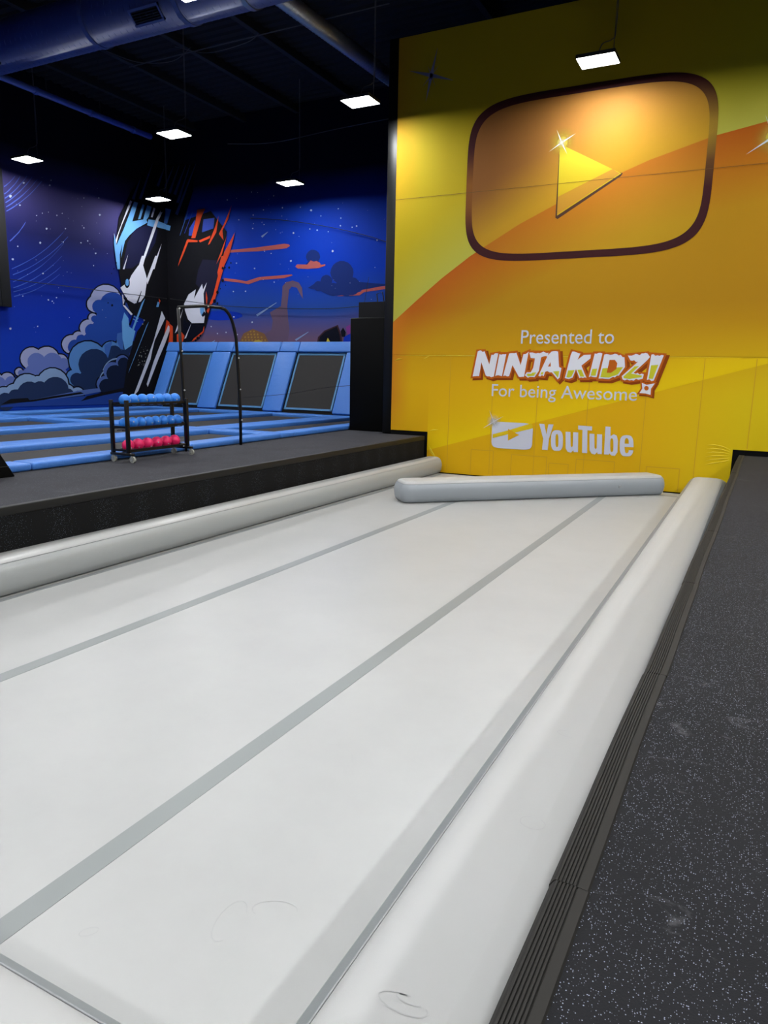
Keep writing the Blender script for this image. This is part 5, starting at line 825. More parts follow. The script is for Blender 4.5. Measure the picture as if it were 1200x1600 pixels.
M_RUBBER = m_rubber('speckled black rubber', (30, 30, 34), (188, 195, 216), 190.0, 0.48, 0.4)
M_RUBBER2 = m_rubber('grey rubber walkway', (60, 60, 66), (112, 112, 124), 60.0, 0.4, 0.25)
M_RUBBER3 = m_rubber('speckled black facing', (14, 14, 16), (104, 110, 122), 95.0, 0.4)
M_NOSING = mat('ribbed rubber nosing', (50, 48, 45), 0.7, spec=0.2)
M_CEIL = mat('black ceiling deck', (58, 58, 64), 0.85)
M_CEIL2 = mat('dark joist', (74, 74, 80), 0.75)

# ---------------------------------------------------------------- the hall shell
def struct(name, mb, m, label, bevel=0.0):
    o = mb.build(name, m, None, bevel=bevel)
    return tag(o, label, None, None, 'structure')

X0, X1, Y0, Y1 = XL, 9.0, -8.0, YB
floor = struct('floor', MB().box(X0, X1, Y0, Y1, -0.5, -0.26), M_DARK, 'dark concrete slab under the inflatable track')
floor['category'] = 'floor'

def edgeL(y): return -6.29 - 0.0185 * (y - 4.3)          # front edge of the left walkway
def edgeR(y): return -0.345 + 0.0105 * (y - 1.2)         # edge of the right walkway
def padX(y): return -8.26 - 0.0422 * (y - 5.9)           # front edge of the trampoline border pads

pl = MB().prism([(edgeL(-8), -8), (edgeL(14.55), 14.55), (-7.62, 14.55), (-7.62, 20), (-9.1, 20), (-8.4, -8)], -0.26, HP)
platform_left = struct('platform_left', pl, M_RUBBER2, 'grey rubber walkway beside the trampolines')
platform_left['category'] = 'walkway'
fa = MB()
a, b = edgeL(-8), edgeL(14.5)
fa.prism([(a, -8), (b, 14.5), (b + 0.02, 14.5), (a + 0.02, -8)], -0.25, HP - 0.075)
fo = fa.build('riser_facing', M_RUBBER3, platform_left)
fo['label'] = 'speckled black rubber facing of the step'
es = MB().prism([(a - 0.05, -8), (b - 0.05, 14.5), (b + 0.028, 14.5), (a + 0.028, -8)], HP - 0.08, HP + 0.006)
eo = es.build('edge_strip', mat('black edge strip', (24, 24, 24), 0.6), platform_left, bevel=0.006)

pr = MB().prism([(edgeR(-8), -8), (X1, -8), (X1, 14.55), (edgeR(14.55), 14.55)], -0.26, HP)
platform_right = struct('platform_right', pr, M_RUBBER, 'speckled black rubber walkway along the right of the track')
platform_right['category'] = 'walkway'

# ribbed nosing pieces along the right walkway, each slightly out of line
ys = [-1.2, 0.55, 1.72, 3.3, 5.0, 6.9, 9.2, 11.6, 14.5]
for i in range(len(ys) - 1):
    y0, y1 = ys[i] + 0.001, ys[i + 1] - 0.001
    nseg = 8
    mb = MB()
    prof = [(-0.022, -0.075), (-0.022, -0.01), (-0.012, 0.006)]
    for k in range(6):
        u = -0.006 + k * 0.0095
        prof += [(u, 0.012), (u + 0.0055, 0.012), (u + 0.0058, 0.006), (u + 0.0092, 0.006)]
    prof += [(0.052, 0.011), (0.078, 0.009), (0.082, 0.0), (0.082, -0.075)]
    rings = []
    for s in range(nseg + 1):
        y = y0 + (y1 - y0) * s / nseg
        wob = 0.0035 * math.sin(y * 1.3 + i) + 0.0015 * math.sin(y * 4.1)
        ex = edgeR(y) + wob
        rings.append([(ex + u, y, HP + z) for u, z in prof])
    n = len(prof)
    for s in range(nseg):
        for k in range(n - 1):
            mb.add([rings[s][k], rings[s][k + 1], rings[s + 1][k + 1], rings[s + 1][k]], [(0, 1, 2, 3)])
    mb.add(rings[0], [tuple(range(n))]); mb.add(rings[-1], [tuple(range(n - 1, -1, -1))])
    mb.build('edge_nosing', M_NOSING, platform_right)
rf = MB().prism([(edgeR(-8) - 0.005, -8), (edgeR(14.5) - 0.005, 14.5), (edgeR(14.5) + 0.01, 14.5), (edgeR(-8) + 0.01, -8)], -0.25, HP - 0.08)
rf.build('riser_facing', M_RUBBER3, platform_right)

# --- walls
def m_mural(name, axis):
    m = mat(name, (40, 60, 150), 0.7, spec=0.08)
    t = nd(m, 'ShaderNodeTexCoord')
    sp = nd(m, 'ShaderNodeSeparateXYZ')
    lk(m, t.outputs['Object'], sp.inputs['Vector'])
    mr = nd(m, 'ShaderNodeMapRange')
    mr.inputs['From Min'].default_value = 0.8; mr.inputs['From Max'].default_value = 9.0
    lk(m, sp.outputs['Z'], mr.inputs['Value'])
    n = nd(m, 'ShaderNodeTexNoise', Scale=0.35, Detail=3.0)
    lk(m, t.outputs['Object'], n.inputs['Vector'])
    add = nd(m, 'ShaderNodeMath', operation='MULTIPLY_ADD'); add.inputs[1].default_value = 0.08; add.inputs[2].default_value = -0.04
    lk(m, n.outputs['Fac'], add.inputs[0])
    s = nd(m, 'ShaderNodeMath', operation='ADD')
    lk(m, mr.outputs['Result'], s.inputs[0]); lk(m, add.outputs[0], s.inputs[1])
    if axis == 'L':
        st = [(0.0, lin((28, 76, 200))), (0.35, lin((16, 54, 186))), (0.50, lin((20, 42, 140))), (0.62, lin((34, 38, 100))), (0.80, lin((86, 80, 142))), (0.90, lin((34, 33, 50)))]  # last stop paints in the unlit dark above the lamps
    else:
        st = [(0.20, lin((164, 108, 112))), (0.30, lin((124, 100, 134))), (0.40, lin((44, 86, 178))), (0.54, lin((6, 66, 210))), (0.78, lin((22, 66, 196))), (0.90, lin((24, 28, 56)))]  # topmost colour likewise carries the shade above lamp height
    c = ramp(m, s.outputs[0], st)
    lk(m, c, bsdf(m).inputs['Base Color'])
    return m

wall_left = struct('wall_left', MB().box(XL - 0.3, XL, Y0 - 0.3, Y1 + 0.3, -0.3, ZC), m_mural('mural print left', 'L'),
                   'wall with a printed night sky mural of clouds and streaks on the left')
wall_rear = struct('wall_rear', MB().box(XL, X1, YB, YB + 0.3, -0.3, ZC), m_mural('mural print rear', 'R'),
                   'blue mural wall with coral clouds above the leaning trampolines')
wall_right = struct('wall_right', MB().box(X1, X1 + 0.3, Y0 - 0.3, Y1 + 0.3, -0.3, ZC), mat('grey wall paint', (70, 72, 80), 0.8),
                    'dark grey wall on the right of the hall')
wall_near = struct('wall_near', MB().box(XL, X1, Y0 - 0.3, Y0, -0.3, ZC), mat('grey wall paint', (70, 72, 80), 0.8),
                   'dark grey wall at the near end of the hall')
for w in (wall_left, wall_rear, wall_right, wall_near):
    w['category'] = 'wall'
ceiling = struct('ceiling', MB().box(XL - 0.3, X1 + 0.3, Y0 - 0.3, Y1 + 0.3, ZC, ZC + 0.2), M_CEIL, 'black painted ceiling deck high above the hall')
ceiling['category'] = 'ceiling'
for x in (-17.6, -15.5, -13.5, -11.4, -9.9, -6.2, -3.6, -1.0, 1.6, 4.2, 6.8):
    mb = MB().box(x - 0.07, x + 0.07, Y0, Y1, 9.92, 10.0).box(x - 0.012, x + 0.012, Y0, Y1, 9.98, ZC)
    mb.build('joist', M_CEIL2, ceiling)
for k in range(96):
    y = Y0 + 0.15 + k * 0.29
    if y < 6: continue
    MB().add([(XL, y, ZC), (X1, y, ZC), (X1, y + 0.05, ZC - 0.045), (XL, y + 0.05, ZC - 0.045), (X1, y + 0.15, ZC - 0.045), (XL, y + 0.15, ZC - 0.045), (X1, y + 0.2, ZC), (XL, y + 0.2, ZC)],
             [(0, 1, 2, 3), (3, 2, 4, 5), (5, 4, 6, 7)]).build('deck_rib', M_CEIL, ceiling)

# mural print: flat vinyl shapes on the two walls
MC = dict(arc=(74, 108, 214), arc2=(96, 122, 226), lav=(178, 184, 226), cblue=(40, 80, 176), cmid=(112, 132, 204), crim=(96, 150, 218), crim2=(150, 180, 222),
          crim3=(92, 120, 190), cnavy=(34, 54, 96), cdark=(40, 58, 98), cblue2=(40, 74, 160), ink=(12, 16, 34), black=(20, 20, 26), navy=(34, 34, 58),
          navy2=(30, 32, 66), streak=(64, 84, 140), white=(244, 246, 262), cink=(22, 34, 64), sky=(118, 186, 252), skyd=(70, 118, 200), orange=(238, 84, 44), mblue=(60, 84, 190),
          deb=(150, 156, 150), mblue2=(18, 62, 206), smoke=(118, 96, 122), gold=(150, 108, 74), gold2=(190, 150, 70), gold3=(226, 190, 70), coral=(206, 108, 104),
          dpuff=(30, 54, 132), meteor=(150, 176, 226), brown=(70, 44, 50), yellow=(236, 214, 70), magenta=(150, 70, 160), star=(216, 226, 250))
KIND = {}
for k in ('arc', 'arc2', 'meteor'): KIND[k] = 'streak_print'
for k in ('lav', 'cblue', 'cmid', 'crim', 'crim2', 'crim3', 'cnavy', 'cdark', 'cink', 'cblue2', 'coral', 'dpuff', 'smoke', 'gold', 'gold2', 'gold3', 'mblue2'): KIND[k] = 'cloud_print'
KIND['star'] = 'star_print'
for wall, root in (('L', wall_left), ('R', wall_rear)):
    groups = {}
    for col, layer, pts in MURAL[wall]:
        k = KIND.get(col, 'figure_print')
        if col == 'ink' and layer < 16: k = 'cloud_print'
        groups.setdefault(k, []).append((col, layer, pts))
    order = {id(p): i for i, (c_, l_, p) in enumerate(sorted(MURAL[wall], key=lambda q: q[1]))}
    for gname, items in groups.items():
        mb = MB(); used = []
        for col, layer, pts in items:
            if col not in used: used.append(col)
            d = 0.004 + 0.00016 * order[id(pts)]
            if wall == 'L':
                vv = [(XL + d, u, z) for u, z in pts]
            else:
                vv = [(u, YB - d, z) for u, z in pts]
            mb.add(vv, [tuple(range(len(vv)))], used.index(col))
        o = mb.build(gname, [mat('print ' + c, MC[c], 0.7, spec=0.08) for c in used], root)
        o['kind'] = 'stuff' if gname == 'star_print' else 'structure'

# ---------------------------------------------------------------- printed yellow wall
def clamp(t, a=0.0, b=1.0): return max(a, min(b, t))
def mixt(a, b, t):
    t = clamp(t)
    return tuple(p + (q - p) * t for p, q in zip(a, b))
SW = [(-7.4, 3.20), (-6.8, 3.68), (-6.226, 4.119), (-5.6, 4.537), (-4.6, 5.08), (-3.507, 5.566), (-2.213, 6.018), (-1.158, 6.299), (-0.35, 6.43), (1.0, 6.55), (4.0, 6.7), (9.1, 6.8)]
def sw(x):
    for (xa, za), (xb, zb) in zip(SW, SW[1:]):
        if xa <= x <= xb:
            return za + (zb - za) * (x - xa) / (xb - xa)
    return SW[0][1] if x < SW[0][0] else SW[-1][1]
def low(x): return 0.704 + (x + 5.647) * 0.3005
def c_bg(x, z):
    c = mixt((214, 188, 32), (222, 164, 38), (-6.7 - x) / 0.7 * clamp((z - 5.0) / 1.5) * 0.8)
    d = z - sw(x)
    c = mixt(c, (214, 216, 104), clamp(1 - d / 1.4) * 0.75)
    return mixt(c, (206, 206, 44), clamp((x + 2.0) / 2.5) * clamp((d - 0.3) / 0.8) * 0.8)
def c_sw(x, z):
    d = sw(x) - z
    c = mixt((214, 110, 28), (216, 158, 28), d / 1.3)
    c = mixt(c, (266, 206, 22), (3.5 - z) / 1.6)  # print yellows downward, brightened further to offset weaker light low down
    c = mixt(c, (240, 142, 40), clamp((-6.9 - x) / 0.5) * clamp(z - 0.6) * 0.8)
    c = mixt(c, (264, 240, 28), clamp((x + 2.2) / 2.0) * clamp((3.2 - z) / 1.5) * 0.7)  # low right print, lifted the same way against the weaker light
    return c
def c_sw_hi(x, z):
    return mixt((280, 238, 16), (274, 214, 22), (z - low(x)) / 1.4)  # printed band, its colour also raised to make up for dim light
BCX, BCZ, BA, BB, BN = -3.435, 5.92, 2.31, 1.54, 5.0
def bz(x, a, b):
    t = clamp(1 - abs((x - BCX) / a) ** BN)
    return b * t ** (1 / BN)
def c_in_up(x, z):
    c = mixt((160, 104, 52), (216, 152, 66), (x + 5.2) / 2.6)
    return mixt(c, (222, 168, 42), clamp(1.15 - (z - sw(x)) / 1.0))
def c_in_lo(x, z):
    d = sw(x) - z
    return mixt((214, 128, 34), (222, 172, 34), d / 1.3)

def m_print(name, rough=0.45):
    m = mat(name, (255, 255, 255), 0.6, spec=0.08)
    at = nd(m, 'ShaderNodeAttribute', attribute_name='print')
    lk(m, at.outputs['Color'], bsdf(m).inputs['Base Color'])
    v = coords(m)
    n = nd(m, 'ShaderNodeTexNoise', Scale=2.5, Detail=3.0)
    lk(m, v, n.inputs['Vector'])
    bump(m, n.outputs['Fac'], 0.10, 0.02)
    return m
M_PRINT = m_print('printed vinyl')

def colmesh(name, xs, lo, hi, rows, colour, off, parent, thick=False):
    V = []; F = []; Cc = []
    n = rows + 1
    for x in xs:
        a, b = lo(x), hi(x)
        if b < a: b = a
        for r in range(n):
            z = a + (b - a) * r / rows
            V.append((x, YW - off, z)); Cc.append(lin(colour(x, z)))
    for i in range(len(xs) - 1):
        for r in range(rows):
            F.append((i * n + r, (i + 1) * n + r, (i + 1) * n + r + 1, i * n + r + 1))
    return print_obj(name, V, F, Cc, parent)
def print_obj(name, V, F, Cc, parent):
    me = bpy.data.meshes.new(name)
    me.from_pydata(V, [], F)
    at = me.color_attributes.new('print', 'FLOAT_COLOR', 'POINT')
    at.data.foreach_set('color', np.array([(c[0], c[1], c[2], 1.0) for c in Cc], dtype=np.float32).ravel())
    me.materials.append(M_PRINT)
    me.update()
    o = bpy.data.objects.new(name, me)
    COL.objects.link(o); o.parent = parent
    return o
def xr(a, b, s):
    k = max(2, int(round((b - a) / s)))
    return [a + (b - a) * i / k for i in range(k + 1)]

core = MB().box(-7.35, X1, YW + 0.012, YW + 0.3, -0.3, 8.9)
wall_yellow = struct('wall_front', core, M_BLACK, 'tall wall covered in a yellow and orange printed graphic')
wall_yellow['category'] = 'wall'
CUT_L, CUT_R, CUT_Z = -6.44, -0.33, 0.875
S1, S2 = 2.53, 5.77
def floorline(x): return CUT_Z if (x < CUT_L or x > CUT_R) else 0.0
# three courses of vinyl, one above another, the lowest fitted round the walkway ends
def vinyl(xs, z0, z1, off, name='vinyl_panel', step=0.12):
    rows = max(2, int((z1 - z0) / step))
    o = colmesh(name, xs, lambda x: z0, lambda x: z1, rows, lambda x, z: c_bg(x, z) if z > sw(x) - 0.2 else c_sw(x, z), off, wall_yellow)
    return o
XS = xr(-7.35, 0.6, 0.1) + [1.5, 3, 5, 7, X1]
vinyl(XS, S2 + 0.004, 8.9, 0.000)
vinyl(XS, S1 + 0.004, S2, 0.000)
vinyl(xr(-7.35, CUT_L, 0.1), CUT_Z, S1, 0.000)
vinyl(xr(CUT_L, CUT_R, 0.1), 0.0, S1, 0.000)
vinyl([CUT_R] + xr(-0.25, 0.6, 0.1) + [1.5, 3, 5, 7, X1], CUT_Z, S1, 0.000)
# the swoosh, printed over the yellow
XW = xr(-7.35, 0.6, 0.06) + [1.5, 3, 5, 7, X1]
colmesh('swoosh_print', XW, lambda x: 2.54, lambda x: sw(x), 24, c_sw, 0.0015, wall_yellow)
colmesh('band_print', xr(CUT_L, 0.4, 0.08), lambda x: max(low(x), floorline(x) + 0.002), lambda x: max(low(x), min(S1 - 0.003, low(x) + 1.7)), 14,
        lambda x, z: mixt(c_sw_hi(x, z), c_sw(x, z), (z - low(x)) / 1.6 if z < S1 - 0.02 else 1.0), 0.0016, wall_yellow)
# rounded play button
BI = 0.135
xo = [BCX + BA * math.sin(t) for t in [(-1 + 2 * i / 80) * math.pi / 2 for i in range(81)]]
xi = [BCX + (BA - BI) * math.sin(t) for t in [(-1 + 2 * i / 80) * math.pi / 2 for i in range(81)]]
def c_ring(x, z):
    zc = 5.75 if x < BCX else 6.45
    t = clamp(abs(z - zc) / 1.0)
    side = (168, 108, 44) if x < BCX else (186, 146, 50)
    return mixt(side, (74, 34, 36), clamp((t - 0.1) / 0.75))
V = []; F = []; Cc = []
N = 120
def supq(t, a, b):
    c, s = math.cos(t), math.sin(t)
    return BCX + a * math.copysign(abs(c) ** (2 / BN), c), BCZ + b * math.copysign(abs(s) ** (2 / BN), s)
for i in range(N):
    t = 2 * math.pi * i / N
    for a, b in ((BA, BB), (BA - 0.03, BB - 0.03), (BA - BI, BB - BI)):
        x, z = supq(t, a, b)
        V.append((x, YW - 0.005, z)); Cc.append(lin(c_ring(x, z)))
for i in range(N):
    j = (i + 1) % N
    for k in range(2):
        F.append((i * 3 + k, j * 3 + k, j * 3 + k + 1, i * 3 + k + 1))
print_obj('button_border_print', V, F, Cc, wall_yellow)
ia, ib = BA - BI + 0.02, BB - BI + 0.02
xin = [BCX + ia * math.sin(t) for t in [(-1 + 2 * i / 80) * math.pi / 2 for i in range(81)]]
top = lambda x: BCZ + bz(x, ia, ib)
bot = lambda x: BCZ - bz(x, ia, ib)
colmesh('button_print', xin, lambda x: min(max(sw(x), bot(x)), top(x)), top, 14, c_in_up, 0.0035, wall_yellow)
colmesh('button_print', xin, bot, lambda x: max(min(sw(x), top(x)), bot(x)), 14, c_in_lo, 0.0035, wall_yellow)

def flat(name, col, pts, layer, parent=wall_yellow, hole=None, mb=None):
    pts = list(pts)
    own = mb is None
    mb = mb or MB()
    d = 0.004 + 0.002 * layer
    if hole:
        def ar(p): return sum(p[i][0] * p[(i + 1) % len(p)][1] - p[(i + 1) % len(p)][0] * p[i][1] for i in range(len(p)))
        if ar(pts) < 0: pts = pts[::-1]
        h = list(hole)
        if ar(h) > 0: h = h[::-1]
        i0, j0 = min(((i, j) for i in range(len(pts)) for j in range(len(h))), key=lambda q: (pts[q[0]][0] - h[q[1]][0]) ** 2 + (pts[q[0]][1] - h[q[1]][1]) ** 2)
        pts = pts[:i0 + 1] + h[j0:] + h[:j0 + 1] + pts[i0:]
    vv = [(x, YW - d, z) for x, z in pts]
    mb.add(vv, [tuple(range(len(vv)))])
    return mb.build(name, col, parent) if own else mb

# play triangle with a dark lower edge
T = [(-3.874, 6.481), (-2.692, 5.838), (-3.844, 5.189)]
flat('triangle_shadow_print', mat('print umber', (84, 44, 20), 0.45), [(-3.88, 6.3), (-2.665, 5.838), (-2.70, 5.79), (-3.83, 5.125), (-3.875, 5.15)], 0)
V = []; F = []; Cc = []
n = 16
idx = {}
for i in range(n + 1):
    for j in range(n + 1 - i):
        k = n - i - j
        x = (T[0][0] * i + T[1][0] * j + T[2][0] * k) / n
        z = (T[0][1] * i + T[1][1] * j + T[2][1] * k) / n
        idx[(i, j)] = len(V)
        V.append((x, YW - 0.0065, z))
        Cc.append(lin(mixt((244, 226, 60), (238, 196, 36), (6.2 - z) / 0.8)))
for i in range(n):
    for j in range(n - i):
        F.append((idx[(i, j)], idx[(i + 1, j)], idx[(i, j + 1)]))
        if i + j < n - 1:
            F.append((idx[(i + 1, j)], idx[(i + 1, j + 1)], idx[(i, j + 1)]))
print_obj('play_triangle_print', V, F, Cc, wall_yellow)
flat('triangle_band_print', mat('print amber', (222, 160, 30), 0.45), [(-3.852, 5.53), (-2.858, 5.93), (-2.72, 5.838), (-3.84, 5.215)], 2)

M_PWHITE = mat('print white', (268, 266, 270), 0.45)
def sparkle(cx, cz, rays, w, col, layer, name='sparkle_print'):
    mb = MB()
    for (dx, dz) in rays:
        l = math.hypot(dx, dz)
        nx, nz = -dz / l * w * l, dx / l * w * l
        flat(name, col, [(cx + nx, cz + nz), (cx + dx, cz + dz), (cx - nx, cz - nz), (cx - dx * 0.02, cz - dz * 0.02)], layer, mb=mb)
    return mb.build(name, col, wall_yellow)
def glow(cx, cz, r, rgb, layer):
    m = mat('print glow %d' % len(MATS), rgb, 0.45)
    at = nd(m, 'ShaderNodeAttribute', attribute_name='print')
    tr = nd(m, 'ShaderNodeBsdfTransparent'); mx = nd(m, 'ShaderNodeMixShader')
    lk(m, at.outputs['Fac'], mx.inputs[0]); lk(m, tr.outputs[0], mx.inputs[1]); lk(m, bsdf(m).outputs[0], mx.inputs[2])
    lk(m, mx.outputs[0], m.node_tree.nodes['Material Output'].inputs['Surface'])
    V = [(cx, YW - 0.004 - 0.002 * layer, cz)]; Cc = [(1, 1, 1)]; F = []
    for rr in (0.15, 0.3, 0.45, 0.6, 0.75, 0.9, 1.0):
        a = (1 - rr) ** 1.6
        for k in range(20):
            t = 2 * math.pi * k / 20
            V.append((cx + r * rr * math.cos(t), V[0][1], cz + r * rr * math.sin(t))); Cc.append((a, a, a))
    for k in range(20):
        k2 = (k + 1) % 20
        F.append((0, 1 + k, 1 + k2))
        for q in range(6):
            F.append((1 + q * 20 + k, 1 + (q + 1) * 20 + k, 1 + (q + 1) * 20 + k2, 1 + q * 20 + k2))
    o = print_obj('glint_print', V, F, Cc, wall_yellow)
    o.data.materials[0] = m
    return o
glow(-3.83, 6.50, 0.30, (250, 222, 70), 2)
sparkle(-3.84, 6.50, [(-0.11, 0.24), (0.12, -0.22), (-0.24, -0.14), (0.26, 0.13)], 0.05, M_PWHITE, 4)
glow(-3.84, 6.50, 0.10, (255, 250, 220), 5)
SP = mat('print violet', (150, 150, 190), 0.5)
sparkle(-6.60, 8.09, [(0.125, 0.50), (-0.11, -0.50), (-0.50, 0.16), (0.50, -0.17)], 0.075, SP, 2)
sparkle(-6.60, 8.09, [(0.17, 0.17), (-0.20, -0.19), (-0.09, 0.2), (0.1, -0.22)], 0.05, SP, 1)
glow(-0.24, 6.17, 0.34, (252, 226, 80), 2)
sparkle(-0.24, 6.17, [(-0.16, 0.36), (0.16, -0.36), (-0.40, -0.24), (0.40, 0.24)], 0.045, M_PWHITE, 4)
# lettering traced shapes
SC = dict(nk_dark=(172, 80, 20), nk_orange=(228, 116, 34), nk_white=(270, 270, 280), nk_lime=(240, 236, 60), white=(274, 272, 276), gold_bg=(262, 200, 26), logo_band=(262, 226, 40), logo_tri=(262, 200, 26))
gr = {}
for i, (g, c, l, p, h) in enumerate(sorted(SIGN, key=lambda q: q[2])):
    gr.setdefault(g, []).append((c, l * 0.6 + i * 0.08, p, h))
for g, items in gr.items():
    mb = MB(); used = []
    for c, l, p, h in items:
        if c not in used: used.append(c)
        k0 = len(mb.f)
        flat(g, None, p, l, hole=h, mb=mb)
        for q in range(k0, len(mb.f)): mb.mi[q] = used.index(c)
    mb.build(g, [mat('print ' + c, SC[c], 0.6, spec=0.08) for c in used], wall_yellow)
glow(-4.92, 1.17, 0.17, (246, 246, 236), 6)
sparkle(-4.92, 1.17, [(-0.11, 0.24), (0.07, -0.13), (-0.24, -0.16), (0.22, 0.13)], 0.035, M_PWHITE, 7)

def text(body, x0, x1, z0, cap, name, col, bold=0.0):
    cu = bpy.data.curves.new('lettering', 'FONT')
    cu.body = body; cu.size = 1.0; cu.offset = bold; cu.resolution_u = 4
    ob = bpy.data.objects.new('lettering', cu); COL.objects.link(ob)
    dg = bpy.context.evaluated_depsgraph_get()
    me = bpy.data.meshes.new_from_object(ob.evaluated_get(dg))
    bpy.data.objects.remove(ob, do_unlink=True)
    xs = [v.co.x for v in me.vertices]
    sx = (x1 - x0) / (max(xs) - min(xs)); mn = min(xs)
    sz = cap / 0.73
    for v in me.vertices:
        v.co = Vector((x0 + (v.co.x - mn) * sx, YW - 0.012, z0 + v.co.y * sz))
    me.materials.clear(); me.materials.append(col)
    o = bpy.data.objects.new(name, me); COL.objects.link(o); o.parent = wall_yellow
    return o
text('Presented to', -4.425, -2.593, 2.772, 0.285, 'caption_lettering', M_PWHITE)
text('For being Awesome', -4.995, -2.085, 1.70, 0.265, 'caption_lettering', M_PWHITE)

# seams, creases and panel outlines in the vinyl
M_SEAM = mat('vinyl seam', (150, 118, 20), 0.6)
def line(p, q, w, col=M_SEAM, layer=3, name='vinyl_seam'):
    dx, dz = q[0] - p[0], q[1] - p[1]; l = math.hypot(dx, dz); nx, nz = -dz / l * w / 2, dx / l * w / 2
    return flat(name, col, [(p[0] + nx, p[1] + nz), (q[0] + nx, q[1] + nz), (q[0] - nx, q[1] - nz), (p[0] - nx, p[1] - nz)], layer)
line((-7.35, S2 + 0.002), (X1, S2 - 0.02), 0.008, mat('seam dark', (120, 84, 20), 0.6), 4)
M_OUT = mat('panel outline', (238, 182, 24), 0.5)
for x, za, zb in ((-5.95, 0.05, 2.5), (-4.98, 0.05, 2.5), (-4.02, 0.05, 2.5), (-3.0, 0.05, 2.5), (-1.92, 0.05, 2.5), (-0.95, 0.05, 2.5), (-0.1, 0.9, 2.5)):
    line((x, za), (x, zb), 0.012, M_OUT, -1)
for x0_, x1_, z1_ in ((-5.4, -4.9, 0.55), (-4.5, -3.75, 0.5), (-3.7, -3.3, 0.38), (-3.15, -2.4, 0.5), (-1.8, -1.2, 0.45)):
    for p, q in (((x0_, 0.02), (x0_, z1_)), ((x0_, z1_), (x1_, z1_)), ((x1_, z1_), (x1_, 0.02))):
        line(p, q, 0.014, M_OUT, -1)
M_CREASE = mat('vinyl crease', (268, 236, 40), 0.4)
def crease(pts, r=0.012):
    mb = MB().tube([(x, YW + 0.002, z) for x, z in pts], [0.002] + [r] * (len(pts) - 2) + [0.002], 8)
    return mb.build('vinyl_crease', M_CREASE, wall_yellow, smooth=True)
for k in range(6):
    x, z = -0.36, 0.86 - k * 0.035
    crease([(x, z), (x - 0.14, z + 0.06 - k * 0.022), (x - 0.30, z + 0.085 - k * 0.034), (x - 0.42, z + 0.07 - k * 0.04)], 0.009)
for k in range(4):
    crease([(-6.42 + 0.012 * k, 0.60 - 0.05 * k), (-6.33 + 0.03 * k, 0.47 - 0.05 * k), (-6.27 + 0.05 * k, 0.36 - 0.05 * k)], 0.012)
crease([(-6.42, 0.885), (-6.30, 0.925), (-6.15, 0.93)], 0.012)
crease([(-7.30, 2.40), (-7.2, 2.44), (-7.1, 2.45)], 0.012)
crease([(-6.6, 2.45), (-6.52, 2.48), (-6.45, 2.52)], 0.01)
crease([(-7.34, S1 - 0.01), (-6.0, S1 - 0.006), (-4.0, S1 - 0.01), (-2.0, S1 - 0.004), (0.5, S1 - 0.01)], 0.007)

# black steel post closing the left end of the printed wall
post = MB().box(-7.60, -7.36, YW + 0.06, YW + 0.24, HP, 8.95).box(-7.62, -7.36, YW + 0.24, YW + 0.28, HP, 8.95)
po = post.build('wall_post', mat('black steel post', (8, 8, 9), 0.4, 0.0, spec=0.3), None, bevel=0.008)
tag(po, 'tall black steel post at the left end of the yellow wall', 'post')

# ---------------------------------------------------------------- inflatable track
track = thing('air_track', (0, 0, 0), 'long white inflatable tumbling track with grey stripes', 'air track')
mb = MB().box(-6.42, -0.30, 0.3, 14.36, -0.26, 0.0)
mb.build('mat', V_WHITE, track, bevel=0.03, seg=3)
def stripe(x0, x1, y0, y1):
    return MB().box(x0, x1, y0, y1, -0.002, 0.0018).build('stripe', V_STRIPE, track)
stripe(-2.402, -2.286, 0.35, 14.32)
stripe(-4.492, -4.372, 0.35, 14.32)
stripe(-6.0, -5.935, 0.35, 14.32)
stripe(-1.55, -1.06, 14.02, 14.10)
SCUFF = mat('faint scuff', (207, 207, 206), 0.45)
def scuff(cx, cy, rx, ry, a0, a1, z, parent, rot=0.0, w=0.004):
    pts = []
    for i in range(15):
        t = math.radians(a0 + (a1 - a0) * i / 14)
        x, y = rx * math.cos(t), ry * math.sin(t)
        pts.append((cx + x * math.cos(rot) - y * math.sin(rot), cy + x * math.sin(rot) + y * math.cos(rot)))
    mb = MB()
    for (xa, ya), (xb, yb) in zip(pts, pts[1:]):
        l = math.hypot(xb - xa, yb - ya); nx, ny = -(yb - ya) / l * w / 2, (xb - xa) / l * w / 2
        mb.add([(xa + nx, ya + ny, z), (xb + nx, yb + ny, z), (xb - nx, yb - ny, z), (xa - nx, ya - ny, z)], [(0, 1, 2, 3)])
    return mb.build('scuff_mark', SCUFF, parent)
for cx, cy, rx, ry, a0, a1, rot in ((-1.50, 2.05, 0.09, 0.05, 0, 220, 0.4), (-1.62, 1.92, 0.05, 0.11, 30, 300, 0.2), (-2.05, 1.62, 0.035, 0.02, 0, 340, 0.9),
                                    (-3.1, 4.2, 0.2, 0.06, 20, 150, 0.3), (-1.9, 3.2, 0.12, 0.07, 10, 190, -0.5), (-3.6, 6.2, 0.18, 0.07, 0, 160, 0.8)):
    scuff(cx, cy, rx, ry, a0, a1, 0.0012, track, rot)
# strip of white vinyl between the track and the wall
gap = MB().box(-6.42, -0.30, 14.41, 14.55, -0.26, -0.012)
go = gap.build('wall_strip', V_WHITE, None, bevel=0.01)
tag(go, 'narrow white vinyl strip between the track end and the yellow wall', 'mat')

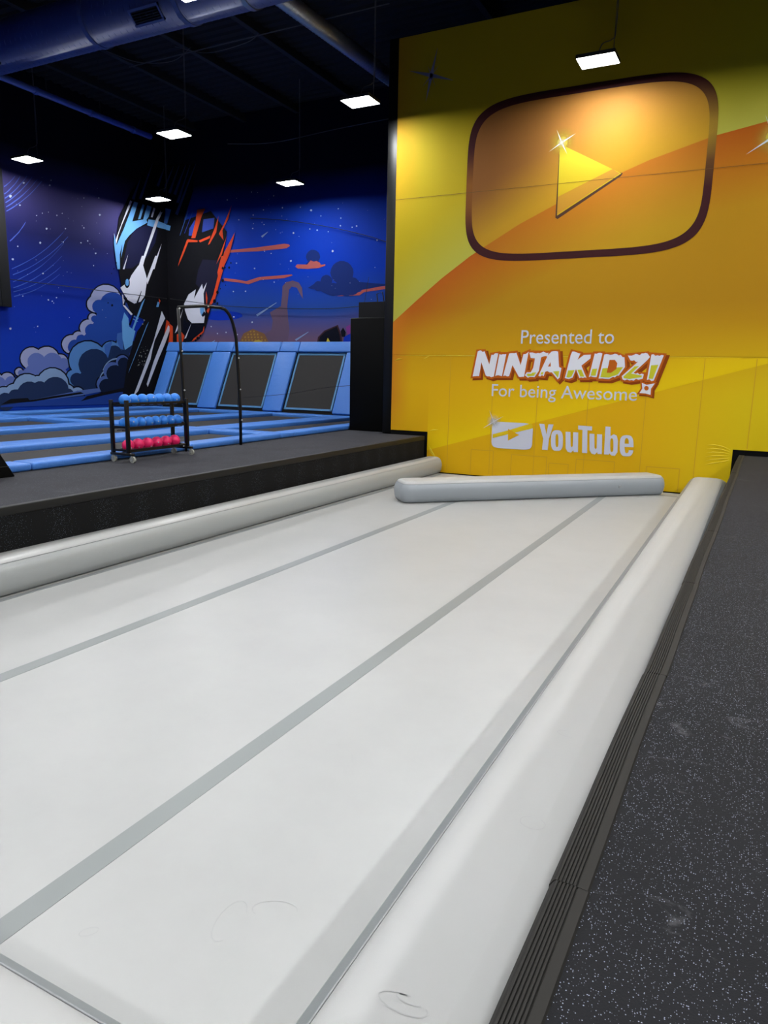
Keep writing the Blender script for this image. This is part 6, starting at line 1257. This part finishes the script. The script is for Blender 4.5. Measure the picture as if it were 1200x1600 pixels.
def rr_ring(L, Wd, rc, inset, z, nc=7):
    hx, hy = L / 2 - inset, Wd / 2 - inset
    r = max(rc - inset, 0.012)
    pts = []
    for cx, cy, a0 in ((hx - r, hy - r, 0), (-(hx - r), hy - r, 90), (-(hx - r), -(hy - r), 180), (hx - r, -(hy - r), 270)):
        for k in range(nc):
            t = math.radians(a0 + 90 * k / (nc - 1))
            pts.append((cx + r * math.cos(t), cy + r * math.sin(t), z))
    return pts
def bumper(loc, rz, L, Wd, h, label, rc=0.1, bulge=0.1, valve=None, side=V_GREY, top_mat=V_TOP):
    t = thing('air_bumper', loc, label, 'bumper', 'inflatable bumpers round the track', rz)
    b = bulge
    prof = [(b * 1.0, 0.004), (b * 0.55, 0.03), (b * 0.2, 0.08), (0.0, 0.17), (b * 0.12, 0.225), (b * 0.45, 0.28), (b * 0.95, 0.315)]
    MB().rings([rr_ring(L, Wd, rc, i, z) for i, z in prof], close_top=False).build('side_band', side, t, smooth=True)
    topp = [(b * 0.95, 0.312), (b * 1.0, 0.318), (b * 1.3, 0.336), (b * 1.8, 0.352), (b * 2.4, h)]
    o = MB().rings([rr_ring(L, Wd, rc, i, z) for i, z in topp], close_bot=False).build('top_panel', top_mat, t)
    autosmooth(o, 60)
    wl = MB()
    for s0 in (0.0,):
        ring = rr_ring(L, Wd, rc, b * 0.92, 0.314)
        wl.tube(ring + [ring[0]], 0.004, 5)
    wl.build('welt_seam', mat('welt', (176, 178, 180), 0.4), t, smooth=True)
    if valve:
        vx, vy = valve
        vb = MB().tube([(vx, vy + 0.02, h * 0.5), (vx, vy - 0.012, h * 0.5)], 0.028, 14)
        vb.tube([(vx, vy - 0.012, h * 0.5), (vx, vy - 0.018, h * 0.5)], 0.012, 10)
        vb.build('valve', mat('valve', (196, 198, 200), 0.3), t, smooth=False)
    return t
V_SIDE2 = m_vinyl('pale grey vinyl', (204, 207, 206), 0.2)
yl0, yl1 = 0.6, 14.58
ang = math.atan2(yl1 - yl0, edgeL(yl1) - edgeL(yl0))
bumper((-6.205, (yl0 + yl1) / 2, 0.0), math.pi / 2 + 0.003, yl1 - yl0, 0.40, 0.36, 'long pale grey inflatable bumper along the left edge of the track', rc=0.07, bulge=0.055, side=V_SIDE2, top_mat=m_vinyl('glossy white vinyl', (214, 214, 212), 0.24))
bumper((-0.685, (1.27 + 14.58) / 2, 0.0), math.pi / 2, 14.58 - 1.27, 0.69, 0.36, 'wide white inflatable bumper along the right edge of the track', rc=0.06, bulge=0.10)
rb = [o for o in COL.objects if o.name.startswith('air_bumper') and 'right edge' in o.get('label', '')][0]
for cx, cy, rx, ry, a0, a1 in ((-6.35, 0.03, 0.03, 0.075, 0, 300), (-6.33, 0.02, 0.012, 0.04, 0, 260), (-5.35, -0.06, 0.04, 0.05, 20, 330), (-4.55, -0.02, 0.03, 0.06, 0, 200)):
    scuff(cx, cy, rx, ry, a0, a1, 0.3612, rb)
bumper((-3.2, 0.925, 0.0), 0.0, 5.5, 0.66, 0.36, 'white inflatable bumper across the near end of the track', rc=0.06, bulge=0.10)
p0, p1 = Vector((-5.06, 10.55)), Vector((-1.33, 14.17))
d = (p1 - p0); Ld = d.length; d.normalize(); nrm = Vector((-d.y, d.x))
c = (p0 + p1) / 2 + nrm * 0.30
bumper((c.x, c.y, 0.004), math.atan2(d.y, d.x), Ld, 0.62, 0.36, 'loose inflatable bumper lying askew across the far end of the track', rc=0.17, bulge=0.05, side=V_MID, valve=(Ld / 2 - 1.05, -0.31))

# ---------------------------------------------------------------- trampoline court
court = struct('floor_court', MB().prism([(XL, 4.5), (-8.28, 4.5), (-9.0, 20), (XL, 20)], -0.26, HP - 0.03), M_GAP, 'black deck under the trampolines')
court['category'] = 'floor'
PADS = 'blue safety pads of the trampoline court'
def pad(pts, z0, z1, label, name='safety_pad'):
    o = MB().prism(pts, z0, z1).build(name, M_BLUEPAD, None, bevel=0.03, seg=3)
    return tag(o, label, 'safety pad', PADS)
def qpad(x0, x1, y0, y1, label, z1=HP + 0.085):
    return pad([(x0, y0), (x1, y0), (x1, y1), (x0, y1)], HP - 0.028, z1, label)
colnames = ['first', 'second', 'third', 'fourth']
SX = [(-11.2, -10.42), (-14.05, -13.27), (-16.98, -16.22), (-18.95, -18.35)]
for i, (a, b) in enumerate(SX):
    what = ['between the first and second trampolines from the walkway', 'between the second and third trampolines from the walkway',
            'between the third and fourth trampolines from the walkway', 'at the foot of the left mural wall'][i]
    qpad(a, b, 5.0, 12.02, 'long blue pad, nearer row, ' + what)
    qpad(a, b, 12.58, 18.28, 'long blue pad, farther row, ' + what)
CX = [(-10.42, -9.0), (-13.27, -11.2), (-16.22, -14.05), (-18.35, -16.98)]
for i, (a, b) in enumerate(CX):
    qpad(a, b, 12.04, 12.56, 'short blue cross pad halfway down the court, ' + colnames[i] + ' from the walkway', HP + 0.08)
    qpad(max(a - 0.38, -18.95), min(b + 0.38, -9.32), 18.3, 18.84, 'short blue cross pad below the leaning trampolines, ' + colnames[i] + ' from the walkway', HP + 0.08)
for i, (a, b) in enumerate(SX[:3]):
    qpad(a + 0.02, b - 0.02, 12.04, 12.56, 'square blue pad where the cross pads meet, ' + colnames[i] + ' from the walkway', HP + 0.083)
bys = [(5.74, 6.15), (6.15, 9.3), (9.3, 12.03), (12.03, 12.57), (12.57, 15.2), (15.2, 18.84)]
bl = ['blue border pad beside the black wedge at the walkway edge', 'blue border pad behind the ball rack at the walkway edge', 'blue border pad at the foot of the black arch, along the walkway',
      'short blue border pad between two long ones, beside the walkway', 'blue border pad running up to the black padded column', 'blue border pad behind the black padded column']
for (y0, y1), l in zip(bys, bl):
    y1 -= 0.012
    pad([(padX(y0), y0), (padX(y1), y1), (padX(y1) - 0.42, y1), (padX(y0) - 0.42, y0)], HP + 0.002, HP + 0.10, l)
BX = [(-10.42, -8.75), (-13.27, -11.2), (-16.22, -14.05), (-18.35, -16.98)]
for row, (y0, y1) in enumerate(((5.0, 12.04), (12.56, 18.3))):
    for i, (a, b) in enumerate(BX):
        if i == 0:
            b = padX(y1) - 0.45
        t = thing('floor_trampoline', ((a + b) / 2, (y0 + y1) / 2, HP - 0.02),
                  'black floor trampoline bed, %s from the walkway in the %s row' % (colnames[i], ('nearer', 'farther')[row]), 'trampoline', 'floor trampolines')
        hx, hy = (b - a) / 2 - 0.12, (y1 - y0) / 2 - 0.12
        MB().box(-hx, hx, -hy, hy, -0.004, 0.012).build('bed', M_BED, t)
        wb = MB()
        for x0_, x1_, y0_, y1_ in ((-hx - 0.03, -hx, -hy, hy), (hx, hx + 0.03, -hy, hy), (-hx, hx, -hy - 0.03, -hy), (-hx, hx, hy, hy + 0.03)):
            wb.box(x0_, x1_, y0_, y1_, -0.004, 0.016)
        wb.build('edge_webbing', mat('grey webbing', (120, 120, 122), 0.7), t)

# leaning wall trampolines on the back wall
LB, LT = Vector((0, 18.86, 0.86)), Vector((0, 19.90, 3.03))
ldir = (LT - LB); llen = ldir.length; ldir.normalize(); lnorm = Vector((0, -ldir.z, ldir.y))
def lean(x, s, h):   # x, distance up the slope, height off the slope
    p = LB + ldir * s + lnorm * h
    return (x, p.y, p.z)
def lbox(mb, x0, x1, s0, s1, h0, h1):
    vv = [lean(x, s, h) for x in (x0, x1) for s in (s0, s1) for h in (h0, h1)]
    return mb.add(vv, [(0, 1, 3, 2), (4, 6, 7, 5), (0, 4, 5, 1), (2, 3, 7, 6), (0, 2, 6, 4), (1, 5, 7, 3)])
WB = [(-18.33, -16.74), (-15.98, -14.05), (-13.33, -11.45)]
WL = ['leftmost leaning wall trampoline, partly behind the ball rack', 'middle leaning wall trampoline behind the black arch', 'right leaning wall trampoline beside the black column']
for (a, b), l in zip(WB, WL):
    t = thing('wall_trampoline', (0, 0, 0), l, 'trampoline', 'leaning wall trampolines')
    lbox(MB(), a + 0.10, b - 0.10, 0.14, llen - 0.42, 0.02, 0.034).build('bed', M_BED, t)
    wb = MB()
    lbox(wb, a + 0.06, a + 0.12, 0.1, llen - 0.38, 0.02, 0.045); lbox(wb, b - 0.12, b - 0.06, 0.1, llen - 0.38, 0.02, 0.045)
    lbox(wb, a + 0.06, b - 0.06, 0.1, 0.16, 0.02, 0.045); lbox(wb, a + 0.06, b - 0.06, llen - 0.44, llen - 0.38, 0.02, 0.045)
    wb.build('edge_webbing', M_BLUELINE, t)
    lbox(MB(), a - 0.3, b + 0.3, 0.0, llen - 0.02, -0.06, 0.0).build('backing', M_GAP, t)
def lpad(x0, x1, s0, s1, label, h=0.11):
    o = lbox(MB(), x0, x1, s0, s1, 0.004, h).build('safety_pad', M_BLUEPAD, None, bevel=0.03, seg=3)
    return tag(o, label, 'safety pad', PADS)
for (a, b), l in zip([(-18.84, -18.33), (-16.74, -15.98), (-14.05, -13.33), (-11.45, -10.75)],
                     ['slanting blue pad at the left end of the leaning trampolines', 'slanting blue pad between the left and middle leaning trampolines',
                      'slanting blue pad between the middle and right leaning trampolines', 'slanting blue pad right of the leaning trampolines by the column']):
    lpad(a, b, 0.0, llen - 0.36, l)
for (a, b), l in zip([(-18.86, -18.1), (-18.09, -16.62), (-16.61, -15.9), (-15.89, -13.97), (-13.96, -13.25), (-13.24, -10.75)],
                     ['short blue top pad at the left end above the leaning trampolines', 'blue top pad above the leftmost leaning trampoline', 'short blue top pad between the left and middle leaning trampolines',
                      'blue top pad above the middle leaning trampoline', 'short blue top pad between the middle and right leaning trampolines', 'blue top pad above the right leaning trampoline']):
    lpad(a, b, llen - 0.355, llen + 0.0, l, 0.13)

# ---------------------------------------------------------------- padded column, cabinet, board, wedge
col = thing('padded_column', (-8.1, 15.0, HP), 'black padded column standing at the left end of the yellow wall', 'column')
MB().box(-0.50, 0.42, -0.10, 0.0, 0.0, 2.585).build('front_pad', mat('black vinyl pad', (3, 3, 3), 0.55, spec=0.08), col, bevel=0.025, seg=3)
MB().box(-0.46, 0.46, 0.0, 0.16, 0.0, 2.56).build('body', M_BLACK, col, bevel=0.01)
cab = thing('equipment_box', (-8.05, 15.4, HP), 'tall dark grey box behind the black padded column', 'box')
MB().box(-0.53, 0.52, -0.15, 0.2, 0.0, 2.97).build('body', mat('charcoal board', (28, 28, 31), 0.8, spec=0.1), cab, bevel=0.012)
br = MB()
br.tube([(-0.10, 0.0, 2.96), (-0.13, 0.0, 3.16), (0.02, 0.0, 3.19), (0.07, 0.0, 2.96)], 0.014, 6)
br.build('bracket', M_POWDER, cab)
for k, (x0_, x1_) in enumerate(((-0.47, -0.36), (0.30, 0.33))):
    MB().tube([(x0_, 0.02, 2.96), (x1_, 0.02, 3.55)], 0.006, 5).build('wire', M_POWDER, cab)

bd = thing('wall_board', (XL, 13.7, 3.74), 'tall black panelled board hung high on the left mural wall', 'board')
for k in range(8):
    y1 = -k * 0.30
    MB().box(0.05, 0.20, y1 - 0.292, y1, 0.0, 3.62).build('plank', mat('black stained plank', (20, 20, 21), 0.65), bd, bevel=0.008)
MB().box(0.02, 0.06, -2.4, 0.0, 0.02, 3.6).build('backing', M_GAP, bd)

wd = thing('wedge_block', (-8.10, 5.30, HP), 'black padded wedge at the left end of the walkway', 'wedge')
wm = MB()
prof = [(-0.5, 0.0), (0.40, 0.0), (0.09, 0.52), (-0.5, 0.52)]
vv = [(x, y, z) for x in (-0.09, 0.11) for y, z in prof]
wm.add(vv, [(0, 1, 2, 3), (7, 6, 5, 4), (0, 4, 5, 1), (1, 5, 6, 2), (2, 6, 7, 3), (3, 7, 4, 0)])
wm.build('body', M_BLACK, wd, bevel=0.015)
MB().box(-0.095, 0.115, -0.5, 0.32, 0.13, 0.137).build('seam', mat('seam grey', (52, 52, 52), 0.6), wd)

# ---------------------------------------------------------------- black arch
ar = thing('arch_frame', (-8.34, 10.0, HP), 'thin black arch frame standing at the edge of the trampolines', 'arch')
def bez(p0, p1, p2, n=7):
    return [((1 - t) ** 2 * p0[0] + 2 * t * (1 - t) * p1[0] + t * t * p2[0], (1 - t) ** 2 * p0[1] + 2 * t * (1 - t) * p1[1] + t * t * p2[1], (1 - t) ** 2 * p0[2] + 2 * t * (1 - t) * p1[2] + t * t * p2[2]) for t in [i / n for i in range(n + 1)]]
rleg = [(0, 0.50, 0.0), (0, 0.50, 0.7), (0, 0.46, 1.3)] + bez((0, 0.42, 1.88), (0, 0.31, 2.38), (0, 0.03, 2.38))
lleg = [(0, -0.93, 0.0), (0, -0.94, 0.7), (0, -0.98, 1.6), (0, -1.01, 2.29)]
MB().tube(rleg, 0.028, 8).build('leg', M_POWDER, ar, smooth=True)
MB().tube(lleg, 0.024, 8).build('leg', M_POWDER, ar, smooth=True)
MB().tube([(0, 0.03, 2.38), (0, -0.45, 2.37), (0, -1.01, 2.30)], 0.026, 8).build('top_bar', M_POWDER, ar, smooth=True)
for p in ((0, 0.50, 0.45), (0, 0.48, 1.0), (0, 0.445, 1.55), (0, 0.33, 2.25), (0, -0.33, 2.37), (0, -0.98, 1.62), (0, -1.01, 2.28), (0, -0.955, 1.0)):
    MB().sphere((p[0] + 0.03, p[1], p[2]), 0.014, 8, 6).build('clip', mat('white clip', (230, 230, 230), 0.4), ar, smooth=True)

# ---------------------------------------------------------------- ball rack and balls
rk = thing('ball_rack', (-8.115, 8.09, HP), 'black wheeled ball rack with three shelves on the walkway', 'ball rack', None, math.atan(0.0422))
RL, RW = 0.635, 0.145
for sy in (-1, 1):
    for sx in (-1, 1):
        MB().box(sx * RW - 0.024, sx * RW + 0.024, sy * RL - 0.024, sy * RL + 0.024, 0.125, 0.885).build('post', M_POWDER, rk, bevel=0.005)
    MB().box(-RW - 0.04, RW + 0.09, sy * RL - 0.026, sy * RL + 0.026, 0.10, 0.135).build('foot_bar', M_POWDER, rk, bevel=0.005)
    for z in (0.17, 0.50, 0.815):
        MB().box(-RW, RW, sy * RL - 0.014, sy * RL + 0.014, z - 0.016, z + 0.016).build('end_rail', M_POWDER, rk)
for z, r in ((0.165, 0.013), (0.488, 0.013), (0.832, 0.013)):
    for sx in (-1, 1):
        MB().box(sx * RW - 0.014 - 0.02 * sx, sx * RW + 0.014 - 0.02 * sx, -RL, RL, z - 0.016, z + 0.016).build('long_rail', M_POWDER, rk)
    for sx in (-0.35, 0.35):
        MB().tube([(sx * RW, -RL, z - 0.035), (sx * RW, RL, z - 0.035)], 0.007, 6).build('shelf_wire', M_POWDER, rk)
for sy in (-1, 1):
    for sx in (-1, 1):
        cx, cy = (RW + 0.06 if sx > 0 else -RW - 0.005), sy * RL
        c_ = MB()
        c_.tube([(cx, cy, 0.105), (cx, cy, 0.075)], 0.018, 10)
        c_.box(cx - 0.005, cx + 0.03, cy - 0.026, cy - 0.020, 0.03, 0.08).box(cx - 0.005, cx + 0.03, cy + 0.020, cy + 0.026, 0.03, 0.08).box(cx - 0.02, cx + 0.03, cy - 0.026, cy + 0.026, 0.075, 0.081)
        co = c_.build('caster', M_CHROME, rk)
        w_ = MB().tube([(cx + 0.015, cy - 0.016, 0.046), (cx + 0.015, cy + 0.016, 0.046)], 0.046, 18)
        wo = w_.build('wheel', mat('grey caster wheel', (196, 196, 186), 0.5), co)
M_BB = mat('blue rubber ball', (58, 156, 272), 0.38)
M_PB = mat('pink rubber ball', (290, 48, 130), 0.4)
cr, sr = math.cos(math.atan(0.0422)), math.sin(math.atan(0.0422))
def ball_mesh(r, m, name):
    return MB().sphere((0, 0, 0), r, 24, 14).mesh(name, m, True)
ords = ['first', 'second', 'third', 'fourth', 'fifth', 'sixth', 'seventh', 'last']
def ball_row(ysl, z, r, m, colour, shelf, group):
    me = ball_mesh(r, m, 'dodge_ball')
    vme = MB().tube([(0, 0, 0), (0.004, 0, 0)], 0.010, 8).mesh('valve', mat('ball mark', (225, 225, 225), 0.5))
    for i, y in enumerate(ysl):
        o = bpy.data.objects.new('dodge_ball', me)
        COL.objects.link(o)
        o.location = (-8.115 - (y - 8.09) * sr, y, z)
        o.rotation_euler = (random.uniform(-.5, .5), random.uniform(-.5, .6), random.uniform(-.6, .6))
        wh = ords[i] if i < len(ysl) - 1 else 'last'
        tag(o, '%s rubber ball on the %s rack shelf, %s from the left' % (colour, shelf, wh), 'ball', group)
        vo = bpy.data.objects.new('valve', vme)
        COL.objects.link(vo); vo.parent = o; vo.location = (r - 0.002, 0, 0)
ball_row([7.575 + 0.176 * k for k in range(7)], HP + 0.882, 0.083, M_BB, 'blue', 'top', 'blue balls on the rack')
ball_row([7.55 + 0.160 * k for k in range(8)], HP + 0.552, 0.080, M_BB, 'blue', 'middle', 'blue balls on the rack')
ball_row([7.60 + 0.198 * k for k in range(6)], HP + 0.230, 0.088, M_PB, 'pink', 'bottom', 'pink balls on the rack')

# ---------------------------------------------------------------- ceiling services
def spiral(mb, p0, p1, r, pitch, w=0.012, seg=20):
    p0, p1 = Vector(p0), Vector(p1)
    L = (p1 - p0).length; dd = (p1 - p0).normalized()
    a = dd.cross(Vector((0, 0, 1))).normalized(); b = a.cross(dd).normalized()
    n = int(L / pitch * seg)
    pts = [p0 + dd * (L * i / n) + (a * math.cos(2 * math.pi * i / seg) + b * math.sin(2 * math.pi * i / seg)) * r for i in range(n + 1)]
    mb.tube(pts, w, 4)
# large round duct across the hall
ductm = mat('painted spiral duct', (120, 142, 215), 0.5, 0.15)
dt = thing('air_duct', (0, 11.35, 8.85), 'large round blue-grey spiral duct crossing below the ceiling', 'duct')
MB().tube([(XL + 0.02, 0, 0), (X1 - 0.02, 0, 0)], 0.47, 32).build('pipe', ductm, dt, smooth=True)
sp = MB(); spiral(sp, (-18.9, 0, 0), (-6.0, 0, 0), 0.47, 0.16, 0.007, 16)
sp.build('spiral_seam', ductm, dt, smooth=True)
for x in (-12.35, -10.05, -8.65, -16.4, -5.0, -1.5):
    MB().tube([(x - 0.05, 0, 0), (x + 0.05, 0, 0)], 0.49, 32).build('collar', M_STEEL if x == -8.65 else ductm, dt, smooth=False)
def vent(x):
    fr = MB(); lou = MB()
    th0, th1 = math.radians(-62), math.radians(-28)      # on the lower front of the duct
    def pt(xx, th, rr): return (xx, math.cos(th) * rr * -1, math.sin(th) * rr)
    hw = 0.36
    def cb(mb, xa, xb, ta, tb, r0, r1):
        vv = [pt(xx, t, rr) for xx in (xa, xb) for t in (ta, tb) for rr in (r0, r1)]
        mb.add(vv, [(0, 1, 3, 2), (4, 6, 7, 5), (0, 4, 5, 1), (2, 3, 7, 6), (0, 2, 6, 4), (1, 5, 7, 3)])
    e = 0.04
    cb(fr, x - hw, x + hw, th0, th0 + 0.09, 0.46, 0.52); cb(fr, x - hw, x + hw, th1 - 0.09, th1, 0.46, 0.52)
    cb(fr, x - hw, x - hw + e, th0, th1, 0.46, 0.52); cb(fr, x + hw - e, x + hw, th0, th1, 0.46, 0.52)
    f_ = fr.build('vent_frame', ductm, dt)
    cb(lou, x - hw + e, x + hw - e, th0 + 0.05, th1 - 0.05, 0.46, 0.485)
    lou.build('vent_opening', M_GAP, f_)
    for k in range(5):
        t = th0 + 0.13 + k * (th1 - th0 - 0.26) / 4
        s_ = MB(); cb(s_, x - hw + e, x + hw - e, t, t + 0.03, 0.48, 0.505)
        s_.build('vent_slat', mat('vent slat', (60, 62, 70), 0.5), f_)
for x in (-10.75, -15.4): vent(x)
# slimmer galvanised duct running away from the camera
d2 = thing('branch_duct', (-9.0, 12.5, 9.2), 'slim galvanised branch duct running under the ceiling to the back wall', 'duct')
MB().tube([(-0.03, -0.7, 0), (0.325, YB - 12.52, 0)], 0.17, 24).build('pipe', M_STEEL, d2, smooth=True)
sp = MB(); spiral(sp, (-0.03, -0.7, 0), (0.32, 7.4, 0), 0.17, 0.11, 0.006, 14)
sp.build('spiral_seam', M_STEEL, d2, smooth=True)
# thin blue pipe
bp = thing('ceiling_pipe', (-15.88, 0, 8.5), 'thin blue pipe running below the ceiling at the left', 'pipe')
mpb = mat('blue pipe', (120, 152, 255), 0.45, 0.1)
MB().tube([(0, 6.0, 0), (0, 16.25, 0)], 0.075, 12).build('pipe', mpb, bp, smooth=True)
for y in (12.6, 14.2, 15.6):
    MB().tube([(0, y - 0.04, 0), (0, y + 0.04, 0)], 0.09, 12).build('coupling', mpb, bp)
    MB().tube([(0, y + 0.3, 0.07), (0, y + 0.3, ZC - 8.5)], 0.008, 5).build('hanger_rod', M_CEIL2, bp)
# conduits and slack cables under the ceiling
cm = mat('grey conduit', (130, 130, 136), 0.5)
CL = [('straight grey conduit under the ceiling above the lamps', [(-15.0, 14.7, 9.6), (-7.6, 14.64, 9.6)], 0.012),
      ('slack grey cable hanging below the big duct', [(-14.6, 13.6, 9.5), (-13.9, 13.9, 9.25), (-13.2, 14.3, 9.3), (-12.8, 14.5, 9.6)], 0.008),
      ('slack grey cable looping between two joists', [(-13.1, 14.3, 9.6), (-12.2, 14.4, 9.35), (-11.2, 14.55, 9.45), (-10.9, 14.6, 9.6)], 0.008),
      ('thin cable strung above the farther lamps', [(-15.4, 19.0, 9.0), (-13.6, 18.9, 8.8), (-11.4, 18.9, 8.9), (-8.5, 18.8, 8.95)], 0.010)]
def smooth_pts(p, k=6):
    out = []
    P = [Vector(q) for q in p]
    for i in range(len(P) - 1):
        a, b, c, d_ = P[max(i - 1, 0)], P[i], P[i + 1], P[min(i + 2, len(P) - 1)]
        for j in range(k):
            t = j / k
            out.append(0.5 * ((2 * b) + (c - a) * t + (2 * a - 5 * b + 4 * c - d_) * t * t + (3 * b - a - 3 * c + d_) * t ** 3))
    out.append(P[-1])
    return out
for l, pts, r in CL:
    o = MB().tube(smooth_pts(pts), r, 6).build('ceiling_cable', cm, None, smooth=True)
    tag(o, l, 'cable')
# net cables across the mural
nb = mat('black cable', (14, 14, 18), 0.6)
for l, pts, r, anchors in (
        ('black cable sagging across the upper right of the mural', [(-15.24, 19.88, 6.99), (-14.03, 19.88, 6.84), (-12.6, 19.88, 6.58), (-11.23, 19.88, 6.25), (-10.1, 19.88, 5.89), (-7.8, 19.88, 5.0)], 0.011, 'y'),
        ('black cable strung along the left mural wall', [(XL + 0.12, 13.75, 4.5), (XL + 0.12, 14.2, 4.5), (XL + 0.12, 15.59, 4.52), (XL + 0.12, 17.74, 4.54), (XL + 0.12, 19.8, 4.57)], 0.011, 'x'),
        ('black cable sagging low across the back mural', [(-18.8, 19.88, 4.57), (-16.46, 19.88, 4.28), (-14.34, 19.88, 4.15), (-12.62, 19.88, 4.09), (-11.4, 19.88, 4.12), (-8.5, 19.88, 4.3)], 0.011, 'y'),
        ('thin black cable crossing in front of the right leaning trampoline', [(-14.91, 18.66, 1.27), (-13.06, 18.66, 1.44), (-11.66, 18.66, 1.67), (-10.85, 18.66, 1.75), (-9.6, 18.66, 1.85)], 0.008, 'z')):
    t = thing('net_cable', pts[0], l, 'cable')
    q = [Vector(p) - Vector(pts[0]) for p in pts]
    MB().tube(smooth_pts(q), r, 6).build('rope', nb, t, smooth=True)
    for e in (q[0], q[-1]):
        w = Vector(pts[0]) + e
        if anchors == 'y': MB().tube([e, (e.x, 19.97 - pts[0][1], e.z)], 0.014, 6).build('anchor', nb, t)
        elif anchors == 'x': MB().tube([e, (XL + 0.05 - pts[0][0], e.y, e.z)], 0.014, 6).build('anchor', nb, t)
        else: MB().tube([(e.x, e.y, HP + 0.083 - pts[0][2]), e], 0.009, 6).build('anchor', nb, t)

# ---------------------------------------------------------------- LED panel lamps
M_LED = mat('led diffuser', (255, 255, 255), 0.5, emit=(0.97, 0.99, 1.0), strength=LAMP_POWER)
M_HOUS = mat('lamp housing', (60, 60, 62), 0.5)
LW, LD = 0.325, 0.25
def make_lamp():
    t = thing('ceiling_lamp', (0, 0, PANEL_Z), 'lamp', 'lamp', 'square LED panel lamps')
    MB().box(-LW + 0.012, LW - 0.012, -LD + 0.012, LD - 0.012, -0.002, 0.004).build('diffuser', M_LED, t)
    h = MB().box(-LW, LW, -LD, LD, 0.006, 0.05)
    for a in ((-LW, -LW + 0.011, -LD, LD), (LW - 0.011, LW, -LD, LD), (-LW, LW, -LD, -LD + 0.011), (-LW, LW, LD - 0.011, LD)):
        h.box(*a, -0.012, 0.006)
    h.build('housing', M_HOUS, t)
    MB().box(-0.12, 0.12, -0.09, 0.09, 0.05, 0.11).build('driver_box', M_HOUS, t, bevel=0.008)
    MB().tube([(0.22, 0.14, 0.05), (0.22, 0.14, ZC - PANEL_Z)], 0.006, 5).build('hanger_cable', cm, t)
    MB().tube(smooth_pts([(0.0, 0.0, 0.10), (0.05, 0.03, 0.26), (0.19, 0.12, 0.34), (0.235, 0.15, 0.5), (0.235, 0.15, 1.4), (0.235, 0.15, ZC - PANEL_Z)]), 0.008, 6).build('power_conduit', cm, t)
    return t
proto = make_lamp()
LX = [-17.60, -12.55, -7.66, -3.03, 1.7, 6.4]
LY = [18.23, 13.58, 8.85, 4.1, -0.6, -5.3]
NAMED = {(-3.03, 13.58): 'square LED panel lamp hanging before the yellow wall', (-7.66, 13.58): 'square LED panel lamp left of the yellow wall top',
         (-12.55, 13.58): 'square LED panel lamp hanging near the end of the thin blue pipe', (-17.60, 13.58): 'square LED panel lamp at the left edge, above the mural',
         (-17.60, 18.23): 'square LED panel lamp in front of the streaked figure on the mural', (-12.55, 18.23): 'square LED panel lamp above the coral clouds of the mural',
         (-7.66, 8.85): 'square LED panel lamp beside the large duct'}
first = True
SPOTS = [(x, y) for y in LY for x in LX if not (y > 15 and x > -9)]
SPOTS += [(6.4, y) for y in (11.0, 6.4, 1.75, -2.95)]       # extra unseen lamps, added to deepen the shadow bands by the bumpers
for x, y in SPOTS:
    if True:
        o = proto if first else copy_tree(proto)
        first = False
        o.location = (x - (0.45 if (x, y) == (-12.55, 8.85) else 0.12 if (x, y) == (-7.66, 8.85) else 0.0), y, PANEL_Z)
        l = NAMED.get((x, y))
        if not l:
            l = 'square LED panel lamp outside the view, behind or beside the camera'
        o['label'] = l
